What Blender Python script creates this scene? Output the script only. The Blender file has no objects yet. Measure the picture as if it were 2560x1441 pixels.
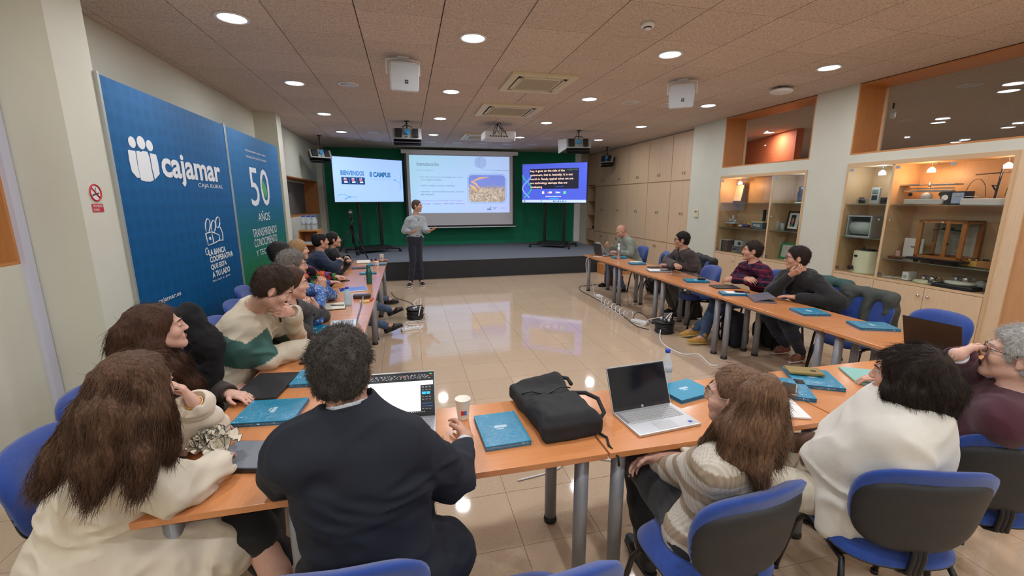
import bpy, bmesh, math, random
import numpy as np
from mathutils import Vector, Matrix
random.seed(7)
C = bpy.context.scene.collection
SC = bpy.context.scene
PI = math.pi

# ---------------------------------------------------------------- camera, world, exposure
RX, RY, RZ = .2024, -.2342, -.0024          # pitch, yaw, roll of the photograph's camera
CH = 1.82                                    # lens height
FPX = 1078.0
def _rot(rx, ry, rz):
    cx, sx, cy, sy, cz, sz = math.cos(rx), math.sin(rx), math.cos(ry), math.sin(ry), math.cos(rz), math.sin(rz)
    A = np.array([[1, 0, 0], [0, cx, -sx], [0, sx, cx]]); B = np.array([[cy, 0, sy], [0, 1, 0], [-sy, 0, cy]])
    D = np.array([[cz, -sz, 0], [sz, cz, 0], [0, 0, 1]])
    return D @ A @ B
_R = _rot(RX, RY, RZ)
_X = _R[:, 0] * np.sign(_R[0, 0]); _Y = _R[:, 2] * np.sign(_R[2, 2]); _Z = -_R[:, 1] * np.sign(_R[1, 1])
MW = np.array([_X, _Y, _Z])                  # camera (right, down, forward) -> world
cam_d = bpy.data.cameras.new('camera'); cam = bpy.data.objects.new('camera', cam_d); C.objects.link(cam)
cam_d.sensor_width = 36; cam_d.lens = 36 * FPX / 2560; cam_d.clip_start = .05; cam_d.clip_end = 100
m4 = Matrix.Identity(4)
for i in range(3):
    m4[i][0] = MW[i, 0]; m4[i][1] = -MW[i, 1]; m4[i][2] = -MW[i, 2]
m4[2][3] = CH
cam.matrix_world = m4
SC.camera = cam
SC.view_settings.view_transform = 'Standard'; SC.view_settings.look = 'None'
SC.view_settings.gamma = 1; SC.view_settings.use_curve_mapping = False
SC.view_settings.exposure = 0.06
wd = bpy.data.worlds.new('world'); SC.world = wd; wd.use_nodes = True
wd.node_tree.nodes['Background'].inputs[0].default_value = (.5, .55, .6, 1)
wd.node_tree.nodes['Background'].inputs[1].default_value = .05
CEIL = 3.31
LX = (-1.34, .68, 2.76, 4.83); LY = (4.4, 6.5, 8.6, 10.7)
LAMP_W = 13.0
LAMP_C = (.93, .96, 1.0)
def lamp(x, y, z, power, size=.2, color=LAMP_C, name='downlight_lamp', spread=PI):
    l = bpy.data.lights.new(name, 'AREA'); l.shape = 'DISK'; l.size = size; l.energy = power; l.color = color; l.spread = spread
    o = bpy.data.objects.new(name, l); C.objects.link(o); o.location = (x, y, z); return o
def ray(px, py):
    return MW @ np.array([px - 1280., py - 720.5, FPX])
def at(px, py, x=None, y=None, z=None):
    """the point of the room on the plane x=, y= or z= that the photograph shows at (px, py)"""
    r = ray(px, py); o = np.array([0, 0, CH])
    t = (z - CH) / r[2] if z is not None else (y / r[1] if y is not None else x / r[0])
    return o + r * t

# ---------------------------------------------------------------- materials
MATS = {}
def new_mat(name):
    m = bpy.data.materials.new(name); m.use_nodes = True; MATS[name] = m
    return m, m.node_tree, m.node_tree.nodes['Principled BSDF']
def N(t, kind, **kw):
    n = t.nodes.new(kind)
    for k, v in kw.items():
        if k.startswith('i_'):
            n.inputs[k[2:].replace('_', ' ')].default_value = v
        else: setattr(n, k, v)
    return n
def mat(name, col, rough=.6, var=.0, scale=20., stretch=(1, 1, 1), bump=0., bscale=None, metal=0., spec=.5, col2=None, coat=0., emit=0., trans=0., alpha=1., sheen=0., detail=4., contrast=None):
    if name in MATS: return MATS[name]
    m, t, b = new_mat(name)
    c = (*col, 1); b.inputs['Base Color'].default_value = c; b.inputs['Roughness'].default_value = rough
    b.inputs['Metallic'].default_value = metal; b.inputs['Specular IOR Level'].default_value = spec
    if coat: b.inputs['Coat Weight'].default_value = coat; b.inputs['Coat Roughness'].default_value = .08
    if sheen: b.inputs['Sheen Weight'].default_value = sheen
    if trans: b.inputs['Transmission Weight'].default_value = trans
    if alpha < 1: b.inputs['Alpha'].default_value = alpha
    if emit: b.inputs['Emission Color'].default_value = c; b.inputs['Emission Strength'].default_value = emit
    if var or bump or col2:
        tc = N(t, 'ShaderNodeTexCoord'); mp = N(t, 'ShaderNodeMapping'); mp.inputs['Scale'].default_value = stretch
        t.links.new(tc.outputs['Object'], mp.inputs['Vector'])
        nz = N(t, 'ShaderNodeTexNoise'); nz.inputs['Scale'].default_value = scale; nz.inputs['Detail'].default_value = detail
        t.links.new(mp.outputs[0], nz.inputs['Vector'])
        if var or col2:
            r = N(t, 'ShaderNodeValToRGB'); lo, hi = contrast or (.3, .7)
            r.color_ramp.elements[0].position = lo; r.color_ramp.elements[1].position = hi
            a = col2 if col2 else tuple(v * (1 - var) for v in col)
            e = col if col2 else tuple(min(1, v * (1 + var)) for v in col)
            r.color_ramp.elements[0].color = (*a, 1); r.color_ramp.elements[1].color = (*e, 1)
            t.links.new(nz.outputs['Fac'], r.inputs[0]); t.links.new(r.outputs[0], b.inputs['Base Color'])
            if emit: t.links.new(r.outputs[0], b.inputs['Emission Color'])
        if bump:
            if bscale:
                n2 = N(t, 'ShaderNodeTexNoise'); n2.inputs['Scale'].default_value = bscale; n2.inputs['Detail'].default_value = 3
                t.links.new(mp.outputs[0], n2.inputs['Vector'])
            else: n2 = nz
            bp = N(t, 'ShaderNodeBump'); bp.inputs['Strength'].default_value = bump; bp.inputs['Distance'].default_value = .01
            t.links.new(n2.outputs['Fac'], bp.inputs['Height']); t.links.new(bp.outputs[0], b.inputs['Normal'])
    return m
def glass_mat(name, tint=(.9, .95, .93), refl=.5, ior=1.5):
    """thin pane: transparent with a fresnel reflection"""
    if name in MATS: return MATS[name]
    m, t, b = new_mat(name); out = t.nodes['Material Output']
    tr = N(t, 'ShaderNodeBsdfTransparent'); tr.inputs[0].default_value = (*tint, 1)
    gl = N(t, 'ShaderNodeBsdfGlossy'); gl.inputs['Roughness'].default_value = .02
    lw = N(t, 'ShaderNodeLayerWeight'); lw.inputs[0].default_value = .5
    pw = N(t, 'ShaderNodeMath', operation='POWER'); pw.inputs[1].default_value = 4.; t.links.new(lw.outputs['Facing'], pw.inputs[0])
    fr = N(t, 'ShaderNodeMath', operation='MULTIPLY_ADD'); fr.inputs[1].default_value = .9; fr.inputs[2].default_value = .05*refl; t.links.new(pw.outputs[0], fr.inputs[0])
    mx = N(t, 'ShaderNodeMixShader')
    t.links.new(fr.outputs[0], mx.inputs[0]); t.links.new(tr.outputs[0], mx.inputs[1]); t.links.new(gl.outputs[0], mx.inputs[2])
    t.links.new(mx.outputs[0], out.inputs[0]); return m
def attr_mat(name, rough=.8, bump=.2, bscale=300.):
    if name in MATS: return MATS[name]
    m, t, b = new_mat(name); b.inputs['Roughness'].default_value = rough; b.inputs['Specular IOR Level'].default_value = .25
    a = N(t, 'ShaderNodeVertexColor', layer_name='Col'); t.links.new(a.outputs[0], b.inputs['Base Color'])
    nz = N(t, 'ShaderNodeTexNoise'); nz.inputs['Scale'].default_value = bscale
    tc = N(t, 'ShaderNodeTexCoord'); t.links.new(tc.outputs['Object'], nz.inputs['Vector'])
    bp = N(t, 'ShaderNodeBump'); bp.inputs['Strength'].default_value = bump; bp.inputs['Distance'].default_value = .004
    t.links.new(nz.outputs['Fac'], bp.inputs['Height']); t.links.new(bp.outputs[0], b.inputs['Normal'])
    return m
def wood(name, c1, c2, axis=2, rough=.35, scale=6., coat=0., bands=22.):
    """fine straight grain along one axis"""
    if name in MATS: return MATS[name]
    m, t, b = new_mat(name); b.inputs['Roughness'].default_value = rough
    if coat: b.inputs['Coat Weight'].default_value = coat; b.inputs['Coat Roughness'].default_value = .15
    tc = N(t, 'ShaderNodeTexCoord'); mp = N(t, 'ShaderNodeMapping')
    s = [bands, bands, bands]; s[axis] = 1.2; mp.inputs['Scale'].default_value = s
    t.links.new(tc.outputs['Object'], mp.inputs['Vector'])
    nz = N(t, 'ShaderNodeTexNoise'); nz.inputs['Scale'].default_value = scale; nz.inputs['Detail'].default_value = 5; nz.inputs['Roughness'].default_value = .65
    t.links.new(mp.outputs[0], nz.inputs['Vector'])
    r = N(t, 'ShaderNodeValToRGB'); r.color_ramp.elements[0].position = .32; r.color_ramp.elements[1].position = .68
    r.color_ramp.elements[0].color = (*c2, 1); r.color_ramp.elements[1].color = (*c1, 1)
    t.links.new(nz.outputs['Fac'], r.inputs[0]); t.links.new(r.outputs[0], b.inputs['Base Color'])
    return m

# ---------------------------------------------------------------- mesh helpers
def obj(name, bm, material=None, parent=None, smooth=False, loc=None):
    me = bpy.data.meshes.new(name)
    if isinstance(bm, bmesh.types.BMesh): bm.to_mesh(me); bm.free()
    else:
        v, f = bm; me.from_pydata([tuple(p) for p in v], [], [tuple(q) for q in f])
    for m in (material if isinstance(material, (list, tuple)) else [material]):
        if m: me.materials.append(m)
    if smooth: me.shade_smooth()
    o = bpy.data.objects.new(name, me); C.objects.link(o)
    if parent: o.parent = parent
    if loc is not None: o.location = loc
    return o
def tag(o, label=None, cat=None, group=None, kind=None):
    if label: o['label'] = label
    if cat: o['category'] = cat
    if group: o['group'] = group
    if kind: o['kind'] = kind
    return o
def thing(name, label, cat, loc=(0, 0, 0), rz=0., group=None, rot=None):
    o = bpy.data.objects.new(name, None); C.objects.link(o); o.location = loc; o.empty_display_size = .1
    o.rotation_euler = rot or (0, 0, rz)
    return tag(o, label, cat, group)
def copy_tree(o, parent=None):
    c = o.copy(); C.objects.link(c)
    if parent: c.parent = parent
    for ch in [x for x in bpy.data.objects if x.parent == o]: copy_tree(ch, c)
    return c
def struct(name, bm, m, parent=None, label=None):
    o = obj(name, bm, m, parent); o['kind'] = 'structure'
    if label: o['label'] = label
    return o
def BM(): return bmesh.new()
def box(bm, x0, x1, y0, y1, z0, z1, mi=0, M=None, bev=0.):
    ps = [(x0, y0, z0), (x1, y0, z0), (x1, y1, z0), (x0, y1, z0), (x0, y0, z1), (x1, y0, z1), (x1, y1, z1), (x0, y1, z1)]
    v = [bm.verts.new((M @ Vector(p)) if M else p) for p in ps]
    fs = []
    for q in ((3, 2, 1, 0), (4, 5, 6, 7), (0, 1, 5, 4), (1, 2, 6, 5), (2, 3, 7, 6), (3, 0, 4, 7)):
        f = bm.faces.new([v[i] for i in q]); f.material_index = mi; fs.append(f)
    if bev:
        es = list({e for f in fs for e in f.edges})
        bmesh.ops.bevel(bm, geom=es, offset=bev, segments=2, affect='EDGES', profile=.5)
    return bm
def boxc(bm, c, s, **k): return box(bm, c[0]-s[0]/2, c[0]+s[0]/2, c[1]-s[1]/2, c[1]+s[1]/2, c[2]-s[2]/2, c[2]+s[2]/2, **k)
def frame_of(d):
    d = Vector(d).normalized(); a = Vector((0, 0, 1)) if abs(d.z) < .95 else Vector((1, 0, 0))
    u = d.cross(a).normalized(); return u, d.cross(u).normalized()
def tube(bm, pts, r, n=8, mi=0, cap=True, closed=False):
    pts = [Vector(p) for p in pts]; rings = []; L = len(pts)
    u0 = None
    for i, p in enumerate(pts):
        a = pts[i-1] if (i > 0 or closed) else p; b = pts[(i+1) % L] if (i < L-1 or closed) else p
        d = (b - a)
        if d.length < 1e-9: d = Vector((0, 0, 1))
        d.normalize()
        if u0 is None: u, w = frame_of(d)
        else:
            u = u0 - d * u0.dot(d)
            u = u.normalized() if u.length > 1e-6 else frame_of(d)[0]
            w = d.cross(u)
        u0 = u
        rr = r[i] if isinstance(r, (list, tuple)) else r
        rings.append([bm.verts.new(p + (u * math.cos(2*PI*k/n) + w * math.sin(2*PI*k/n)) * rr) for k in range(n)])
    for i in range(L if closed else L-1):
        A = rings[i]; B = rings[(i+1) % L]
        for k in range(n):
            f = bm.faces.new((A[k], A[(k+1) % n], B[(k+1) % n], B[k])); f.material_index = mi; f.smooth = True
    if cap and not closed:
        bm.faces.new(list(reversed(rings[0]))).material_index = mi; bm.faces.new(rings[-1]).material_index = mi
    return bm
def cyl(bm, a, b, r, r2=None, n=16, mi=0): return tube(bm, [a, b], [r, r if r2 is None else r2], n, mi)
def lathe(bm, prof, c=(0, 0, 0), n=24, mi=0, M=None):
    """profile of (r, z) from bottom to top"""
    rings = []
    for r, z in prof:
        ring = []
        for k in range(n):
            p = Vector((r*math.cos(2*PI*k/n), r*math.sin(2*PI*k/n), z))
            if M: p = M @ p
            ring.append(bm.verts.new(p + Vector(c)))
        rings.append(ring)
    for A, B in zip(rings, rings[1:]):
        for k in range(n):
            f = bm.faces.new((A[k], A[(k+1) % n], B[(k+1) % n], B[k])); f.material_index = mi; f.smooth = True
    bm.faces.new(list(reversed(rings[0]))).material_index = mi; bm.faces.new(rings[-1]).material_index = mi
    return bm
def prism(bm, pts, d, mi=0):
    """closed polygon extruded by vector d"""
    a = [bm.verts.new(p) for p in pts]; b = [bm.verts.new(Vector(p) + Vector(d)) for p in pts]; n = len(a)
    bm.faces.new(a).material_index = mi; bm.faces.new(list(reversed(b))).material_index = mi
    for i in range(n): bm.faces.new((a[(i+1) % n], a[i], b[i], b[(i+1) % n])).material_index = mi
    bmesh.ops.recalc_face_normals(bm, faces=bm.faces[:])
    return bm
def ball(bm, c, r, n=12, mi=0, M=None, s=(1, 1, 1)):
    prof = [(max(1e-4, math.cos(a))*r, math.sin(a)*r) for a in [(-PI/2 + PI*i/(n//2+2)) for i in range(n//2+3)]]
    mm = Matrix.Diagonal((*s, 1)).to_3x3()
    if M: mm = M @ mm
    return lathe(bm, prof, c, n, mi, mm)
def plate(bm, o, u, v, w, h, mi=0, t=.001):
    """thin plate centred on o, spanned by unit vectors u, v"""
    o = Vector(o); u = Vector(u); v = Vector(v); n = u.cross(v)
    return prism(bm, [o - u*w/2 - v*h/2, o + u*w/2 - v*h/2, o + u*w/2 + v*h/2, o - u*w/2 + v*h/2], n*t, mi)
def text(parent, s, o, u, v, width, height, material, name='lettering', bold=0., align='C', off=.003, thick=.0006, shear=0., kind=None, spacing=1.):
    """lettering in the default font, fitted into width x height; o is its middle (C) or left middle (L)"""
    cu = bpy.data.curves.new('t', 'FONT'); cu.body = s; cu.size = 1; cu.offset = bold; cu.extrude = .0; cu.shear = shear; cu.space_line = spacing
    cu.align_x = 'LEFT'; cu.resolution_u = 3
    to = bpy.data.objects.new('t', cu); C.objects.link(to)
    bpy.context.view_layer.update()
    me = bpy.data.meshes.new_from_object(to.evaluated_get(bpy.context.evaluated_depsgraph_get()))
    C.objects.unlink(to); bpy.data.objects.remove(to)
    co = np.zeros(len(me.vertices)*3); me.vertices.foreach_get('co', co); co = co.reshape(-1, 3)
    if len(co) == 0: return None
    lo, hi = co.min(0), co.max(0)
    sx = width / max(hi[0]-lo[0], 1e-6); sy = height / max(hi[1]-lo[1], 1e-6)
    u = np.array(u, float); v = np.array(v, float); n = np.cross(u, v); o = np.array(o, float)
    X = (co[:, 0] - (lo[0] + (hi[0]-lo[0])/2 if align == 'C' else lo[0])) * sx; Yv = (co[:, 1] - (lo[1]+hi[1])/2) * sy
    P = o + X[:, None]*u + Yv[:, None]*v + n*off
    me.vertices.foreach_set('co', P.reshape(-1)); me.update()
    me.materials.clear(); me.materials.append(material)
    ob = bpy.data.objects.new(name, me); C.objects.link(ob)
    if parent: ob.parent = parent
    return ob

# ---------------------------------------------------------------- implicit surfaces (bodies, clothes, bags)
_rs = np.random.RandomState(3); _T = _rs.rand(32, 32, 32).astype(np.float32)
def vnoise(x, y, z):
    xi = np.floor(x).astype(int); yi = np.floor(y).astype(int); zi = np.floor(z).astype(int)
    fx = x - xi; fy = y - yi; fz = z - zi
    fx = fx*fx*(3-2*fx); fy = fy*fy*(3-2*fy); fz = fz*fz*(3-2*fz)
    a = xi & 31; b = (xi+1) & 31; c = yi & 31; d = (yi+1) & 31; e = zi & 31; g = (zi+1) & 31
    L = lambda p, q, t: p + (q-p)*t
    return L(L(L(_T[a, c, e], _T[b, c, e], fx), L(_T[a, d, e], _T[b, d, e], fx), fy),
             L(L(_T[a, c, g], _T[b, c, g], fx), L(_T[a, d, g], _T[b, d, g], fx), fy), fz) * 2 - 1
V3 = lambda *a: np.array(a, float)
def nrm(v): v = np.array(v, float); return v / max(np.linalg.norm(v), 1e-9)
class Field:
    def __init__(s, lo, hi, res, fine=(), fres=None):
        s.ax = []
        for i in range(3):
            p = lo[i]; L = [p]
            while p < hi[i]:
                q = p + res*.5
                st = fres if fres and any(a[i] <= q <= b[i] for a, b in fine) else res
                p += st; L.append(p)
            s.ax.append(np.array(L, np.float32))
        s.f = np.full([len(a) for a in s.ax], 1., np.float32); s.res = res
    def reg(s, lo, hi, m):
        sl = tuple(slice(max(0, int(np.searchsorted(a, l-m))-1), int(np.searchsorted(a, h+m))+1) for a, l, h in zip(s.ax, lo, hi))
        return sl
    def pts(s, sl): return s.ax[0][sl[0]][:, None, None], s.ax[1][sl[1]][None, :, None], s.ax[2][sl[2]][None, None, :]
    def put(s, sl, d, k, op):
        g = s.f[sl]
        if op == 'u':
            h = np.maximum(k - np.abs(g-d), 0)/k if k > 0 else 0; g[...] = np.minimum(g, d) - h*h*k/4
        elif op == 's':
            d = -d; h = np.maximum(k - np.abs(g-d), 0)/k if k > 0 else 0; g[...] = np.maximum(g, d) + h*h*k/4
        elif op == 'i': g[...] = np.maximum(g, d)
    def cone(s, a, b, ra, rb=None, k=.03, op='u', flat=None, infl=0.):
        rb = ra if rb is None else rb; a = np.asarray(a, float); b = np.asarray(b, float); ra += infl; rb += infl
        R = max(ra, rb); sl = s.reg(np.minimum(a, b)-R, np.maximum(a, b)+R, k + s.res*2)
        X, Y, Z = s.pts(sl)
        if 0 in [len(q.ravel()) for q in (X, Y, Z)]: return s
        ab = b - a; L2 = max(ab @ ab, 1e-8)
        x = X-a[0]; y = Y-a[1]; z = Z-a[2]
        t = np.clip((x*ab[0]+y*ab[1]+z*ab[2])/L2, 0, 1)
        x = x-t*ab[0]; y = y-t*ab[1]; z = z-t*ab[2]
        if flat is not None:
            n, q = flat; w = (x*n[0]+y*n[1]+z*n[2])*(q-1); x = x+w*n[0]; y = y+w*n[1]; z = z+w*n[2]
        d = np.sqrt(x*x+y*y+z*z) - (ra+(rb-ra)*t)
        s.put(sl, d.astype(np.float32), k, op); return s
    def ell(s, c, r, M=None, k=.02, op='u', infl=0.):
        c = np.asarray(c, float); r = np.asarray(r, float)+infl; R = r.max(); sl = s.reg(c-R, c+R, k+s.res*2)
        X, Y, Z = s.pts(sl)
        if 0 in [len(q.ravel()) for q in (X, Y, Z)]: return s
        x = X-c[0]; y = Y-c[1]; z = Z-c[2]
        if M is not None: x, y, z = [x*M[0, i]+y*M[1, i]+z*M[2, i] for i in range(3)]
        k0 = np.sqrt((x/r[0])**2+(y/r[1])**2+(z/r[2])**2); k1 = np.sqrt((x/r[0]**2)**2+(y/r[1]**2)**2+(z/r[2]**2)**2)
        d = k0*(k0-1)/np.maximum(k1, 1e-6)
        s.put(sl, d.astype(np.float32), k, op); return s
    def rbox(s, c, h, M=None, r=.01, k=.01, op='u'):
        c = np.asarray(c, float); R = np.linalg.norm(h)+r; sl = s.reg(c-R, c+R, k+s.res*2)
        X, Y, Z = s.pts(sl); x = X-c[0]; y = Y-c[1]; z = Z-c[2]
        if M is not None: x, y, z = [x*M[0, i]+y*M[1, i]+z*M[2, i] for i in range(3)]
        qx, qy, qz = np.abs(x)-h[0]+r, np.abs(y)-h[1]+r, np.abs(z)-h[2]+r
        d = np.sqrt(np.maximum(qx, 0)**2+np.maximum(qy, 0)**2+np.maximum(qz, 0)**2)+np.minimum(np.maximum(qx, np.maximum(qy, qz)), 0)-r
        s.put(sl, d.astype(np.float32), k, op); return s
    def cut(s, p, n, box_=None, k=0.):
        """remove what lies on the side n of the plane"""
        n = nrm(n); sl = s.reg(*box_, 0) if box_ else (slice(None),)*3
        X, Y, Z = s.pts(sl); d = (X-p[0])*n[0]+(Y-p[1])*n[1]+(Z-p[2])*n[2]
        s.f[sl] = np.maximum(s.f[sl], d); return s
    def disp(s, fn):
        i, j, k = np.nonzero(np.abs(s.f) < .045)
        s.f[i, j, k] -= fn(s.ax[0][i], s.ax[1][j], s.ax[2][k]).astype(np.float32); return s
    def folds(s, amp=.006, sc=9., seed=0., ridge=.003, rsc=17.):
        def fn(x, y, z):
            o = seed*7.3
            w = vnoise(x*5+o, y*5, z*5)*.6
            n = vnoise(x*sc+o+w, y*sc+w, z*sc*.7-o)
            r = 1-np.abs(vnoise(x*rsc*.6+o+w*2, y*rsc*.6-o, z*rsc+w*2))*2.2
            return amp*n + ridge*np.clip(r, -1, 1)
        return s.disp(fn)
    def mesh(s):
        f = s.f; f[0] = f[-1] = 1; f[:, 0] = f[:, -1] = 1; f[:, :, 0] = f[:, :, -1] = 1
        ins = f < 0; n = [d-1 for d in f.shape]
        c = np.zeros(n, np.uint8)
        for dx in (0, 1):
            for dy in (0, 1):
                for dz in (0, 1): c += ins[dx:dx+n[0], dy:dy+n[1], dz:dz+n[2]]
        act = (c > 0) & (c < 8); idx = np.full(n, -1, np.int32); I, J, K = np.nonzero(act); idx[I, J, K] = np.arange(len(I))
        acc = np.zeros((len(I), 3)); cnt = np.zeros(len(I))
        A = s.ax
        for a in range(3):
            o1, o2 = [b for b in range(3) if b != a]
            for u in (0, 1):
                for v in (0, 1):
                    d = [0, 0, 0]; d[o1] = u; d[o2] = v; e = list(d); e[a] = 1
                    p0 = (I+d[0], J+d[1], K+d[2]); p1 = (I+e[0], J+e[1], K+e[2])
                    f0 = f[p0]; f1 = f[p1]; mk = (f0 < 0) != (f1 < 0)
                    t = np.where(mk, f0/np.where(mk, f0-f1, 1), 0)
                    P0 = np.stack([A[q][p0[q]] for q in range(3)], 1); P1 = np.stack([A[q][p1[q]] for q in range(3)], 1)
                    acc += np.where(mk[:, None], P0+(P1-P0)*t[:, None], 0); cnt += mk
        V = acc/np.maximum(cnt, 1)[:, None]; Q = []
        for a in range(3):
            b, cc = (a+1) % 3, (a+2) % 3
            s0 = [slice(1, -1)]*3; s0[a] = slice(0, -1); s1 = [slice(1, -1)]*3; s1[a] = slice(1, None)
            x = ins[tuple(s0)]; y = ins[tuple(s1)]; i, j, k = np.nonzero(x != y); fl = x[i, j, k]
            g = [i, j, k]
            for q in range(3):
                if q != a: g[q] = g[q]+1
            def at_(db, dc):
                h = list(g); h[b] = h[b]-db; h[cc] = h[cc]-dc; return idx[h[0], h[1], h[2]]
            q4 = np.stack([at_(1, 1), at_(0, 1), at_(0, 0), at_(1, 0)], 1)
            q4[~fl] = q4[~fl][:, ::-1]; Q.append(q4)
        Q = np.concatenate(Q); Q = Q[(Q >= 0).all(1)]
        return V, Q
def fast_mesh(name, V, Q, material, parent=None, base=None, colfn=None):
    me = bpy.data.meshes.new(name); V = np.asarray(V, np.float64)
    W = V - np.asarray(base) if base is not None else V
    me.vertices.add(len(W)); me.vertices.foreach_set('co', W.astype(np.float32).reshape(-1))
    k = Q.shape[1]; me.loops.add(len(Q)*k); me.loops.foreach_set('vertex_index', Q.astype(np.int32).reshape(-1))
    me.polygons.add(len(Q)); me.polygons.foreach_set('loop_start', np.arange(0, len(Q)*k, k, dtype=np.int32))
    me.update(calc_edges=True); me.validate(); me.shade_smooth()
    for m in (material if isinstance(material, (list, tuple)) else [material]): me.materials.append(m)
    if colfn is not None:
        a = me.color_attributes.new('Col', 'FLOAT_COLOR', 'POINT'); c = np.ones((len(V), 4), np.float32); c[:, :3] = colfn(V)
        if len(a.data) == len(V): a.data.foreach_set('color', c.reshape(-1))
    o = bpy.data.objects.new(name, me); C.objects.link(o)
    if parent: o.parent = parent
    return o
def field_obj(name, F, material, parent=None, base=None, colfn=None):
    V, Q = F.mesh()
    if len(Q) == 0: return None
    return fast_mesh(name, V, Q, material, parent, base, colfn)

# ================================================================ MATERIALS OF THE ROOM
WALL = mat('wall_paint', (.655, .645, .545), .85, var=.02, scale=3, bump=.05, bscale=120)
def pos_mat(name, c1, c2, rough, scale, detail=3, lo=.35, hi=.65, bump=0., bdist=.01, spec=.5, obvar=0., coat=0., scale2=None, c3=None, normal_scale=None):
    m, t, b = new_mat(name); b.inputs['Roughness'].default_value = rough; b.inputs['Specular IOR Level'].default_value = spec
    if coat: b.inputs['Coat Weight'].default_value = coat; b.inputs['Coat Roughness'].default_value = .03
    g = N(t, 'ShaderNodeNewGeometry'); nz = N(t, 'ShaderNodeTexNoise'); nz.inputs['Scale'].default_value = scale; nz.inputs['Detail'].default_value = detail
    t.links.new(g.outputs['Position'], nz.inputs['Vector'])
    r = N(t, 'ShaderNodeValToRGB'); r.color_ramp.elements[0].position = lo; r.color_ramp.elements[1].position = hi
    r.color_ramp.elements[0].color = (*c2, 1); r.color_ramp.elements[1].color = (*c1, 1)
    t.links.new(nz.outputs['Fac'], r.inputs[0]); out = r.outputs[0]
    if scale2:
        n2 = N(t, 'ShaderNodeTexNoise'); n2.inputs['Scale'].default_value = scale2; n2.inputs['Detail'].default_value = 2
        t.links.new(g.outputs['Position'], n2.inputs['Vector'])
        mx = N(t, 'ShaderNodeMix', data_type='RGBA'); mp = N(t, 'ShaderNodeMapRange'); mp.inputs[1].default_value = .45; mp.inputs[2].default_value = .6
        t.links.new(n2.outputs['Fac'], mp.inputs[0]); t.links.new(mp.outputs[0], mx.inputs[0]); t.links.new(out, mx.inputs[6]); mx.inputs[7].default_value = (*c3, 1)
        out = mx.outputs[2]
    if obvar:
        oi = N(t, 'ShaderNodeObjectInfo'); hs = N(t, 'ShaderNodeHueSaturation'); mr = N(t, 'ShaderNodeMapRange')
        mr.inputs[3].default_value = 1-obvar; mr.inputs[4].default_value = 1+obvar
        t.links.new(oi.outputs['Random'], mr.inputs[0]); t.links.new(mr.outputs[0], hs.inputs['Value']); t.links.new(out, hs.inputs['Color']); out = hs.outputs[0]
    t.links.new(out, b.inputs['Base Color'])
    if bump:
        bp = N(t, 'ShaderNodeBump'); bp.inputs['Strength'].default_value = bump; bp.inputs['Distance'].default_value = bdist
        t.links.new(nz.outputs['Fac'], bp.inputs['Height']); t.links.new(bp.outputs[0], b.inputs['Normal'])
    return m
TILE = pos_mat('polished_stoneware', (.60, .455, .325), (.53, .395, .275), .055, 60, 6, .35, .7, spec=.55, obvar=.025, scale2=4, c3=(.57, .425, .30))
GROUT = mat('grout', (.36, .265, .19), .7)
PANEL = pos_mat('wood_wool_panel', (.78, .665, .575), (.38, .305, .25), .95, 85, 4, .34, .62, bump=.6, bdist=.006, spec=.1, obvar=.045, scale2=150, c3=(.66, .55, .475))
DARKGAP = mat('ceiling_void', (.05, .03, .02), .9)
WOODR = wood('reveal_wood', (.62, .27, .085), (.50, .20, .055), 2, .45)
WOODH = wood('reveal_wood_flat', (.62, .27, .085), (.50, .20, .055), 1, .45)
MAPLE = wood('maple_laminate', (.76, .56, .37), (.68, .47, .29), 2, .42)
MAPLEE = mat('maple_edge', (.62, .42, .24), .5)
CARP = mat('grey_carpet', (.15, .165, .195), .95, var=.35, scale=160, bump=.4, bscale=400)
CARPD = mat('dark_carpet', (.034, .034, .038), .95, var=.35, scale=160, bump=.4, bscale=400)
GREEN = mat('green_backdrop', (.004, .20, .10), .8, var=.12, scale=60, bump=.1)
WHITE = mat('white_plastic', (.8, .8, .8), .4)
CREAMP = mat('cream_plastic', (.74, .66, .44), .4)
BLACK = mat('black_plastic', (.012, .012, .014), .45)
BLACKM = mat('black_metal', (.015, .015, .017), .35, metal=.3)
GREYM = mat('grey_metal_paint', (.30, .31, .34), .38, metal=.35)
STEEL = mat('steel', (.6, .6, .6), .28, metal=1.)
ORANGE = mat('orange_wall_paint', (.62, .13, .04), .8)
PURPLE = mat('lilac_plastic_trunking', (.62, .62, .74), .5)

# ================================================================ FLOOR
fl = struct('floor', box(BM(), -2.7, 6.4, -3.2, 14.4, -.06, -.005), GROUT)
P = .44
def tile_bm():
    bm = BM(); box(bm, -P/2+.0015, P/2-.0015, -P/2+.0015, P/2-.0015, -.006, 0); return bm
cells = []
for i in range(-7, 14):
    for j in range(-12, 19):
        cx = .08 + P*(i+.5); cy = 1.92 + P*(j+.5)
        if -2.7 < cx < 6.4 and cy < 10.3: cells.append((cx, cy))
def tile_rank(c):
    x, y = c
    if y < .2 or y < .5 and abs(x) > 1.5: return 1e3 + math.hypot(x, y)
    open_ = -.6 < x < 3.5
    return math.hypot(x, y) + (0 if open_ else 2.2)
cells.sort(key=tile_rank)
t0 = obj('tile', tile_bm(), TILE, fl)
t0.location = (*cells[0], 0)
for c in cells[1:300]:
    t = t0.copy(); C.objects.link(t); t.location = (*c, 0)
bm = BM()
for x, y in cells[300:]: box(bm, x-P/2+.0015, x+P/2-.0015, y-P/2+.0015, y+P/2-.0015, -.006, 0)
o = obj('tile_field', bm, TILE, fl); o['kind'] = 'stuff'

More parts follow.
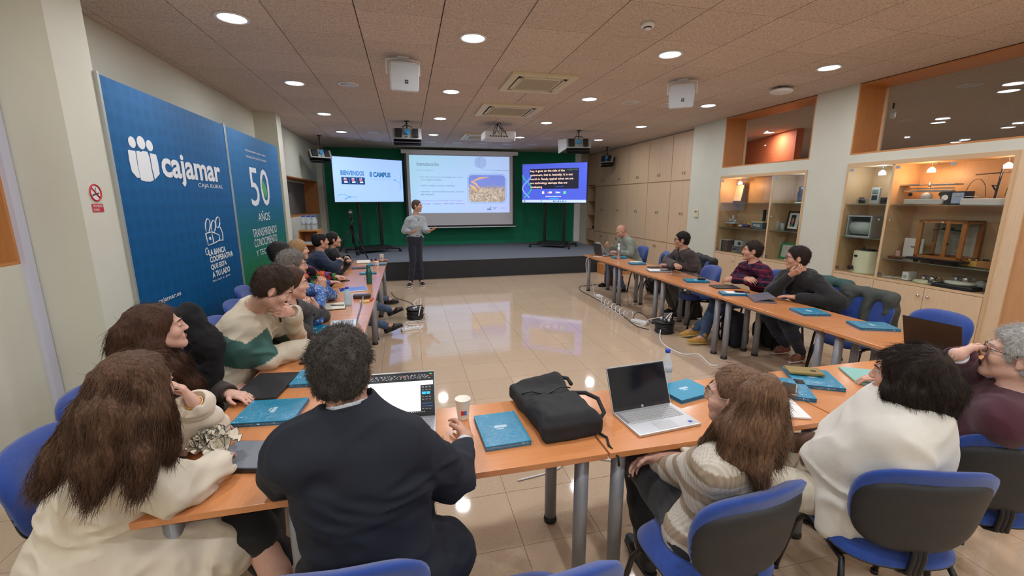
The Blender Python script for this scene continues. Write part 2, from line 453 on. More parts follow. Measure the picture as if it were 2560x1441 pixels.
# ================================================================ CEILING
ce = struct('ceiling', box(BM(), -2.7, 6.4, -3.2, 14.4, CEIL+.022, CEIL+.08), DARKGAP)
pn = None; W = .69
ac_holes = [(1.30, 2.13, 5.35, 6.22), (1.22, 2.3, 7.1, 8.1), (1.35, 2.0, 10.34, 11.24)]
for k in range(-4, 10):
    x0 = -.33 + W*k; x1 = min(x0+W, 6.2); x0 = max(x0, -2.6)
    if x1 - x0 < .03: continue
    off = 3.36 if x0 > 1.0 else (4.6 - 3*W + .1 if x0 > -.4 else 4.6 - 2*W)
    for j in range(-4, 17):
        y0 = off + W*j; y1 = y0 + W
        if y0 > 14.2: continue
        if y0 < .5: continue
        full = abs(x1-x0-W) < 1e-3 and y1 < 14.25
        if full:
            if pn is None:
                pn = obj('ceiling_panel', box(BM(), -W/2+.0045, W/2-.0045, -W/2+.0025, W/2-.0025, 0, .022), PANEL, ce); p = pn
            else: p = pn.copy(); C.objects.link(p)
            p.location = ((x0+x1)/2, (y0+y1)/2, CEIL)
        else:
            obj('ceiling_panel', box(BM(), x0+.0045, x1-.0045, y0+.0025, min(y1, 14.3)-.0025, CEIL, CEIL+.022), PANEL, ce)
obj('ceiling_panel', box(BM(), -2.6, 6.2, -3.1, .55, CEIL, CEIL+.022), PANEL, ce)
# room shell -----------------------------------------------------
XL = -2.5
bm = BM()
box(bm, XL-.4, XL, -3.2, 1.5, 0, CEIL); box(bm, XL-.4, XL, 3.5, 8.66, 0, CEIL)
box(bm, XL-.4, XL, 1.5, 3.5, 0, 1.41); box(bm, XL-.4, XL, 1.5, 3.5, 2.28, CEIL)
box(bm, XL, -2.15, 3.58, 3.96, 0, CEIL)
box(bm, XL-.4, -2.14, 8.66, 8.95, 0, CEIL)
W4 = (9.5, 13.39, 1.45, 2.33); xf = -2.42
box(bm, xf-.45, xf, 8.95, W4[0], 0, CEIL); box(bm, xf-.45, xf, W4[1], 14.4, 0, CEIL)
box(bm, xf-.45, xf, W4[0], W4[1], 0, W4[2]); box(bm, xf-.45, xf, W4[0], W4[1], W4[3], CEIL)
box(bm, xf, -2.27, 13.42, 13.8, 0, CEIL)
struct('wall_left', bm, WALL)
struct('wall_back', box(BM(), -2.9, 6.5, 14.25, 14.45, 0, CEIL), WALL)
struct('wall_front', box(BM(), -2.9, 6.5, -3.3, -3.1, 0, CEIL), WALL)
gw = struct('wall_backdrop', box(BM(), -2.27, 5.42, 13.8, 13.86, .43, CEIL), GREEN, label='green backdrop wall behind the stage')
struct('trim_1', box(BM(), 5.42, 5.62, 13.74, 14.2, .43, CEIL), WHITE)
def window_reveal(name, x_in, x_out, y0, y1, z0, z1, t=.02, glass=None, blind=None, far_frame=.03):
    s = 1 if x_out > x_in else -1
    a, b = min(x_in, x_out), max(x_in, x_out)
    w = struct(name, box(box(BM(), a, b, y1-t, y1, z0, z1), a, b, y0, y0+t, z0, z1), WOODR)
    obj('sill', box(BM(), a, b, y0+t, y1-t, z0, z0+t), WOODH, w); obj('header', box(BM(), a, b, y0+t, y1-t, z1-t, z1), WOODH, w)
    xe = x_out - s*.03
    bm = BM(); fa, fb = min(xe, x_out), max(xe, x_out)
    for q in ((y0+t, y0+t+far_frame, z0+t, z1-t), (y1-t-far_frame, y1-t, z0+t, z1-t)): box(bm, fa, fb, *q)
    obj('frame', bm, MAPLE, w)
    if glass: obj('pane', box(BM(), (fa+fb)/2-.003, (fa+fb)/2+.003, y0+t+.001, y1-t-.001, z0+t+.001, z1-t-.001), glass, w)
    if blind:
        obj('blind', box(BM(), fa, fb, y0+t, y1-t-far_frame, z0+t, z1-t-.03), blind, w)
        obj('blind_rail', box(BM(), fa, fb+.03, y0+t, y1-t-.02, z1-t-.05, z1-t-.01), WHITE, w)
    return w
GLASS = glass_mat('window_glass', (.93, .95, .94), ior=1.45)
BLIND = mat('grey_blind', (.20, .19, .185), .8)
window_reveal('window_4', xf, -2.80, *W4, blind=BLIND)
window_reveal('window_3', XL, -2.85, 1.5, 3.5, 1.41, 2.28, blind=BLIND)
tag(struct('trim_2', box(BM(), XL, XL+.03, 3.50, 3.57, .02, 3.0), PURPLE), 'pale lilac vertical cable trunking in the left corner')
# right wall with two glazed cases and two high windows
XR = 5.9; XB = 6.36
C1 = (5.5, 7.38, 0, 2.25); C2 = (3.14, 4.88, 0, 2.29); WZ = 2.40
bm = BM()
box(bm, XR, XB, 7.38, 8.32, 0, CEIL); box(bm, XR, XB, 4.88, 5.5, 0, CEIL)
box(bm, XR, XB, 5.5, 7.38, 2.25, WZ); box(bm, XR, XB, .2, 4.88, 2.29, WZ)
box(bm, XR, XB, -3.2, .2, 0, CEIL)
struct('wall_right', bm, WALL)
bm = BM(); box(bm, 6.1, XB, 8.32, 14.3, CEIL-.02, CEIL); box(bm, 6.62, 6.7, 8.3, 14.4, 0, CEIL)
struct('wall_right_far', bm, WALL)
window_reveal('window_1', XR, XB, 5.5, 7.38, WZ, CEIL-.01, glass=GLASS)
window_reveal('window_2', XR, XB, .2, 4.88, WZ, CEIL-.01, glass=GLASS)
DOORW = wood('door_wood', (.66, .30, .09), (.56, .23, .06), 2, .4)
struct('trim_3', box(BM(), XR, XB, 3.02, 3.14, 0, 2.29), MAPLE)
struct('wall_panelling', box(BM(), XR+.02, XB, 2.62, 3.02, 0, 2.29), wood('panelling_wood', (.60, .32, .15), (.52, .26, .11), 2, .5))
d = struct('door_1', box(BM(), XR+.06, XR+.11, 1.75, 2.60, 0, 2.27), DOORW)
obj('door_handle', tube(BM(), [(XR+.06, 2.5, 1.05), (XR+.0, 2.5, 1.05), (XR+.0, 2.38, 1.05)], .01), STEEL, d)
struct('wall_panelling_near', box(BM(), XR+.02, XB, .2, 1.73, 0, 2.29), DOORW)
# hall beyond the glass
struct('floor_hall', box(BM(), 6.4, 16, -3, 16, -.06, 0), mat('hall_floor', (.4, .3, .22), .3))
struct('ceiling_hall', box(BM(), 6.36, 16, -3, 16, CEIL, CEIL+.05), PANEL)
struct('wall_hall_end', box(BM(), 15.9, 16.1, -3, 16, 0, CEIL), mat('hall_wall', (.35, .30, .26), .8))
bm = BM(); box(bm, 6.7, 16, 15.9, 16.1, 0, CEIL); box(bm, 6.7, 16, -3.1, -2.9, 0, CEIL)
struct('wall_hall_sides', bm, mat('hall_wall', (.35, .30, .26), .8))
bm = BM(); a = V3(9.35, 11.3, 0); b = V3(8.4, 8.05, 0); 
n_ = nrm(V3(*(b-a))); n2 = V3(-n_[1], n_[0], 0)*.15
prism(bm, [tuple(a+V3(0, 0, 1.6)), tuple(b+V3(0, 0, 1.6)), tuple(b+V3(0, 0, CEIL)), tuple(a+V3(0, 0, CEIL))], tuple(-n2))
struct('wall_hall_orange', bm, ORANGE)
struct('trim_4', box(BM(), 9.0, 9.35, 11.3, 11.65, 0, CEIL), WOODR)

# ================================================================ DOWNLIGHTS
EMIT = mat('lamp_diffuser', (.90, .95, 1.0), .5, emit=9.)
DULL = mat('unlit_diffuser', (.62, .60, .58), .35)
RING = mat('white_ring', (.78, .78, .80), .4)
def downlight(lit, size=.105):
    t = thing('downlight', 'x', 'ceiling light')
    obj('trim_ring', lathe(BM(), [(size+.028, -.001), (size+.030, -.006), (size+.012, -.012), (size, -.008), (size-.001, -.001)]), RING, t, True)
    obj('diffuser', lathe(BM(), [(size-.001, -.002), (size-.001, -.007), (.001, -.0075)]), EMIT if lit else DULL, t, True)
    return t
protos = {True: downlight(True), False: downlight(False)}; used = {True: 0, False: 0}
def put_light(x, y, lit, label, power=LAMP_W, group=None):
    t = protos[lit] if not used[lit] else copy_tree(protos[lit]); used[lit] = 1
    t.location = (x, y, CEIL); t['label'] = label; t['group'] = group or ('lit round ceiling lights of the room' if lit else 'unlit round ceiling fittings')
    if lit: lamp(x, y, CEIL-.012, power)
    return t
cols = ('left-hand', 'second', 'third', 'right-hand'); rows = ('nearest the camera', 'second from the camera', 'third from the camera', 'farthest, by the stage')
for i, x in enumerate(LX):
    for j, y in enumerate(LY):
        put_light(x, y, True, f'lit round downlight, {cols[i]} row, {rows[j]}')
for x in LX:
    for y in (2.3, .2, -1.9): lamp(x, y, CEIL-.012, LAMP_W*1.45)     # lamp grid goes on unseen behind the camera, boosted to brighten the foreground
dull = [(-.67, 6.4, 'unlit round ceiling fitting left of the near white loudspeaker'), (.01, 6.42, 'unlit round ceiling fitting just below the near white loudspeaker'),
        (-.67, 10.6, 'unlit round ceiling fitting left of the second stage lamp'), (3.45, 10.73, 'unlit round ceiling fitting between projector and third stage lamp'),
        (3.47, 6.55, 'unlit round ceiling fitting left of the angled white loudspeaker'), (4.16, 6.57, 'unlit round ceiling fitting below the angled white loudspeaker')]
for x, y, l in dull: put_light(x, y, False, l)
ords = ('leftmost', 'second', 'third', 'fourth', 'fifth', 'sixth', 'seventh', 'rightmost')
for k, x in enumerate((-1.34, -.68, .69, 1.38, 2.07, 2.74, 3.46, 4.12)):
    put_light(x, 12.0, False, f'unlit round fitting in the row over the screen, {ords[k]} of eight')
for (x, y, lit, l) in ((8.11, 8.7, 1, 'lit hall downlight seen through the far high window, upper one'), (10.14, 10.86, 1, 'lit hall downlight seen through the far high window, lower one'),
        (8.32, 4.7, 1, 'lit hall downlight at the top right edge behind the glass'), (10.38, 6.86, 1, 'lit hall downlight in the middle of the near high window'),
        (12.55, 6.97, 1, 'lit hall downlight at the right of the near high window'), (14.42, 9.03, 1, 'farthest lit hall downlight low in the near high window'),
        (7.4, 4.6, 0, 'large unlit round fitting behind the near high window'), (9.49, 6.79, 0, 'unlit round fitting beside the security camera')):
    put_light(x, y, bool(lit), l, 22., 'ceiling lights of the hall behind the glass')
for x, y in ((10.4, 2.5), (13, 2.5), (12.5, 11.5)): lamp(x, y, CEIL-.012, 22)

# ================================================================ STAGE
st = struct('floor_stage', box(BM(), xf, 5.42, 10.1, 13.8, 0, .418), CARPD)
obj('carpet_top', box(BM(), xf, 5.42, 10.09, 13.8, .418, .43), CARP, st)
s2 = tag(obj('stage_step', box(BM(), 4.62, 5.4, 9.62, 10.06, 0, .25, bev=.004), WOODH), 'low wooden step at the right end of the stage', 'step')
obj('socket_box', box(BM(), 4.9, 5.0, 9.605, 9.62, .1, .17), WHITE, s2)

# ================================================================ WALL CUPBOARDS (right, beyond the thermostat pier)
CY = (8.33, 9.31, 10.33, 11.38, 12.45, 13.57); CX = 6.1
HANDLE = mat('cabinet_handle', (.35, .33, .32), .3, metal=1.)
def handle_bm(y, z): 
    bm = BM(); tube(bm, [(CX-.02, y, z+.03), (CX-.045, y, z+.02), (CX-.045, y, z-.02), (CX-.02, y, z-.03)], .006, 6); ball(bm, (CX-.042, y, z), .011, 8); return bm
pos = ('next to the thermostat pier', 'second from the thermostat pier', 'middle one of the five', 'fourth from the thermostat pier', 'beside the open corner shelves')
for k in range(5):
    y0, y1 = CY[k], CY[k+1]; ym = (y0+y1)/2
    t = thing('storage_cupboard', f'tall maple storage cupboard along the right wall, {pos[k]}', 'cupboard', (0, 0, 0), group='maple cupboards on the right wall')
    obj('carcass', box(BM(), CX, 6.6, y0+.001, y1-.001, .002, CEIL-.012), MAPLEE, t)
    zs = [(.09, .765), (.795, 2.215), (2.245, 3.28)]
    for r, (z0, z1) in enumerate(zs):
        for s in range(2):
            a, b = (y0+.012, ym-.002) if s == 0 else (ym+.002, y1-.012)
            ajar = 0
            dd = obj('door', box(BM(), CX-.02, CX-.001, a, b, z0, z1), MAPLE, t)
            hy = b-.04 if s == 0 else a+.04
            hz = .66 if r == 0 else (1.5 if r == 1 else 2.40)
            obj('handle', handle_bm(hy, hz), HANDLE, dd, True)
    obj('plinth', box(BM(), CX+.02, CX+.04, y0, y1, 0, .085), MAPLEE, t)
t = thing('corner_shelves', 'open wooden corner shelves at the dark end of the cupboard wall', 'shelf')
bm = BM(); box(bm, 6.1, 6.6, 13.57, 13.6, 0, CEIL-.02); box(bm, 6.1, 6.6, 14.2, 14.23, 0, CEIL-.02); box(bm, 6.55, 6.6, 13.6, 14.2, 0, CEIL-.02); obj('carcass', bm, MAPLE, t)
for z in (.45, .82, 1.3, 1.77, 2.26, CEIL-.04): obj('shelf', box(BM(), 6.1, 6.55, 13.6, 14.2, z-.01, z+.01), MAPLE, t)
obj('door', box(BM(), 6.08, 6.1, 13.61, 14.19, 2.29, CEIL-.05), MAPLE, t); obj('door', box(BM(), 6.08, 6.1, 13.61, 14.19, .46, .8), MAPLE, t)
o = tag(obj('socket_block', box(BM(), 6.2, 6.3, 13.7, 14.0, .84, .94, bev=.005), BLACK), 'black socket block lying on the open corner shelf', 'sockets')
o = tag(obj('green_bottle', lathe(BM(), [(.03, 0), (.03, .15), (.012, .2), (.012, .23)], (6.3, 13.85, 1.312)), mat('green_bottle_glass', (.02, .2, .08), .2), None, True), 'small green bottle on the open corner shelf', 'bottle')
# thermostat
t = thing('thermostat', 'cream wall thermostat on the pier between cupboards and display case', 'thermostat', (5.9, 8.02, 1.53))
obj('housing', box(BM(), -.03, 0, -.055, .055, -.08, .08, bev=.006), CREAMP, t); obj('display', box(BM(), -.033, -.03, -.035, .035, .02, .055), mat('lcd_grey', (.18, .22, .2), .2), t)

# ================================================================ DISPLAY CASES
CGL = glass_mat('case_glass', (.93, .94, .92), ior=1.6)
CGREY = mat('glass_edge', (.05, .14, .11), .15)
MAPI = wood('case_maple', (.70, .50, .31), (.62, .42, .24), 2, .4)
def display_case(name_label, y0, y1, ztop, zb, dividers, glass_splits, shelf_sets, door_splits):
    t = thing('display_case', name_label, 'display case')
    bm = BM(); f = .03
    box(bm, XR-.012, XB-.02, y0, y0+f, 0, ztop); box(bm, XR-.012, XB-.02, y1-f, y1, 0, ztop)
    box(bm, XR-.012, XB-.02, y0+f, y1-f, ztop-.05, ztop)
    obj('frame', bm, MAPLEE, t)
    obj('back_panel', box(BM(), XB-.02, XB, y0, y1, 0, ztop), MAPI, t)
    obj('base_board', box(BM(), XR-.005, XB-.02, y0+f, y1-f, zb-.03, zb), MAPI, t)
    for y in dividers: obj('divider', box(BM(), XR, XB-.02, y-.015, y+.015, 0, ztop-.05), MAPI, t)
    for a, b in glass_splits:
        g = obj('glass_door', box(BM(), XR+.002, XR+.008, a+.002, b-.002, zb+.004, ztop-.055), CGL, t)
        for zz in (zb+.05, ztop-.09): obj('hinge', box(BM(), XR-.004, XR+.001, b-.06, b-.01, zz-.018, zz+.018), STEEL, g)
        obj('knob', ball(BM(), (XR-.012, (a+.05 if b == y1-f else b-.05), (zb+ztop)/2), .012, 10), STEEL, g, True)
    for (a, b, zs) in shelf_sets:
        for z in zs: obj('glass_shelf', box(BM(), XR+.03, XB-.03, a+.005, b-.005, z-.004, z+.004), [CGL if 0 else SHELFG], t)
    for a, b in door_splits:
        d = obj('door', box(BM(), XR-.018, XR+.001, a+.003, b-.003, .06, zb-.035), MAPLE, t)
        obj('knob', ball(BM(), (XR-.03, (b-.05 if a == door_splits[0][0] or a == y0+f else a+.05), zb-.13), .016, 10), STEEL, d, True)
    obj('plinth', box(BM(), XR+.02, XR+.04, y0+f, y1-f, 0, .055), MAPLEE, t)
    return t
SHELFG, _t, _b = new_mat('shelf_glass')
_b.inputs['Base Color'].default_value = (.25, .32, .28, 1); _b.inputs['Roughness'].default_value = .1; _b.inputs['Alpha'].default_value = .55
display_case('glazed maple display case behind the man in the plaid shirt, farther from the camera', 5.5, 7.38, 2.25, .82, [6.14], [(5.53, 6.125), (6.155, 6.76), (6.76, 7.35)],
             [(5.53, 6.125, (1.30, 1.75)), (6.155, 7.35, (1.29, 1.75))], [(5.53, 6.14), (6.14, 6.77), (6.77, 7.35)])
display_case('glazed maple display case with the wooden balance, nearer the camera', 3.14, 4.88, 2.29, .82, [4.29], [(3.17, 3.71), (3.71, 4.275), (4.305, 4.85)],
             [(4.305, 4.85, (1.30, 1.745)), (3.17, 4.275, (1.065, 1.745))], [(3.17, 3.71), (3.71, 4.29), (4.29, 4.85)])
def case_lamp(y, z, col, power, label, aim):
    t = thing('spot_lamp', label, 'lamp', (6.12, y, z))
    obj('base_plate', box(BM(), -.02, .02, -.06, .06, -.012, 0), STEEL, t); obj('arm', cyl(BM(), (0, 0, -.012), (0, 0, -.06), .005), STEEL, t)
    obj('glass_shade', lathe(BM(), [(.012, -.05), (.036, -.075), (.04, -.11), (.002, -.112)][::-1]), mat('lit_shade_' + label[:4], col, .4, emit=9.), t, True)
    l = bpy.data.lights.new('case_bulb', 'POINT'); l.energy = power; l.color = col; l.shadow_soft_size = .03
    o = bpy.data.objects.new('case_bulb', l); C.objects.link(o); o.location = (6.05, y-.005, z-.135)
case_lamp(4.58, 2.238, (.75, .88, 1.), 2.2, 'cool white spot lamp in the left bay of the near display case', 0)
case_lamp(4.02, 2.238, (1., .55, .28), 4.2, 'warm spot lamp above the two-pan scale in the near display case', 0)
case_lamp(3.33, 2.238, (1., .62, .38), 1.2, 'spot lamp at the right end of the near display case', 0)
case_lamp(5.66, 2.198, (.6, .8, 1.), 2.2, 'bluish spot lamp in the right bay of the far display case', 0)
case_lamp(7.12, 2.198, (1., .55, .28), 4.2, 'warm spot lamp at the left end of the far display case', 0)

# ================================================================ BANNERS
def grad_mat(name, stops, lo, hi, pat=.0):
    m, t, b = new_mat(name); b.inputs['Roughness'].default_value = .5; b.inputs['Specular IOR Level'].default_value = .2
    g = N(t, 'ShaderNodeTexCoord'); s = N(t, 'ShaderNodeSeparateXYZ'); t.links.new(g.outputs['Object'], s.inputs[0])
    mr = N(t, 'ShaderNodeMapRange'); mr.inputs[1].default_value = lo; mr.inputs[2].default_value = hi
    t.links.new(s.outputs[2], mr.inputs[0]); r = N(t, 'ShaderNodeValToRGB'); t.links.new(mr.outputs[0], r.inputs[0])
    for i, (p, c) in enumerate(stops):
        e = r.color_ramp.elements[i] if i < 2 else r.color_ramp.elements.new(p)
        e.position = p; e.color = (*c, 1)
    out = r.outputs[0]
    if pat:
        v = N(t, 'ShaderNodeTexVoronoi'); v.inputs['Scale'].default_value = 7.5; t.links.new(g.outputs['Object'], v.inputs['Vector']); v.inputs['Randomness'].default_value = .25
        mp = N(t, 'ShaderNodeMapRange'); mp.inputs[1].default_value = .25; mp.inputs[2].default_value = .5; mp.inputs[3].default_value = 1-pat; mp.inputs[4].default_value = 1.05
        t.links.new(v.outputs['Distance'], mp.inputs[0]); hs = N(t, 'ShaderNodeHueSaturation'); t.links.new(mp.outputs[0], hs.inputs['Value']); t.links.new(out, hs.inputs['Color']); out = hs.outputs[0]
    t.links.new(out, b.inputs['Base Color']); return m
BXW = -2.13
B1 = thing('banner', 'tall blue printed banner with the white logo of three figures', 'banner', (0, 0, 0))
obj('panel', box(BM(), BXW-.02, BXW, 3.975, 6.20, .15, 2.72), grad_mat('blue_print', [(0, (.001, .085, .23)), (1., (.022, .14, .35)), (.6, (.002, .095, .27))], .2, 2.8, .10), B1)
B2 = thing('banner', 'blue to green printed banner with the large number 50', 'banner', (0, 0, 0))
obj('panel', box(BM(), BXW-.02, BXW, 6.255, 8.47, .15, 2.72), grad_mat('blue_green_print', [(0, (.01, .16, .06)), (1., (.035, .165, .38)), (.28, (.012, .18, .08)), (.5, (.008, .14, .19)), (.66, (.01, .12, .29))], .2, 2.8, .05), B2)
WT = mat('white_print', (.82, .84, .86), .5)
for (pt, y) in ((B1, 3.962), (B1, 6.212), (B2, 6.243)): obj('post', box(BM(), BXW-.03, BXW+.005, y-.012, y+.012, 0, 2.735), mat('alu_profile', (.45, .47, .45), .4, metal=.5), pt)
def bp(px, py): return at(px, py, x=BXW)
def wtext(parent, s, lt, lb, rt, bold=.0, name='lettering', m=None, shear=0., hs=1.):
    a, b, c = bp(*lt), bp(*lb), bp(*rt)
    zc = (a[2]+b[2])/2; w = c[1]-a[1]
    return text(parent, s, (BXW, (a[1]+b[1])/2+w/2, zc), (0, 1, 0), (0, 0, 1), w, abs(a[2]-b[2])*hs, m or WT, name, bold, shear=shear)
def cz1(x, y): return (200+x*.347, 150+y*.347)
bm = BM()
for (x, y, rx, ry) in ((372, 593, 25, 40), (437, 597, 28, 46), (498, 618, 23, 38)):
    c = bp(*cz1(x, y)); ex = bp(*cz1(x+rx, y))[1]-c[1]; ez = bp(*cz1(x, y-ry))[2]-c[2]
    prism(bm, [(BXW+.001, c[1]+ex*math.cos(q*PI/12), c[2]+ez*math.sin(q*PI/12)) for q in range(24)], (.002, 0, 0))
for poly in ([(343, 648), (395, 655), (412, 760), (432, 850), (410, 850), (372, 805), (352, 720)], [(402, 658), (420, 655), (436, 664), (452, 656), (482, 662), (497, 700), (515, 800), (530, 866), (505, 878), (470, 876), (438, 866), (420, 780)],
             [(500, 672), (545, 682), (560, 740), (572, 822), (538, 862), (520, 790)]):
    prism(bm, [tuple(bp(*cz1(*q))+V3(.001, 0, 0)) for q in poly], (.002, 0, 0))
obj('logo', bm, WT, B1)
wtext(B1, 'cajamar', cz1(587, 655), cz1(587, 905), cz1(1018, 800), .028, hs=1.0)
wtext(B1, 'CAJA RURAL', cz1(850, 888), cz1(850, 925), cz1(1030, 920), .0)
def cz5(x, y): return (500+x*.347, 600+y*.347)     # from the crop of the desks
def cq(x, y): return (x*.6183, 550+y*.6183)
for i, (s, l, r) in enumerate((('LA BANCA', (843, 135), (913, 120)), ('COOPERATIVA', (848, 163), (943, 143)), ('QUE ESTA', (852, 195), (918, 180)), ('A TU LADO', (858, 224), (931, 205)))):
    q = cq(*l); q2 = cq(*r); wtext(B1, s, (q[0], q[1]-8), (q[0], q[1]+8), q2, .035)
q = cq(860, 250); wtext(B1, 'Para crecer, sí... Juntos', (q[0], q[1]-4), (q[0], q[1]+4), cq(933, 235), 0)
q = cq(640, 335); wtext(B1, 'cajamar.es', (q[0], q[1]-8), (q[0], q[1]+8), cq(736, 318), .01)
bm = BM()   # quote mark box
c = bp(*cq(836, 128)); 
for (a0, a1, b0, b1) in ((-.035, .035, .03, .04), (-.035, .035, -.04, -.03), (-.035, -.025, -.04, .04), (.025, .035, -.04, .04)): box(bm, BXW+.001, BXW+.003, c[1]+a0, c[1]+a1, c[2]+b0, c[2]+b1)
obj('mark', bm, WT, B1)
def line_art(parent, polys, f, r=.006, name='line_drawing'):
    bm = BM()
    for pl in polys: tube(bm, [tuple(bp(*f(*q))+V3(.002, 0, 0)) for q in pl], r, 5)
    obj(name, bm, WT, parent)
arc = lambda cx, cy, rx, ry, a0, a1, n=12: [(cx+rx*math.cos(math.radians(a0+(a1-a0)*i/n)), cy-ry*math.sin(math.radians(a0+(a1-a0)*i/n))) for i in range(n+1)]
line_art(B1, [arc(918, 1195, 17, 50, -60, 240), arc(958, 1200, 16, 42, -60, 240), arc(990, 1172, 15, 40, 0, 360), [(903, 1252), (945, 1240), (962, 1322), (922, 1338), (903, 1252)], [(945, 1240), (1000, 1262), (1003, 1300), (965, 1322)],
              [(1008, 1205), (1025, 1250), (1028, 1300), (1003, 1300)], [(960, 1240), (975, 1252)], [(930, 1280), (937, 1278), (940, 1296), (933, 1298), (930, 1280)]], cz1)
wtext(B2, 'INSTITUCIÓN EXPERIMENTAL CAJAMAR LAS PALMERILLAS', cz1(1190, 640), cz1(1190, 658), cz1(1337, 690), .01)
wtext(B2, 'FUNDACIÓN GRUPO CAJAMAR', cz1(1195, 680), cz1(1195, 706), cz1(1342, 730), .0)
wtext(B2, '50', cz1(1218, 768), cz1(1228, 1055), cz1(1368, 900), .0)
bm = BM(); prism(bm, [tuple(bp(*cz1(*q))+V3(.003, 0, 0)) for q in ((1308, 860), (1325, 890), (1345, 940), (1345, 975), (1338, 1000), (1320, 960), (1308, 920))], (.002, 0, 0))
obj('leaf', bm, mat('leaf_print', (.10, .42, .12), .6), B2)
wtext(B2, 'AÑOS', cz1(1280, 1090), cz1(1285, 1165), cz1(1368, 1120), .0)
wtext(B2, 'TRANSFIRIENDO', cz1(1242, 1222), cz1(1246, 1285), cz1(1418, 1230), .0)
wtext(B2, 'CONOCIMIENTO', cz1(1255, 1295), cz1(1258, 1355), cz1(1422, 1300), .0)
wtext(B2, 'Y TECNOLOGÍA', cz1(1268, 1365), cz1(1272, 1420), cz1(1445, 1370), .0)
# no smoking sign on the near pillar
sg = thing('no_smoking_sign', 'round red and white no smoking sign on the cream pillar', 'sign', (-2.149, 3.735, 1.875))
obj('disc', lathe(BM(), [(.062, 0), (.062, .002)], M=Matrix.Rotation(PI/2, 3, 'Y')), WHITE, sg)
RED = mat('red_print', (.55, .02, .025), .5)
bm = BM(); tube(bm, [(.003, .056*math.cos(a*PI/16), .056*math.sin(a*PI/16)) for a in range(32)], .006, 6, closed=True); tube(bm, [(.003, -.038, .038), (.003, .038, -.038)], .0055, 6); obj('ring', bm, RED, sg)
bm = BM(); tube(bm, [(.003, -.034, -.018), (.003, .034, -.002)], .0045, 6); tube(bm, [(.003, .01, .01), (.003, .0, .022), (.003, .012, .035)], .002, 5); obj('cigarette', bm, BLACK, sg)
obj('plate', box(BM(), 0, .002, -.058, .058, -.135, -.078), RED, sg)
text(sg, 'PROHIBIDO\nFUMAR', (.002, 0, -.106), (0, 1, 0), (0, 0, 1), .1, .045, WHITE, off=.001)

# ================================================================ SCREENS
def em(name, col, s=1.): return mat(name, col, .4, emit=s)
class Panel:
    """a flat picture surface: fractions (0..1, 0..1) from the lower left corner"""
    def __init__(s, bl, br, h, up=(0, 0, 1)):
        s.bl = np.array(bl, float); d = np.array(br, float)-s.bl; s.w = np.linalg.norm(d); s.u = d/s.w; s.v = nrm(up); s.h = h; s.n = np.cross(s.u, s.v)
    def p(s, x, y, off=0.): return s.bl + s.u*x*s.w + s.v*y*s.h + s.n*off
    def rect(s, parent, x0, y0, x1, y1, m, name='picture_area', off=.001):
        bm = BM(); prism(bm, [tuple(s.p(*q, off)) for q in ((x0, y0), (x1, y0), (x1, y1), (x0, y1))], tuple(s.n*.0004)); return obj(name, bm, m, parent)
    def rrect(s, parent, x0, y0, x1, y1, r, m, name='picture_area', off=.001, corners=(1, 1, 1, 1), line=None):
        pts = []
        ry = r*s.w/s.h
        for k, (cx, cy) in enumerate(((x1-r, y1-ry), (x0+r, y1-ry), (x0+r, y0+ry), (x1-r, y0+ry))):
            for i in range(7):
                a = PI/2*(k+i/6); pts.append(tuple(s.p(cx+r*math.cos(a), cy+ry*math.sin(a), off)))
        bm = BM()
        if line: tube(bm, pts, line, 4, closed=True)
        else: prism(bm, pts, tuple(s.n*.0004))
        return obj(name, bm, m, parent)
    def text(s, parent, t, x0, x1, y0, y1, m, bold=0., off=.002, shear=0.):
        return text(parent, t, s.p((x0+x1)/2, (y0+y1)/2), s.u, s.v, (x1-x0)*s.w, (y1-y0)*s.h, m, off=off, bold=bold, shear=shear)
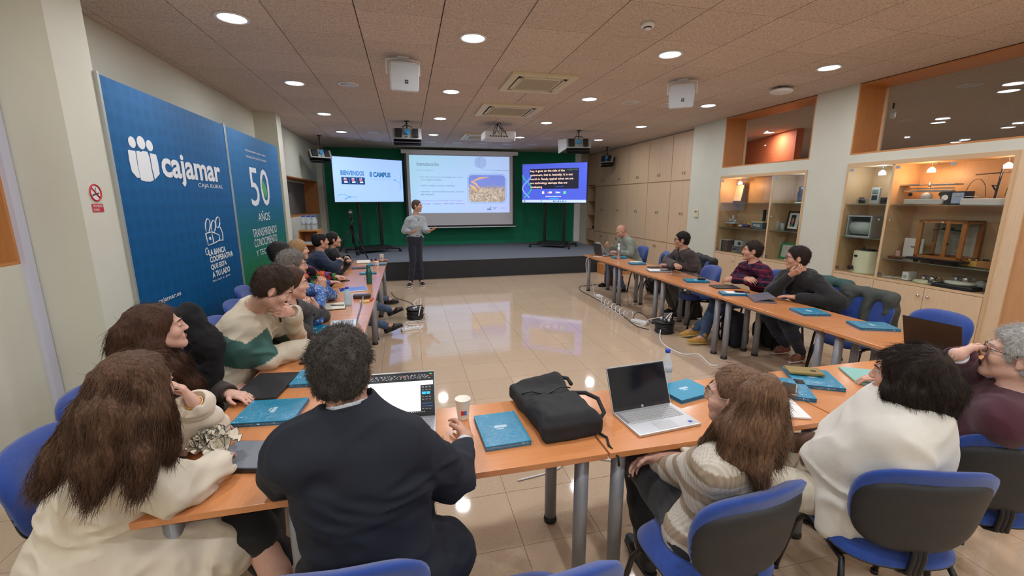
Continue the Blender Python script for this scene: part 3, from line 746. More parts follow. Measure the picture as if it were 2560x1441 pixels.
def television(name_label, bl, br, h, stand_u, stand_label):
    P_ = Panel(bl, br, h); t = thing('television', name_label, 'television')
    bz = .018; bm = BM()
    a = P_.p(0, 0) - P_.u*bz - P_.v*bz - P_.n*.06
    prism(bm, [tuple(P_.p(x, y) + P_.u*dx*bz + P_.v*dy*bz - P_.n*.05) for x, y, dx, dy in ((0, 0, -1, -1), (1, 0, 1, -1), (1, 1, 1, 1), (0, 1, -1, 1))], tuple(P_.n*.046))
    obj('housing', bm, BLACK, t)
    # stand
    s = thing('television_stand', stand_label, 'stand'); c = P_.p(.5, .5)
    M = Matrix(((P_.u[0], -P_.n[0], 0), (P_.u[1], -P_.n[1], 0), (0, 0, 1)))
    bz0 = .43; F = lambda x, y, z: tuple(V3(c[0], c[1], 0) + P_.u*x - P_.n*y + V3(0, 0, z))
    for sx in (-1, 1):
        bm = BM(); w = .035
        prism(bm, [F(sx*.30-w, .10, bz0+.12), F(sx*.30+w, .10, bz0+.12), F(sx*.30+w, .10, c[2]+.3), F(sx*.30-w, .10, c[2]+.3)], tuple(-P_.n*.06)); obj('upright', bm, BLACKM, s)
    bm = BM()
    for z in (c[2]-.15, c[2]+.2): prism(bm, [F(-.36, .062, z), F(.36, .062, z), F(.36, .062, z+.05), F(-.36, .062, z+.05)], tuple(-P_.n*.035))
    obj('bracket', bm, BLACKM, s)
    bm = BM(); prism(bm, [F(-.42, -.15, bz0+.08), F(.42, -.15, bz0+.08), F(.38, .32, bz0+.08), F(-.38, .32, bz0+.08)], (0, 0, .09)); obj('base_shelf', bm, BLACK, s)
    for sx in (-1, 1):
        for ya, yb in ((-.05, -.3), (.25, .42)): obj('outrigger', tube(BM(), [F(sx*.36, ya, bz0+.1), F(sx*.6, yb, bz0+.085)], .025, 8), BLACKM, s)
    for sx in (-1, 1):
        for yy in (-.3, .42):
            bm = BM(); cyl(bm, F(sx*.6-.02, yy, bz0+.04), F(sx*.6+.02, yy, bz0+.04), .04, n=14); obj('castor', bm, BLACK, s)
    tube(bm := BM(), [F(.2, .02, c[2]-.55), F(.12, .05, c[2]-.9), F(.22, .1, bz0+.3), F(.36, .15, bz0+.15)], .006, 6); obj('cable', bm, BLACK, s, True)
    return t, P_
def nb(n, x): return n
tv, P1 = television('left television showing the welcome slide in pale blue', (-1.735, 11.66, 1.77), (-.083, 12.65, 1.77), 1.1, 0, 'black wheeled stand carrying the left television on the stage')
SW = em('tv_pale_blue', (.30, .46, .95), .95); TEAL = em('tv_teal', (.03, .26, .46), .8); TEALD = em('tv_dark_teal', (.015, .14, .30), .8); NAVY = em('tv_navy', (.0, .035, .15), .8)
P1.rect(tv, 0, 0, 1, 1, SW, 'screen', -.003)
P1.text(tv, 'BIENVENIDOS', .10, .42, .60, .705, TEALD, .03); P1.text(tv, 'II CAMPUS', .50, .81, .58, .70, TEALD, .05)
P1.text(tv, 'Jornada de Selección', .51, .80, .51, .545, em('tv_faint', (.2, .3, .68), .9), 0)
P1.rect(tv, .105, .40, .425, .56, NAVY)
for k in range(3):
    x = .135+k*.107; P1.rect(tv, x, .485, x+.04, .515, em('tv_red', (.7, .15, .2), .9), off=.002); P1.rect(tv, x+.005, .435, x+.05, .465, em('tv_white', (.75, .85, .95), .9), off=.002)
    bm = BM()
    for dx in (.008, .03): ball(bm, P1.p(x+dx, .53, .003), .012, 8)
    obj('picture_dots', bm, em('tv_white', (.75, .85, .95), .9), tv)
    if k: P1.rect(tv, x-.035, .41, x-.033, .55, SW, off=.002)
bm = BM(); tube(bm, [P1.p(*q, .002) for q in ((.04, .15), (.1, .17), (.17, .15), (.2, .10), (.27, .12), (.3, .09))], .004, 4); tube(bm, [P1.p(*q, .002) for q in ((.13, .06), (.17, .10), (.22, .13))], .008, 4)
tube(bm, [P1.p(*q, .002) for q in ((.86, .53), (.9, .5), (.95, .47), (.98, .35), (.95, .3), (.97, .62), (.96, .75))], .004, 4); tube(bm, [P1.p(.87+.018*math.cos(a), .53+.02*math.sin(a), .002) for a in np.linspace(0, 6.3, 10)], .005, 4); obj('picture_branch', bm, TEAL, tv)
tv, P2 = television('right television with live captions over a purple-blue slide', (3.37, 12.76, 1.735), (4.91, 11.56, 1.73), 1.1, 0, 'black wheeled stand carrying the right television beside the shelves')
PB = em('tv_purple_blue', (.055, .085, .50), 1.1); P2.rect(tv, 0, 0, 1, 1, PB, 'screen', -.003)
P2.rect(tv, 0, 0, 1, .07, em('tv_taskbar', (.45, .55, .95), 1.), 'task_bar')
CAPB = em('tv_caption_box', (.006, .006, .02), 1.); P2.rrect(tv, .12, .355, .88, .87, .01, CAPB, 'caption_box')
CAPT = em('tv_caption_text', (.95, .62, .50), 1.3)
for i, (s_, x1) in enumerate((('hey, it goes on the side of the', .67), ('customers, that is, basically. It is not', .79), ('worth it. Ready, typical when we are', .80), ('are technology startups that are', .71), ('developing', .32))):
    P2.text(tv, s_, .13, x1, .775-.103*i, .845-.103*i, CAPT, .008)
P2.text(tv, 'cajamar', .70, .875, .80, .86, em('tv_dim', (.06, .12, .12), .8), .02, off=.0016); P2.text(tv, 'ADNAGRO', .53, .66, .395, .43, em('tv_dimblue', (.03, .1, .35), .8), .02, off=.0016)
P2.text(tv, 'plataformatierra.es', .38, .62, .135, .175, em('tv_white', (.75, .85, .95), .9), .02); P2.text(tv, 'TIERRA', .53, .61, .24, .28, em('tv_white', (.75, .85, .95), .9), .04)
P2.rect(tv, .44, .09, .58, .115, em('tv_cyan', (.02, .35, .75), .9)); P2.rect(tv, .655, .225, .695, .29, em('tv_green', (.1, .7, .25), .9)); P2.rect(tv, .32, .23, .355, .29, em('tv_white', (.75, .85, .95), .9)); P2.rect(tv, .405, .235, .43, .27, em('tv_red', (.7, .15, .2), .9)); P2.rect(tv, .43, .24, .475, .285, em('tv_white', (.75, .85, .95), .9))
for k, x in enumerate((.03, .3, .5, .53, .57, .6, .64, .68)): P2.rect(tv, x, .02, x+.02, .05, (NAVY, TEAL)[k % 2], 'task_icon', off=.002)
for w_, ph, mm in ((.1, 0, em('tv_dna_a', (.2, .35, .9), .9)), (.1, PI, em('tv_dna_b', (.03, .4, .3), .9))):
    bm = BM(); tube(bm, [P2.p(.075+.07*math.cos(ph+a*.9), .72-.1*a, .003) for a in np.linspace(0, 6, 28)], .018, 6); obj('picture_helix', bm, mm, tv)
# projection screen
t = thing('projection_screen', 'white pull-down projection screen showing the Introducción slide', 'screen')
sy = 13.3; P3 = Panel((.12, sy, 1.43), (3.10, sy, 1.43), 1.66)
obj('cassette', box(BM(), -.10, 3.36, sy-.06, sy+.08, 3.13, 3.24, bev=.01), mat('screen_casing', (.7, .7, .7), .4), t)
FAB = mat('screen_fabric', (.60, .58, .60), .8); bm = BM(); box(bm, -.02, 3.26, sy+.002, sy+.006, 1.02, 3.14); obj('black_backing', bm, BLACK, t)
obj('fabric', box(BM(), .04, 3.20, sy-.001, sy+.001, 1.06, 3.14), FAB, t); obj('bottom_bar', box(BM(), -.04, 3.30, sy-.012, sy+.02, .985, 1.01, bev=.003), WHITE, t)
SL = em('slide_light', (.36, .60, .84), .95)
m, tt, b = new_mat('slide_gradient'); b.inputs['Base Color'].default_value = (.4, .4, .4, 1)
g = N(tt, 'ShaderNodeTexCoord'); s_ = N(tt, 'ShaderNodeSeparateXYZ'); tt.links.new(g.outputs['Object'], s_.inputs[0]); mr = N(tt, 'ShaderNodeMapRange'); mr.inputs[1].default_value = .3; mr.inputs[2].default_value = 3.1
ad = N(tt, 'ShaderNodeMath', operation='SUBTRACT'); tt.links.new(s_.outputs[0], ad.inputs[0]); tt.links.new(s_.outputs[2], ad.inputs[1]); 
mr.inputs[1].default_value = -3; mr.inputs[2].default_value = 1.6; tt.links.new(ad.outputs[0], mr.inputs[0]); rr = N(tt, 'ShaderNodeValToRGB'); rr.color_ramp.elements[0].color = (.36, .64, .80, 1); rr.color_ramp.elements[1].color = (.42, .49, .86, 1)
tt.links.new(mr.outputs[0], rr.inputs[0]); tt.links.new(rr.outputs[0], b.inputs['Emission Color']); b.inputs['Emission Strength'].default_value = .80; tt.links.new(rr.outputs[0], b.inputs['Base Color'])
P3.rect(t, 0, 0, 1, 1, m, 'projected_slide', .003)
INK = em('slide_ink', (.09, .15, .24), .7); INK2 = em('slide_soft_ink', (.20, .30, .42), .8); INKP = em('slide_purple_ink', (.30, .24, .52), .8)
P3.text(t, 'Introducción', .07, .285, .82, .885, INK2, .03, .006); P3.text(t, 'Errores clásicos', .07, .23, .735, .765, INK2, 0, .006)
for s_, x0, x1, y, bo in (('Nos enfocamos en la tecnología, pero no en', .10, .52, .63, .03), ('cómo llegar al cliente.', .10, .305, .58, .03), ('Definir canales, pricing y mensajes.', .10, .44, .48, .03), ('Identificar oportunidades basadas en datos', .10, .53, .375, .03), ('del mercado.', .10, .23, .33, .03)):
    P3.text(t, s_, x0, x1, y-.016, y+.016, INK2, bo, .006)
for y in (.63, .48, .375): obj('bullet', ball(BM(), P3.p(.08, y, .006), .012, 8), INK2, t)
P3.text(t, 'Necesitamos una estrategia que integre', .07, .51, .20, .235, INKP, .0, .006); P3.text(t, 'Tecnología + Equipo + Mercado relevante', .07, .53, .145, .18, INKP, .03, .006)
P3.rrect(t, .565, .175, .965, .69, .045, em('slide_outline', (.12, .3, .55), .8), 'outline', .006, line=.006)
m, tt, b = new_mat('wheat_photo'); b.inputs['Base Color'].default_value = (.3, .3, .3, 1)
g = N(tt, 'ShaderNodeTexCoord'); s_ = N(tt, 'ShaderNodeSeparateXYZ'); tt.links.new(g.outputs['Object'], s_.inputs[0]); nz = N(tt, 'ShaderNodeTexNoise'); nz.inputs['Scale'].default_value = 14; nz.inputs['Detail'].default_value = 6; nz.inputs['Distortion'].default_value = 1.2
tt.links.new(g.outputs['Object'], nz.inputs['Vector']); r1 = N(tt, 'ShaderNodeValToRGB'); r1.color_ramp.elements[0].color = (.20, .15, .13, 1); r1.color_ramp.elements[1].color = (.85, .66, .48, 1); r1.color_ramp.elements[0].position = .35; r1.color_ramp.elements[1].position = .65
tt.links.new(nz.outputs['Fac'], r1.inputs[0]); ma = N(tt, 'ShaderNodeMath', operation='MULTIPLY_ADD'); tt.links.new(nz.outputs['Fac'], ma.inputs[0]); ma.inputs[1].default_value = .35; tt.links.new(s_.outputs[2], ma.inputs[2])
mr = N(tt, 'ShaderNodeMapRange'); mr.inputs[1].default_value = 2.33; mr.inputs[2].default_value = 2.42; tt.links.new(ma.outputs[0], mr.inputs[0]); mx = N(tt, 'ShaderNodeMix', data_type='RGBA'); tt.links.new(mr.outputs[0], mx.inputs[0]); tt.links.new(r1.outputs[0], mx.inputs[6]); mx.inputs[7].default_value = (.13, .22, .80, 1)
tt.links.new(mx.outputs[2], b.inputs['Emission Color']); b.inputs['Emission Strength'].default_value = .75
P3.rrect(t, .575, .19, .955, .675, .04, m, 'wheat_photo', .006)
bm = BM()
for (q0, q1, r_) in (((.60, .55), (.78, .64), .03), ((.585, .5), (.66, .38), .04), ((.60, .56), (.69, .44), .03)): tube(bm, [P3.p(*q0, .008), P3.p((q0[0]+q1[0])/2, (q0[1]+q1[1])/2+.02, .008), P3.p(*q1, .008)], [r_*.4, r_, r_*.3], 6)
o = obj('wheat_ear', bm, em('wheat_ear_gold', (.85, .5, .22), .7), t); 
bm = BM(); tube(bm, [P3.p(.70, .995, .006), P3.p(.68, .9, .006), P3.p(.695, .8, .006), P3.p(.74, .765, .006), P3.p(.99, .755, .006)], .007, 6); obj('outline', bm, INK2, t)
P3.rrect(t, .64, .80, .76, .985, .04, em('slide_lilac', (.30, .42, .72), .80), 'tint_shape', .004)
bm = BM()
for q in ((.775, .10, .005), (.80, .10, .012)): ball(bm, P3.p(q[0], q[1], .006), q[2]*1.6, 8)
for q in ((.77, .06), (.785, .06), (.80, .06)): boxc(bm, P3.p(*q, .006), (.03, .004, .05))
obj('logo', bm, INK, t); P3.text(t, 'FUNDACIÓN\nCAJAMAR', .825, .865, .055, .105, INK, .02, .006); P3.text(t, 'OTRI', .905, .95, .06, .1, INK2, 0, .006)

# ================================================================ CEILING EQUIPMENT
def yawM(a): return Matrix.Rotation(a, 3, 'Z')
MESH = mat('speaker_grille', (.50, .52, .55), .6, bump=.3, bscale=900, var=.05, scale=600)
def loudspeaker(label, x, y, rz, tilt):
    t = thing('loudspeaker', label, 'loudspeaker', (x, y, CEIL), rz)
    M = Matrix.Translation((0, 0, -.19)) @ Matrix.Rotation(tilt, 4, 'X')
    def R(bm): bm.transform(M); return bm
    w, h = .155, .145
    bm = BM(); f = [(-w, -.11, -h), (w, -.11, -h), (w, -.11, h), (-w, -.11, h)]; b_ = [(-w*.72, .11, -h*.8), (w*.72, .11, -h*.8), (w*.72, .11, h*.8), (-w*.72, .11, h*.8)]
    v = [bm.verts.new(p) for p in f+b_]
    for q in ((0, 1, 2, 3), (7, 6, 5, 4), (1, 0, 4, 5), (2, 1, 5, 6), (3, 2, 6, 7), (0, 3, 7, 4)): bm.faces.new([v[i] for i in q])
    bmesh.ops.recalc_face_normals(bm, faces=bm.faces[:]); bmesh.ops.bevel(bm, geom=bm.edges[:], offset=.018, segments=3, affect='EDGES')
    obj('cabinet', R(bm), WHITE, t, True)
    obj('grille', R(box(BM(), -w+.014, w-.014, -.116, -.108, -h+.014, h-.014, bev=.003)), MESH, t)
    obj('badge', R(box(BM(), .0, .035, -.119, -.1155, -.06, -.025)), BLACK, t)
    M3_ = np.array(M.to_3x3()); o_ = np.array(M @ Vector((.0175, -.119, -.0425))); text(t, 'JBL', o_, M3_@V3(1, 0, 0), M3_@V3(0, 0, 1), .024, .012, WHITE, bold=.03, off=.0006)
    bm = BM(); tube(bm, [(-.17, 0, -.17), (-.175, 0, -.03), (-.06, 0, -.008), (.06, 0, -.008), (.175, 0, -.03), (.17, 0, -.17)], .011, 8); boxc(bm, (0, 0, -.006), (.12, .1, .012)); obj('bracket', bm, WHITE, t)
    return t
_p = at(990, 128, z=CEIL); loudspeaker('square white loudspeaker hanging left of centre, facing the camera', .03, 5.15, .12, .25)
loudspeaker('square white loudspeaker turned aside above the right row of desks', 3.5, 5.25, -.62, .25)
BLUEL = mat('blue_lamp_part', (.02, .25, .55), .4)
def stage_lamp(label, x, y, rz, drop=.28, tilt=-.35, flap=False, w=.27):
    t = thing('stage_lamp', label, 'stage lamp', (x, y, CEIL), rz); M = Matrix.Translation((0, 0, -drop)) @ Matrix.Rotation(tilt, 4, 'X')
    def R(bm): bm.transform(M); return bm
    bm = BM(); cyl(bm, (0, 0, 0), (0, 0, -drop+.1), .012, n=8); tube(bm, [(-.1, 0, -drop+.12), (-.04, 0, -drop+.15), (.04, 0, -drop+.15), (.1, 0, -drop+.12)], .008, 6); boxc(bm, (0, 0, -.01), (.09, .05, .02)); obj('hanger', bm, BLACKM, t)
    h = .11
    bm = BM(); box(bm, -w, w, -.012, 0, -h, h); 
    obj('rear_plate', R(bm), mat('lamp_alu', (.42, .42, .40), .4, metal=.6), t)
    bm = BM(); box(bm, -w+.01, w-.01, 0, .13, -h+.01, h-.01); obj('housing', R(bm), BLACKM, t)
    bm = BM(); prism(bm, [(-w, .13, -h), (w, .13, -h), (w*.93, .05, -h-.10), (-w*.93, .05, -h-.10)], (0, .006, -.004)); obj('lower_flap', R(bm), BLACKM, t)
    bm = BM(); box(bm, -w+.04, -w+.17, -.05, -.012, -h+.03, h-.02, bev=.004); obj('ballast', R(bm), BLACK, t)
    bm = BM(); box(bm, w-.17, w-.06, -.05, -.012, -h+.03, h-.02, bev=.004); obj('ballast', R(bm), BLACK, t)
    bm = BM(); cyl(bm, (0, -.06, .02), (0, -.012, .02), .045, n=14); cyl(bm, (0, -.04, -.06), (0, -.012, -.06), .015, n=8); obj('blue_fitting', R(bm), BLUEL, t)
    if flap:
        bm = BM(); prism(bm, [(-w, .0, -h), (-w, .0, h), (-w-.17, .1, h+.03), (-w-.17, .1, -h-.08)], (.005, .005, 0)); obj('side_flap', R(bm), mat('flap_alu', (.62, .66, .72), .35, metal=.3), t)
    tube(bm := BM(), [(0, .0, -.01), (-.05, .02, -.1), (-.1, 0, -.2), (-.12, -.02, -drop)], .005, 5); obj('cable', bm, BLACK, t)
    return t
stage_lamp('leftmost studio lamp under the ceiling, above the window', -1.93, 11.4, .55, .42, -.5, w=.25)
stage_lamp('studio lamp hanging above the left edge of the projection screen', .07, 9.0, 0, .24)
stage_lamp('studio lamp with an open side flap above the right television', 3.75, 9.35, -.2, .28, flap=True)
stage_lamp('rightmost studio lamp in front of the maple cupboards', 5.75, 12.1, -.9, .34, -.4, w=.2)
# projector
t = thing('projector', 'white video projector hanging from the ceiling with dangling cables', 'projector', (1.83, 8.9, CEIL))
obj('body', box(BM(), -.30, .33, -.22, .22, -.33, -.17, bev=.025), mat('projector_white', (.62, .62, .64), .4), t, False)
obj('mount', cyl(BM(), (0, 0, 0), (0, 0, -.17), .03), WHITE, t)
bm = BM()
for k in range(6):
    a = k*1.1; tube(bm, [(0, -.03, -.02), (.05*math.cos(a), -.1, -.1+.02*k), (.12*math.cos(a), -.22, -.18), (.14*math.cos(a+.3), -.235, -.27+.01*k)], .006, 5)
obj('cable', bm, BLACK, t, True)
bm = BM()
for k in range(7): box(bm, -.2+.055*k, -.165+.055*k, -.224, -.219, -.285, -.262)
obj('socket_row', bm, BLACK, t); obj('corner_foot', ball(BM(), (.3, -.2, -.335), .02, 8), WHITE, t)
# air conditioning cassettes
def cassette(label, x0, x1, y0, y1, drop=0.03, col=CREAMP):
    t = thing('air_conditioning_cassette', label, 'air conditioner', ((x0+x1)/2, (y0+y1)/2, CEIL)); w = (x1-x0)/2; h = (y1-y0)/2
    bm = BM(); i = .26
    box(bm, -w, w, -h, -h*.78, -drop, -.001); box(bm, -w, w, h*.78, h, -drop, -.001); box(bm, -w, -w*.78, -h*.78, h*.78, -drop, -.001); box(bm, w*.78, w, -h*.78, h*.78, -drop, -.001)
    for s in (-1, 1):
        box(bm, -w*.66, w*.66, s*h*.60-.012, s*h*.60+.012, -drop, -.001); box(bm, s*w*.60-.012, s*w*.60+.012, -h*.66, h*.66, -drop, -.001)
    obj('frame', bm, col, t)
    obj('louvre_gap', box(BM(), -w*.78, w*.78, -h*.78, h*.78, -.012, -.001), BLACK, t)
    for s in (-1, 1):
        bm = BM(); box(bm, -w*.62, w*.62, s*h*.70-.022, s*h*.70+.016, -drop-.004, -drop+.004, M=None); obj('louvre', bm, col, t)
        bm = BM(); box(bm, s*w*.70-.016, s*w*.70+.022, -h*.58, h*.58, -drop-.004, -drop+.004); obj('louvre', bm, col, t)
    bm = BM(); n = 16
    for k in range(n):
        y = -h*.54 + h*1.08*k/(n-1); box(bm, -w*.56, w*.56, y-.006, y+.006, -drop-.001, -.012)
    for k in range(20):
        x = -w*.54 + w*1.08*k/19; box(bm, x-.003, x+.003, -h*.55, h*.55, -drop, -.012)
    obj('grille', bm, mat('grille_cream', (.60, .52, .36), .5), t)['kind'] = 'stuff'
cassette('cream air conditioning cassette nearest the camera, with open louvres', 1.30, 2.13, 5.35, 6.22)
cassette('cream air conditioning cassette just in front of the projector', 1.24, 2.26, 7.10, 8.05)
cassette('farthest air conditioning cassette, left of the projector', 1.36, 2.0, 10.34, 11.24)
t = thing('smoke_detector', 'round white smoke detector on the near ceiling', 'smoke detector', (2.10, 3.72, CEIL))
obj('base', lathe(BM(), [(.055, -.001), (.058, -.022), (.05, -.032), (.03, -.034), (.001, -.034)][::-1]), WHITE, t, True)
obj('slot', lathe(BM(), [(.001, -.044), (.034, -.043), (.034, -.035), (.001, -.035)]), BLACK, t, True); obj('cap', lathe(BM(), [(.001, -.052), (.026, -.050), (.032, -.042), (.001, -.041)]), WHITE, t, True)
t = thing('access_point', 'flat white rounded wireless box under the ceiling at the right', 'access point', (5.05, 5.28, CEIL), .5)
bm = BM(); ball(bm, (0, 0, -.05), 1, 24, s=(.17, .14, .035)); obj('housing', bm, WHITE, t, True); obj('bracket', box(BM(), -.08, .06, -.05, .05, -.035, -.001), GREYM, t)
tube(bm := BM(), [(-.1, 0, -.001), (-.14, -.02, -.03), (-.12, -.05, -.05)], .006, 6); obj('cable', bm, BLACK, t)
t = thing('security_camera', 'small white security camera under the hall ceiling behind the glass', 'camera', (7.62, 5.7, CEIL), .9)
obj('bracket', tube(BM(), [(0, 0, 0), (0, 0, -.08), (.03, 0, -.12)], .012, 8), BLACKM, t); bm = BM(); cyl(bm, (-.02, 0, -.12), (.16, -.05, -.18), .04, n=16); obj('barrel', bm, WHITE, t); bm = BM(); cyl(bm, (.16, -.05, -.18), (.168, -.052, -.183), .036, n=16); obj('lens', bm, BLACK, t)
# camera tripod on the stage
t = thing('camera_tripod', 'black tripod with a small camera standing on the stage edge', 'tripod', (-1.32, 11.05, .43))
for k, (dx, dy) in enumerate(((.36, -.34), (-.38, -.12), (.02, .42))):
    bm = BM(); tube(bm, [(0, 0, .78), (dx*.55, dy*.55, .36), (dx, dy, .012)], [.022, .018, .012], 8); boxc(bm, (dx*.5, dy*.5, .4), (.05, .05, .05)); obj('leg', bm, BLACKM, t)
bm = BM(); cyl(bm, (0, 0, .35), (0, 0, .95), .016, n=10); boxc(bm, (0, 0, .8), (.1, .1, .06)); obj('column', bm, BLACKM, t)
bm = BM(); boxc(bm, (0, 0, .99), (.09, .07, .06)); boxc(bm, (0, 0, 1.04), (.07, .12, .02)); tube(bm, [(0, 0, 1.0), (.05, -.12, .93), (.06, -.25, .86)], .008, 6); obj('pan_head', bm, BLACK, t)
bm = BM(); boxc(bm, (0, 0, 1.10), (.10, .06, .08)); boxc(bm, (0, 0, 1.15), (.06, .05, .03)); cyl(bm, (0, .02, 1.1), (0, .1, 1.1), .03); obj('camera_body', bm, BLACK, t); obj('screen', box(BM(), -.035, .035, -.034, -.03, 1.08, 1.13), mat('cam_lcd', (.3, .3, .32), .2), t)

# ================================================================ TABLES
TOPM = wood('beech_top', (.66, .27, .10), (.60, .235, .082), 0, .26, 5, coat=.35)
TOPY = wood('beech_top_y', (.66, .27, .10), (.60, .235, .082), 1, .26, 5, coat=.35)
EDGE = wood('beech_edge', (.50, .22, .09), (.38, .15, .055), 0, .45, 8, bands=3)
TZ = .73
def table(label, x0, x1, y0, y1, group, along):
    t = thing('table', label, 'table', ((x0+x1)/2, (y0+y1)/2, 0), group=group); w = (x1-x0)/2-.003; h = (y1-y0)/2-.003
    obj('tabletop', box(BM(), -w, w, -h, h, TZ-.028, TZ, bev=.002), TOPM if along == 'x' else TOPY, t)
    i = .10; bm = BM()
    for s in (-1, 1):
        box(bm, -w+i, w-i, s*(h-i)-.012 + (0), s*(h-i)+.012, TZ-.072, TZ-.029); box(bm, s*(w-i)-.012, s*(w-i)+.012, -h+i, h-i, TZ-.072, TZ-.029)
    obj('frame', bm, GREYM, t)
    i = .085
    for sx in (-1, 1):
        for sy in (-1, 1):
            l = obj('leg', cyl(BM(), (sx*(w-i), sy*(h-i), .03), (sx*(w-i), sy*(h-i), TZ-.029), .033, n=20), GREYM, t)
            obj('foot', lathe(BM(), [(.036, 0), (.038, .01), (.034, .034), (.02, .036)], (sx*(w-i), sy*(h-i), 0)), BLACK, l, True)
    return t
gl, gm, gr = 'tables of the left row', 'tables of the front row', 'tables of the right row'
L_Y = [1.56, 2.92, 4.28, 5.64, 7.0, 8.36]; names = ('nearest the camera, holding the ruffled scrunchie', 'second, under the young man in the striped sweater', 'middle one, with the upright water bottle', 'fourth, with the green flask', 'farthest, beside the presenter')
for k in range(5): table('beech table of the left row, ' + names[k], -.99, -.395, L_Y[k], L_Y[k+1], gl, 'y')
for (a, b, l) in ((-.39, .805, 'beech table of the front row in front of the man in the navy suit'), (.81, 2.075, 'beech table of the front row with the silver open laptop'), (2.08, 3.34, 'beech table of the front row with two wrapped notebooks and a wallet, right end')): table(l, a, b, 1.555, 2.155, gm, 'x')
R_Y = [1.52, 2.83, 4.14, 5.45, 6.76, 8.07]; names = ('nearest the camera, with the dark open laptop', 'second, with one blue notebook before the black hoodie', 'middle one, before the plaid shirt', 'fourth, before the dark brown sweatshirt', 'farthest, with the steel flask')
for k in range(5): table('beech table of the right row, ' + names[k], 3.41, 4.01, R_Y[k], R_Y[k+1], gr, 'y')

# ================================================================ CHAIRS
BLUEF = mat('blue_upholstery', (.012, .052, .28), .9, var=.10, scale=40, bump=.35, bscale=700, sheen=.35)
SHELL = mat('black_shell', (.016, .016, .018), .5, bump=.25, bscale=300)
def pad_bm(outline, front, back, curve, nr=8, nt=40, close_f=True):
    """rounded pad: outline(theta)->(a, b); front(r)/back(r) give its thickness either side; curve(a, b) bends it"""
    bm = BM(); rows_ = []
    prof = [(r, front(r)) for r in [i/nr for i in range(nr+1)]] + [(r, back(r)) for r in [i/nr for i in range(nr, -1, -1)]]
    for r, d in prof:
        if r == 0: rows_.append([bm.verts.new(curve(0, 0, d))]); continue
        ring = []
        for k in range(nt):
            a, b = outline(2*PI*k/nt); ring.append(bm.verts.new(curve(a*r, b*r, d)))
        rows_.append(ring)
    for A, B in zip(rows_, rows_[1:]):
        for k in range(nt):
            if len(A) == 1: bm.faces.new((A[0], B[(k+1) % nt], B[k]))
            elif len(B) == 1: bm.faces.new((A[k], A[(k+1) % nt], B[0]))
            else: bm.faces.new((A[k], A[(k+1) % nt], B[(k+1) % nt], B[k]))
    bmesh.ops.recalc_face_normals(bm, faces=bm.faces[:]); return bm
def supere(t, a, b, n=2.8, taper=0., egg=0.):
    c, s = math.cos(t), math.sin(t); x = a*math.copysign(abs(c)**(2/n), c); y = b*math.copysign(abs(s)**(2/n), s)
    return x*(1+taper*y/b), y
def make_chair():
    t = thing('conference_chair', 'x', 'chair')
    back_out = lambda th: supere(th, .240, .185, 3.0, .08)
    def bcurve(a, b, d): return (a, -.215 - .22*(b) * .5 - .04*0 + 1.1*a*a*.9 + d - max(0, b)*.12, .70 + b)
    dome = lambda T: (lambda r: T*(1-r**4)**.5 if r < 1 else 0)
    obj('back_cushion', pad_bm(back_out, dome(.050), lambda r: -.018, bcurve), BLUEF, t, True)
    bo2 = lambda th: supere(th, .236, .160, 3.0, .08)
    obj('back_shell', pad_bm(bo2, lambda r: -.014, lambda r: -.020-.022*(1-r**6), lambda a, b, d: bcurve(a, b-.030, d)), SHELL, t, True)
    so = lambda th: supere(th, .235, .215, 3.0, -.04)
    def scurve(a, b, d): return (a, b+.01, .435 + d + (-.02*max(0, b/.215)**2) + .25*a*a)
    obj('seat_cushion', pad_bm(so, dome(.05), lambda r: -.004, scurve), BLUEF, t, True)
    obj('seat_shell', pad_bm(so, lambda r: -.005, lambda r: -.01-.022*(1-r**6), scurve), SHELL, t, True)
    bm = BM()
    for dx in (-.018, 0, .018): tube(bm, [(dx, .06, .400), (dx, -.17, .396), (dx, -.215, .42), (dx, -.222, .50), (dx, -.215, .56)], .011, 8)
    obj('back_bar', bm, BLACKM, t, True)
    for s in (-1, 1):
        bm = BM(); tube(bm, [(s*.235, .23, .012), (s*.215, .16, .33), (s*.20, .12, .395), (s*.195, .04, .408)], .0125, 8); obj('leg', bm, BLACKM, t, True)
        bm = BM(); tube(bm, [(s*.245, -.26, .012), (s*.22, -.17, .33), (s*.20, -.13, .395), (s*.195, .04, .408)], .0125, 8); obj('leg', bm, BLACKM, t, True)
        obj('foot', cyl(BM(), (s*.235, .23, 0), (s*.235, .23, .02), .016, n=10), BLACK, t); obj('foot', cyl(BM(), (s*.245, -.26, 0), (s*.245, -.26, .02), .016, n=10), BLACK, t)
    bm = BM(); tube(bm, [(-.2, .05, .405), (.2, .05, .405)], .011, 8); tube(bm, [(-.2, -.1, .402), (.2, -.1, .402)], .011, 8); obj('cross_bar', bm, BLACKM, t, True)
    return t
chair0 = make_chair(); _cu = [0]
def chair(x, y, deg, label, group='blue upholstered conference chairs'):
    t = copy_tree(chair0) if _cu[0] else chair0; _cu[0] = 1
    t.location = (x, y, 0); t.rotation_euler = (0, 0, math.radians(deg)); t['label'] = label; t['group'] = group; return t

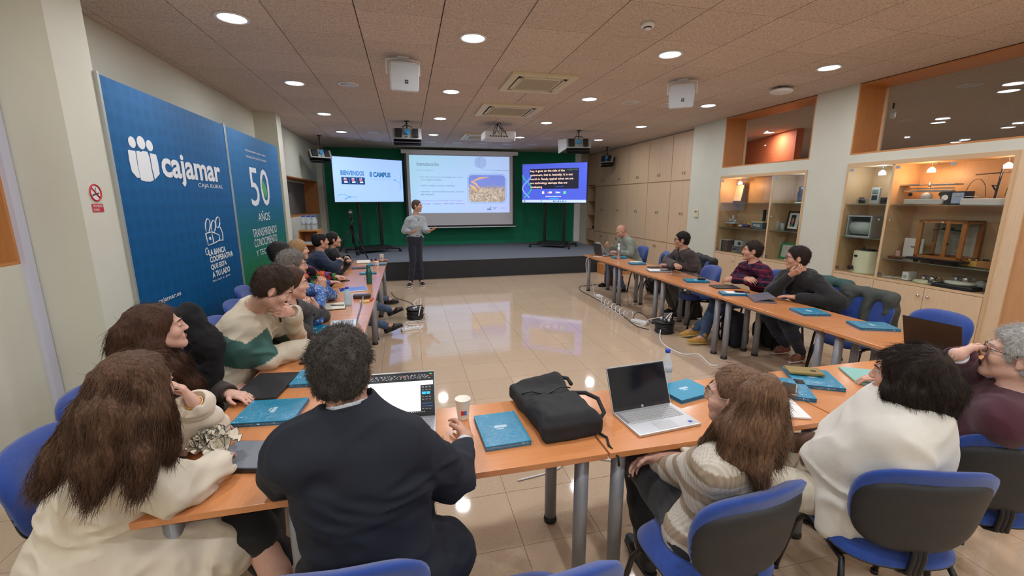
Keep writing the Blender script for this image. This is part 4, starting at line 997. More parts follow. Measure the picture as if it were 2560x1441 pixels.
# ================================================================ CHAIR PLACES
CG = 'blue upholstered conference chairs'
ch_n1 = chair(-.22, 1.27, -3, 'blue chair under the man in the navy suit, only its backrest in view')
chair(.30, 1.12, 2, 'empty blue chair at the bottom edge, second from the left of the front row')
ch_n2 = chair(1.09, 1.27, 6, 'blue chair of the woman with the ponytail')
ch_n3 = chair(1.87, 1.20, -18, 'blue chair of the woman in the white shawl')
ch_n4 = chair(2.50, 1.27, -24, 'blue chair of the grey-haired man at the right edge')
ch_l1 = chair(-1.29, 2.0, -90, 'blue chair at the left edge behind the woman in the beige jacket')
chair(-1.42, 2.50, -90, 'blue chair of the young woman seen in profile on the left')
chair(-1.38, 3.12, -90, 'blue chair of the young man in the striped sweater')
chair(-1.36, 3.85, -90, 'blue chair of the woman with clasped hands')
chair(-1.44, 4.50, -90, 'blue chair of the grey-haired man in the blue patterned shirt')
chair(-1.60, 5.25, -90, 'blue chair of the dark-haired man hidden behind the grey-haired man')
chair(-1.22, 6.05, -100, 'blue chair with rounded back at the left row, just before the navy shirt')
chair(-1.52, 6.85, -75, 'chair under the balding man in the navy shirt')
chair(-1.42, 7.65, -70, 'chair under the dark-haired woman in black near the stage')
chair(4.42, 7.92, 92, 'blue chair of the bald man in the green shirt')
chair(4.38, 7.10, 68, 'empty blue chair between the bald man and the brown sweatshirt')
chair(4.52, 6.15, 85, 'blue chair under the man in the dark brown sweatshirt')
chair(4.02, 5.32, 82, 'empty blue chair between brown sweatshirt and plaid shirt, tucked under the table')
chair(4.62, 4.70, 88, 'blue chair of the man in the plaid shirt')
chair(4.50, 3.92, 92, 'blue chair of the man in the black hoodie')
chair(4.22, 3.22, 95, 'blue chair with the dark grey jacket hung over its back')
chair(4.16, 2.60, 86, 'empty blue chair behind the dark open laptop')
# ================================================================ THINGS ON THE TABLES
BLUEN = mat('turquoise_cover', (.003, .25, .42), .35, var=.05, scale=9)
BLUEN2 = mat('turquoise_edge', (.003, .11, .24), .4)
WRAP, _t, _b = new_mat('clear_wrap')
_tr = N(_t, 'ShaderNodeBsdfTransparent'); _gl = N(_t, 'ShaderNodeBsdfGlossy'); _gl.inputs['Roughness'].default_value = .10; _mx = N(_t, 'ShaderNodeMixShader'); _mx.inputs[0].default_value = .13
_n = N(_t, 'ShaderNodeTexNoise'); _n.inputs['Scale'].default_value = 45; _n.inputs['Detail'].default_value = 2; _tc = N(_t, 'ShaderNodeTexCoord'); _t.links.new(_tc.outputs['Object'], _n.inputs['Vector'])
_bp = N(_t, 'ShaderNodeBump'); _bp.inputs['Strength'].default_value = .8; _bp.inputs['Distance'].default_value = .02; _t.links.new(_n.outputs['Fac'], _bp.inputs['Height']); _t.links.new(_bp.outputs[0], _gl.inputs['Normal'])
_t.links.new(_tr.outputs[0], _mx.inputs[1]); _t.links.new(_gl.outputs[0], _mx.inputs[2]); _t.links.new(_mx.outputs[0], _t.nodes['Material Output'].inputs[0])
PAPER = mat('paper_white', (.80, .79, .77), .7); PAPERC = mat('paper_cream', (.78, .72, .58), .7)
SILVER = mat('laptop_silver', (.60, .61, .63), .32, metal=.7); DARKG = mat('dark_grey_cover', (.03, .03, .034), .45)
def crinkle(w, d, h, seed, amp=.004, n=16, m=22):
    rs = np.random.RandomState(seed); bm = BM(); g = []
    for i in range(n):
        row = []
        for j in range(m):
            u, v = i/(n-1)-.5, j/(m-1)-.5
            e = max(abs(u), abs(v))*2; z = h + (rs.rand()*amp if e < .95 else -h*.75+rs.rand()*.003)
            row.append(bm.verts.new((u*w*(1.03+.02*rs.rand()), v*d*(1.03+.02*rs.rand()), z)))
        g.append(row)
    for i in range(n-1):
        for j in range(m-1): bm.faces.new((g[i][j], g[i+1][j], g[i+1][j+1], g[i][j+1]))
    return bm
_bk = [0]
def booklet(label, x, y, deg, w=.21, d=.29, wrap=True, z=TZ, h=.022, group='turquoise notebooks handed out on the tables', mark=True):
    _bk[0] += 1
    t = thing('notebook', label, 'notebook', (x, y, z+.001), math.radians(deg), group)
    obj('cover', box(BM(), -w/2, w/2, -d/2, d/2, h-.002, h), BLUEN, t); obj('page_block', box(BM(), -w/2+.001, w/2-.001, -d/2+.001, d/2-.001, .002, h-.0025), BLUEN2, t); obj('back_cover', box(BM(), -w/2, w/2, -d/2, d/2, 0, .0018), BLUEN, t)
    if mark: bm = BM(); box(bm, -.03, .03, .0, .022, h, h+.0006); box(bm, -.024, .012, -.014, -.006, h, h+.0006); obj('printed_mark', bm, mat('mark_print', (.45, .62, .72), .5), t)
    if wrap: obj('plastic_wrap', crinkle(w, d, h+.002, _bk[0]), WRAP, t)
    return t
def slab(name, label, cat, x, y, deg, w, d, h, m, z=TZ, bev=.004, group=None, inner=None):
    t = thing(name, label, cat, (x, y, z+.001), math.radians(deg), group)
    obj('body', box(BM(), -w/2, w/2, -d/2, d/2, 0, h, bev=min(bev, h*.45)), m, t)
    if inner: obj('face', box(BM(), -w/2+.006, w/2-.006, -d/2+.006, d/2-.006, h, h+.0008), inner, t)
    return t
GLASSB = mat('dark_glass', (.01, .01, .013), .06)
def phone(label, x, y, deg, z=TZ, m=None, w=.075, d=.155): return slab('phone', label, 'phone', x, y, deg, w, d, .009, m or BLACK, z, inner=GLASSB)
def bottle(label, x, y, z=TZ, h=.22, r=.032, cap=None, water=True, m=None):
    t = thing('water_bottle', label, 'bottle', (x, y, z))
    pr = [(r*.9, 0), (r, .008), (r, h*.3), (r*.94, h*.33), (r, h*.36), (r, h*.58), (r*.93, h*.66), (r*.62, h*.8), (r*.42, h*.88), (r*.40, h*.93)]
    obj('body', lathe(BM(), pr, n=20), m or CLEARP, t, True)
    obj('cap', lathe(BM(), [(r*.45, h*.90), (r*.47, h*.905), (r*.47, h*.995), (r*.4, h)], n=16), cap or CAPB_, t, True)
    if not m: obj('label_band', lathe(BM(), [(r*1.01, h*.36), (r*1.01, h*.56)], n=20), mat('bottle_label', (.55, .62, .68), .4, alpha=.6), t, True)
    return t
CLEARP, _t, _b = new_mat('clear_plastic'); _b.inputs['Base Color'].default_value = (.7, .78, .82, 1); _b.inputs['Roughness'].default_value = .08; _b.inputs['Alpha'].default_value = .38; _b.inputs['Specular IOR Level'].default_value = .9
CAPB_ = mat('blue_cap', (.01, .05, .42), .4)
def cup(label, x, y, z=TZ, h=.105, r=.039):
    t = thing('paper_cup', label, 'cup', (x, y, z))
    obj('body', lathe(BM(), [(r*.70, 0), (r*.72, .004), (r*.98, h), (r*1.03, h+.003), (r*.98, h+.004), (r*.70, .012), (.001, .012)], n=28), mat('cup_paper', (.80, .76, .66), .6), t, True)
    bm = BM(); M = Matrix.Rotation(-.25, 4, 'Z')
    box(bm, -.014, 0, -r*.885-.0012, -r*.84, h*.32, h*.52); obj('mark', bm, RED, t); bm = BM(); box(bm, .0005, .014, -r*.885-.0012, -r*.84, h*.32, h*.52); obj('mark', bm, mat('blue_mark', (.08, .15, .45), .5), t)
    return t
def laptop(label, x, y, deg, w=.34, d=.235, open_=105, m=SILVER, keys=mat('keys_grey', (.30, .31, .33), .5), screen=None, badge=False, z=TZ):
    """front edge towards local -Y; hinge at +Y"""
    t = thing('laptop', label, 'laptop', (x, y, z+.001), math.radians(deg))
    obj('base', box(BM(), -w/2, w/2, -d/2, d/2, 0, .014, bev=.003), m, t)
    bm = BM(); kw = (w-.05)/14
    for r in range(6):
        for c in range(14): box(bm, -w/2+.025+kw*c+.001, -w/2+.025+kw*(c+1)-.001, d/2-.045-r*.0185+.001, d/2-.045-(r-1)*.0185-.001-.002, .0141, .0155)
    o = obj('keyboard', bm, keys, t); o['kind'] = 'stuff'
    obj('touchpad', box(BM(), -.055, .055, -d/2+.012, -d/2+.078, .0141, .0146), mat('touchpad', (.5, .51, .53), .3, metal=.5), t)
    a = math.radians(open_); M = Matrix.Translation((0, d/2-.004, .014)) @ Matrix.Rotation(PI-a, 4, 'X')
    # lid in local: extends along +Y' (then rotated up), inner face -> +Z'... built upright directly
    ca, sa = math.cos(a-PI/2), math.sin(a-PI/2); hh = d*.97
    U = V3(1, 0, 0); Vv = V3(0, sa, ca); base = V3(0, d/2-.004, .014)
    bm = BM(); nn = np.cross(U, Vv)
    prism(bm, [tuple(base+U*sx*w/2+Vv*v_) for sx, v_ in ((-1, 0), (1, 0), (1, hh), (-1, hh))], tuple(-nn*.006)); lid = obj('lid', bm, m, t)
    PN = Panel(base-U*(w/2-.004)+nn*.0006, base+U*(w/2-.004)+nn*.0006, hh-.006, Vv)
    PN.rect(lid, 0, .0, 1, 1, BLACK, 'bezel', .0); 
    s = PN.rect(lid, .015, .085, .985, .975, screen or mat('screen_off', (.006, .007, .012), .12), 'screen', .0006)
    if badge:
        bm = BM(); cyl(bm, PN.p(.5, .04, .0006), PN.p(.5, .04, .0012), .007, n=16); obj('badge', bm, mat('badge_grey', (.5, .5, .5), .3), lid)
        PN.text(lid, 'hp', .492, .508, .025, .058, BLACK, .02, .0014, .3)
    return t, lid, PN
# front row
SCRW = em('laptop_sheet', (.66, .68, .66), .85)
t, lid, PN = laptop('laptop showing an empty spreadsheet page in front of the man in the navy suit', -.095, 1.955, -4, .355, .235, 118, screen=SCRW)
DK = em('laptop_dark_ui', (.012, .012, .014), .9); UI = em('laptop_ui_text', (.45, .48, .52), .8)
PN.rect(lid, .015, .80, .985, .975, DK, 'tool_bar', .0012); PN.rect(lid, .80, .10, .985, .70, DK, 'side_window', .0012); PN.rect(lid, .015, .085, .985, .12, DK, 'task_bar', .0012)
UB = em('laptop_ui_blue', (.03, .42, .75), .9)
for x0 in (.82, .885): PN.rect(lid, x0, .49, x0+.055, .545, UB, 'button', .0018)
for y0 in (.28, .22): PN.rect(lid, .82, y0, .97, y0+.006, em('laptop_ui_line', (.05, .2, .6), .9), 'slider', .0018)
PN.rect(lid, .93, .945, .975, .96, em('laptop_ui_green', (.05, .45, .15), .9), 'button', .0018); PN.rect(lid, .95, .90, .97, .92, RED, 'button', .0018); PN.rect(lid, .55, .89, .575, .925, em('laptop_ui_red', (.5, .08, .08), .9), 'button', .0018)
bm = BM()
rs = random.Random(4)
for y0 in (.93, .905, .88, .855): 
    x0 = .04
    while x0 < .92: 
        w_ = rs.uniform(.01, .035); prism(bm, [tuple(PN.p(*q, .0018)) for q in ((x0, y0), (x0+w_, y0), (x0+w_, y0+.008), (x0, y0+.008))], tuple(PN.n*.0002)); x0 += w_+rs.uniform(.012, .05)
for y0 in (.66, .64, .58, .43, .37, .16):
    for x0 in (.82, .87, .92): prism(bm, [tuple(PN.p(*q, .0018)) for q in ((x0, y0), (x0+.03, y0), (x0+.03, y0+.006), (x0, y0+.006))], tuple(PN.n*.0002))
for k in range(14): prism(bm, [tuple(PN.p(*q, .0018)) for q in ((.45+.03*k, .095), (.463+.03*k, .095), (.463+.03*k, .108), (.45+.03*k, .108))], tuple(PN.n*.0002))
obj('interface_marks', bm, UI, lid)['kind'] = 'stuff'
bm = BM(); prism(bm, [tuple(PN.p(*q, .0014)) for q in ((.30, .12), (.302, .12), (.302, .8), (.30, .8))], tuple(PN.n*.0002)); obj('page_line', bm, em('line_grey', (.4, .42, .44), .8), lid)
tag(obj('usb_stick', box(BM(), .093, .107, 1.79, 1.84, TZ+.003, TZ+.012, bev=.002), BLACK), 'black plug sticking out of the right side of the suited man\'s laptop', 'plug')
tag(obj('pen', tube(BM(), [(.112, 1.72, TZ+.006), (.108, 1.86, TZ+.006)], .0045, 8), mat('pen_wood', (.55, .38, .15), .4)), 'thin pen lying right beside the suited man\'s laptop', 'pen')
CUPX, CUPY = .225, 2.02
cup('white paper cup with a red and blue mark, held by the suited man', CUPX, CUPY)
booklet('wrapped turquoise notebook between the paper cup and the black bag', .385, 1.845, 2)
t, lid, PN = laptop('open silver laptop with a black screen, in front of the ponytail', 1.165, 1.77, 5, .355, .235, 112, badge=True, keys=mat('keys_silver', (.46, .47, .48), .4, metal=.3))
bm = BM(); box(bm, .125, .145, -.095, -.078, .0141, .0147); obj('sticker', bm, mat('sticker_blue', (.02, .08, .5), .4), t); bm = BM(); box(bm, .15, .162, -.093, -.082, .0141, .0147); obj('sticker', bm, mat('sticker_gold', (.55, .5, .3), .4), t)
_q = at(1670, 873, z=TZ+.215); bottle('clear water bottle with a blue cap behind the silver laptop', _q[0], _q[1], h=.215)
booklet('unwrapped turquoise box notebook behind the silver laptop', 1.50, 2.015, 12, .26, .2, wrap=False)
slab('notepad', 'white paper notepad left of the wrapped notebooks on the front row', 'notepad', 1.845, 1.735, -22, .26, .22, .012, PAPER)
booklet('wrapped turquoise notebook with a black phone on it, front row right', 2.10, 1.90, -32, .21, .27)
booklet('wrapped turquoise notebook carrying the gold wallet, front row right', 2.36, 1.98, -30, .25, .28)
phone('dark phone in a light case on the wrapped notebook', 2.06, 1.86, -48, TZ+.027, mat('phone_tan', (.45, .33, .2), .4), .08, .17)
t = slab('wallet', 'olive gold wallet lying on the wrapped notebook', 'wallet', 2.36, 2.04, 62, .11, .19, .016, mat('gold_leather', (.30, .22, .07), .35, metal=.3), TZ+.028)
obj('emblem', box(BM(), -.02, .0, -.06, -.03, .0165, .0172), BLACK, t)
slab('mint_notebook', 'mint green notebook before the woman in the white shawl', 'notebook', 2.72, 1.93, -30, .2, .27, .012, mat('mint_cover', (.26, .52, .47), .5))
# left row, front to back
slab('tablet_folder', 'black zip folder under a clear sleeve by the ruffled scrunchie', 'folder', -.70, 1.885, -14, .27, .21, .022, mat('black_leatherette', (.02, .02, .022), .35), inner=mat('clear_sleeve_grey', (.22, .24, .27), .12))
booklet('wrapped turquoise notebook at the corner of the left row, with bright plastic glints', -.735, 2.30, -96, .25, .29)
booklet('turquoise box notebook in plastic beside the black laptop sleeve', -.60, 2.72, -6, .24, .23)
slab('laptop_sleeve', 'large black laptop sleeve on the left row', 'sleeve', -.86, 2.66, -8, .25, .37, .022, mat('neoprene', (.014, .014, .016), .7), bev=.01)
_q = at(800, 985, z=TZ+.1); bottle('clear bottle half hidden behind the head of the suited man', -.50, 2.44)
slab('black_notebook', 'black notebook under the small grey phone, left row', 'notebook', -.67, 3.09, -12, .15, .2, .012, DARKG)
phone('small silver phone on the black notebook, left row', -.70, 3.12, -70, TZ+.014, mat('phone_silver', (.4, .42, .42), .35, metal=.5), .06, .13)
t = thing('mouse', 'white computer mouse under the striped man\'s fingers', 'mouse', (-.655, 3.27, TZ+.001)); obj('body', ball(BM(), (0, 0, .016), 1, 16, s=(.05, .032, .018)), WHITE, t, True)
t, lid, PN = laptop('open silver laptop turned away on the left row, blue screen', -.60, 3.90, 96, .33, .225, 108, screen=em('laptop_blue_screen', (.035, .09, .17), 1.))
t.rotation_euler = (0, 0, math.radians(-86))
PN.rect(lid, .1, .5, .9, .62, em('lap_line', (.25, .27, .35), .8), 'picture_area', .0014); PN.rect(lid, .2, .3, .3, .44, NAVY, 'picture_area', .0014)
booklet('turquoise notebook under the elbow of the woman with clasped hands', -.83, 3.80, -10, .18, .24)
t = thing('open_notebook', 'open notebook with blank pages beside the upright water bottle', 'notebook', (-.80, 4.66, TZ+.001), math.radians(-84))
obj('cover', box(BM(), -.14, .14, -.125, .125, 0, .004), BLACK, t); obj('page', box(BM(), -.135, -.002, -.12, .12, .004, .014, bev=.003), PAPERC, t); obj('page', box(BM(), .002, .135, -.12, .12, .004, .012, bev=.003), PAPERC, t)
obj('pen', tube(BM(), [(-.01, -.02, .019), (.03, .11, .019)], .005, 6), BLACK, t)
bottle('small water bottle with blue cap standing on the middle left table', -.655, 4.70, h=.2, r=.038, m=mat('aqua_bottle', (.45, .72, .78), .1, alpha=.5))
slab('glasses_case', 'black spectacle case behind the water bottle', 'case', -.545, 5.02, -90, .07, .19, .045, DARKG, bev=.014)
slab('eraser', 'small yellow and cream packet near the table edge', 'packet', -.50, 4.80, 4, .1, .045, .018, mat('yellow_packet', (.75, .55, .2), .5))
tag(obj('red_marker', tube(BM(), [(-.44, 4.83, TZ+.009), (-.42, 4.95, TZ+.009)], .008, 8), mat('red_marker_body', (.65, .05, .03), .4)), 'small red marker at the table edge', 'marker')
t = slab('tablet', 'large white tablet with a glossy blue screen on the left row', 'tablet', -.70, 5.52, -78, .24, .33, .012, WHITE, inner=mat('tablet_glass', (.02, .05, .22), .05))
phone('phone near the edge in front of the blurred clasped hands, left row', -.90, 6.18, -60)
t = thing('flask', 'tall green metal flask on the fourth left table', 'flask', (-.535, 5.90, TZ))
GRF = mat('green_flask', (.03, .17, .125), .3, metal=.6)
obj('body', lathe(BM(), [(.034, 0), (.036, .01), (.036, .15), (.03, .185), (.021, .205), (.021, .215)]), GRF, t, True); obj('cap', lathe(BM(), [(.022, .214), (.024, .22), (.024, .25), (.02, .255)]), GRF, t, True)
t = thing('spectacles', 'pink tinted spectacles behind the green flask', 'glasses', (-.56, 6.20, TZ+.002)); bm = BM()
for s in (-1, 1): tube(bm, [(s*.035+.028*math.cos(a), .0, .022+.02*math.sin(a)) for a in np.linspace(0, 2*PI, 14)[:-1]], .003, 6, closed=True); tube(bm, [(s*.065, 0, .025), (s*.07, .12, .004)], .0025, 5)
obj('frame', bm, mat('pink_frame', (.55, .25, .42), .3), t)
booklet('blue wrapped notebook on the fourth left table', -.62, 6.72, -84, .12, .24, h=.02)
slab('black_notebook', 'black notebook under the paper cup of the far left table', 'notebook', -.80, 7.32, -84, .15, .24, .012, DARKG)
cup('paper cup on the far left table, nearer one', -.53, 7.28); cup('paper cup at the end of the far left table', -.50, 8.20)
booklet('crumpled blue wrapped notebook beside the far cups', -.55, 7.62, -84, .17, .3)
t = thing('open_book', 'open book with thick white pages on the far left table', 'book', (-.80, 8.0, TZ+.001), math.radians(-85)); obj('cover', box(BM(), -.17, .17, -.12, .12, 0, .004), BLACK, t); obj('page', box(BM(), -.165, -.002, -.115, .115, .004, .02, bev=.004), PAPER, t); obj('page', box(BM(), .002, .165, -.115, .115, .004, .02, bev=.004), PAPERC, t)
phone('phone at the far end of the left row', -.47, 8.05, -85)
t = thing('spectacles', 'dark spectacles near the far paper cup', 'glasses', (-.64, 8.15, TZ+.002), .3); bm = BM()
for s in (-1, 1): ball(bm, (s*.035, 0, .022), .024, 10, s=(1, .3, .8)); tube(bm, [(s*.06, 0, .03), (s*.065, .12, .004)], .003, 5)
obj('frame', bm, BLACK, t)
# right row, back to front
t, lid, PN = laptop('black open laptop seen from behind before the bald man', 3.70, 7.90, 86, .34, .24, 104, m=DARKG)
t.rotation_euler = (0, 0, math.radians(92+0)); t.location = (3.76, 7.86, TZ+.001)
t = thing('flask', 'brushed steel flask on the farthest right table', 'flask', (3.77, 7.28, TZ)); obj('body', lathe(BM(), [(.035, 0), (.037, .01), (.037, .17), (.03, .21), (.018, .235), (.018, .25)]), STEEL, t, True); obj('cap', lathe(BM(), [(.02, .248), (.022, .252), (.022, .285), (.018, .29)]), WHITE, t, True)
booklet('turquoise notebook behind the steel flask', 3.86, 7.42, 80, .2, .27, wrap=False)
booklet('turquoise notebook with a white sheet above it, right row', 3.78, 6.62, 78, .17, .26)
slab('sheet', 'loose white sheet beside the notebook, farthest part of the right row', 'sheet', 3.90, 6.86, 75, .15, .21, .002, PAPER)
slab('black_notebook', 'thin black notebook before the brown sweatshirt', 'notebook', 3.86, 6.18, 80, .15, .22, .012, BLACK)
slab('folder', 'grey laptop sleeve with white papers before the brown sweatshirt', 'folder', 3.74, 5.88, 72, .25, .34, .018, mat('grey_sleeve', (.23, .26, .31), .5), inner=PAPER)
phone('black phone on the grey sleeve', 3.80, 5.80, 72, TZ+.021, w=.08)
booklet('turquoise notebook under the small black case, right row', 3.74, 4.98, 72, .2, .29, wrap=False)
slab('small_case', 'small black case on the turquoise notebook', 'case', 3.82, 4.98, 50, .07, .1, .03, BLACK, TZ+.024, .01)
slab('tablet', 'dark grey tablet before the man in the plaid shirt', 'tablet', 3.84, 4.56, 76, .21, .30, .012, DARKG)
booklet('turquoise notebook with white top and a phone, right row', 3.64, 4.17, 68, .17, .28, wrap=False); slab('sheet', 'white sheet on the turquoise notebook under the phone', 'sheet', 3.66, 4.17, 68, .13, .2, .002, PAPER, TZ+.024)
phone('dark blue phone on the white sheet', 3.73, 4.14, 60, TZ+.028, NAVY if 0 else mat('navy_case', (.01, .015, .06), .4))
t, lid, PN = laptop('grey laptop nearly shut and tilted before the black hoodie', 3.74, 3.86, 62, .31, .215, 12, m=mat('space_grey', (.20, .20, .25), .35, metal=.5))
booklet('single turquoise notebook with a white glint on the second right table', 3.76, 3.28, 74, .24, .25)
booklet('wrapped turquoise notebook on the nearest right table', 3.86, 2.76, 66, .22, .30)
t, lid, PN = laptop('dark open laptop seen from behind on the nearest right table', 3.80, 2.22, 98, .34, .24, 110, m=mat('dark_lid', (.015, .013, .013), .14))
t.rotation_euler = (0, 0, math.radians(97))
# crumpled plastic
t = thing('plastic_wrapping', 'crumpled clear plastic wrapping on the right row', 'plastic', (3.84, 5.40, TZ+.002), .4)
bm = BM(); rs = random.Random(5)
bmesh.ops.create_icosphere(bm, subdivisions=4, radius=1)
for v in bm.verts:
    k = 1+.35*(math.sin(v.co.x*7+1)*math.sin(v.co.y*9)*math.cos(v.co.z*6))+rs.uniform(-.12, .12); v.co = Vector((v.co.x*.15*k, v.co.y*.2*k, max(.0, .022+v.co.z*.03*k)))
obj('film', bm, WRAP, t)
# ---------------------------------------------------------------- bags and coats (implicit surfaces)
def bag_mat(n, c, r=.75): return mat(n, c, r, var=.25, scale=14, bump=.3, bscale=420)
BAGK = bag_mat('black_canvas', (.012, .012, .014))
t = thing('tote_bag', 'black canvas shoulder bag lying on the front row', 'bag', (.68, 1.95, TZ))
F = Field((.38, 1.58, TZ-.01), (.98, 2.36, TZ+.24), .008)
Mb = np.array([[math.cos(.10), math.sin(.10), 0], [-math.sin(.10), math.cos(.10), 0], [0, 0, 1]]).T
F.rbox((.675, 1.95, TZ+.045), (.15, .255, .042), Mb, .022, .01)
F.rbox((.69, 1.84, TZ+.085), (.125, .12, .03), Mb, .02, .03)
F.cone((.60, 2.18, TZ+.07), (.78, 2.20, TZ+.085), .03, .035, .05)
F.folds(.009, 7, 3, .006, 11); F.cut((0, 0, TZ+.003), (0, 0, -1))
field_obj('body', F, BAGK, t, (.68, 1.95, TZ))
bm = BM(); tube(bm, [(.12, .06, .08), (.19, .03, .085), (.235, -.03, .075), (.24, -.10, .03), (.20, -.13, .014)], .011, 6)
tube(bm, [(.02, .24, .08), (.10, .27, .09), (.17, .24, .08), (.17, .18, .07)], .011, 6); obj('strap', bm, BAGK, t, True)['kind'] = 'stuff'
tube(bm := BM(), [(.13, -.20, .01), (.17, -.28, .006), (.15, -.34, .006), (.168, -.40, -.02), (.17, -.405, -.06)], .006, 6); obj('hanging_strap', bm, BAGK, t, True)
obj('zip_pull', ball(BM(), (.14, -.24, .012), .008, 8), STEEL, t)
bm = BM(); tube(bm, [tuple(Mb @ V3(-.14+.28*i/10, .10-.015*math.sin(i/10*PI), .098+.012*math.sin(i)) + V3(.0, -.02, 0)) for i in range(11)], .004, 6); obj('seam', bm, BLACK, t, True)
def backpack(label, x, y, deg, m, h=.42, w=.16, d=.10, lean=0.):
    t = thing('backpack', label, 'backpack', (x, y, 0)); c, s = math.cos(math.radians(deg)), math.sin(math.radians(deg)); M = np.array([[c, -s, 0], [s, c, 0], [0, 0, 1]])
    F = Field((x-.32, y-.32, -.02), (x+.32, y+.32, h+.08), .012); f = M[:, 1]
    F.rbox((x, y, h*.5), (w, d, h*.48), M, .07, .01); F.rbox(tuple(V3(x, y, h*.3)-f*d), (w*.8, .045, h*.24), M, .04, .02)
    F.folds(.008, 9, x, .004, 15); F.cut((0, 0, .003), (0, 0, -1)); field_obj('body', F, m, t, (x, y, 0))
    for q in (-1, 1):
        p = lambda a, b, z: tuple(M @ V3(a, b, 0) + V3(0, 0, z)); bm = BM(); tube(bm, [p(q*.07, d, h*.85), p(q*.09, d+.05, h*.6), p(q*.1, d+.04, h*.3), p(q*.11, d, h*.1)], .016, 6); obj('strap', bm, m, t, True)
    tube(bm := BM(), [p(-.04, d*.4, h*.95), p(0, d*.4, h+.03), p(.04, d*.4, h*.95)], .01, 6); obj('handle', bm, m, t, True)
    return t
backpack('brown leather backpack beside the bald man\'s legs', 4.30, 8.42, 20, bag_mat('brown_leather', (.10, .035, .018), .5), .4)
backpack('olive grey backpack under the bald man\'s chair', 4.68, 7.50, 60, bag_mat('olive_cloth', (.03, .03, .026)), .3)
backpack('dark navy backpack between the table legs by the yellow shoes', 3.92, 4.42, 80, bag_mat('navy_cloth', (.006, .008, .016)), .45)
backpack('black backpack with a loose strap behind the pair of table legs', 4.34, 4.30, 70, BAGK, .42)
backpack('black backpack under the empty chair with tucked seat', 4.22, 5.70, 75, BAGK, .4)
def coat(label, x, y, deg, m, w=.26, top=.90, bottom=.45, seed=1., side=.0, name='jacket', thick=.05):
    """garment hung over a chair back centred at (x, y); the chair faces deg"""
    t = thing(name, label, 'jacket', (x, y, bottom)); a = math.radians(deg); f = V3(-math.sin(a), math.cos(a), 0); r = V3(math.cos(a), math.sin(a), 0); c = V3(x, y, 0)
    F = Field((x-.5, y-.5, bottom-.12), (x+.5, y+.5, top+.16), .012)
    for s, b in ((-1, bottom), (1, bottom+.12)):
        F.cone(c+V3(0, 0, top-.03)-r*w*.75+f*s*.035, c+V3(0, 0, b)-r*w*.8+f*s*.05, thick*.9, thick*.7, .06)
        F.cone(c+V3(0, 0, top-.02)+f*s*.035, c+V3(0, 0, b)+f*s*.055, thick, thick*.8, .08)
        F.cone(c+V3(0, 0, top-.04)+r*w*.75+f*s*.035, c+V3(0, 0, b)+r*w*.8+f*s*.05, thick*.9, thick*.7, .06)
    F.cone(c+V3(0, 0, top)-r*w*.8, c+V3(0, 0, top+.01)+r*w*.8, thick, thick, .05)
    if side: F.cone(c+V3(0, 0, top)+r*w*side, c+V3(0, 0, bottom+.05)+r*(w+.13)*side-f*.05, .06, .045, .06)
    F.folds(.016, 7, seed, .009, 12); field_obj('cloth', F, m, t, (x, y, bottom)); return t
cc = lambda x, y, deg, k=.235: (x+math.sin(math.radians(deg))*k, y-math.cos(math.radians(deg))*k, deg)
coat('dark grey-green jacket hung over the chair right of the black hoodie', *cc(4.22, 3.22, 95), mat('grey_green_cloth', (.055, .062, .055), .8, var=.2, scale=10, bump=.3, bscale=500), .24, .89, .52, 2., 1)
coat('teal jacket hung behind the man in the black hoodie', *cc(4.50, 3.92, 92), mat('teal_cloth', (.035, .085, .08), .8, var=.2, scale=10), .27, .88, .45, 4.)
coat('black padded jacket hung behind the brown sweatshirt', *cc(4.52, 6.15, 85), mat('black_padded', (.014, .015, .02), .6, var=.2, scale=10), .28, .86, .45, 5.)
coat('black jacket over the empty chair between the bald man and the brown sweatshirt', *cc(4.38, 7.10, 68), mat('black_padded', (.014, .015, .02), .6), .13, .78, .45, 6.)
coat('black jacket over the chair back behind the balding man', *cc(-1.52, 6.85, -75), mat('black_padded', (.014, .015, .02), .6), .27, .86, .5, 7.)
t = thing('fur_coat', 'fluffy black coat standing up between the profile woman and the striped sweater', 'coat', (-1.30, 2.66, .5))
F = Field((-1.75, 2.2, .35), (-.85, 3.1, 1.35), .012)
pa = at(470, 785, y=2.62); pb = at(515, 860, y=2.62)
F.cone(pa, pb, .058, .080, .05); F.cone(pb, V3(pb[0]-.05, 2.62, .85), .08, .09, .06); F.cone(V3(pb[0]-.05, 2.62, .85), V3(pb[0]-.12, 2.6, .45), .09, .14, .08)
F.disp(lambda x, y, z: .008*vnoise(x*60, y*60, z*60)+.012*vnoise(x*14, y*14, z*14)); field_obj('cloth', F, mat('black_fur', (.006, .006, .007), .95), t, (-1.30, 2.66, .5))

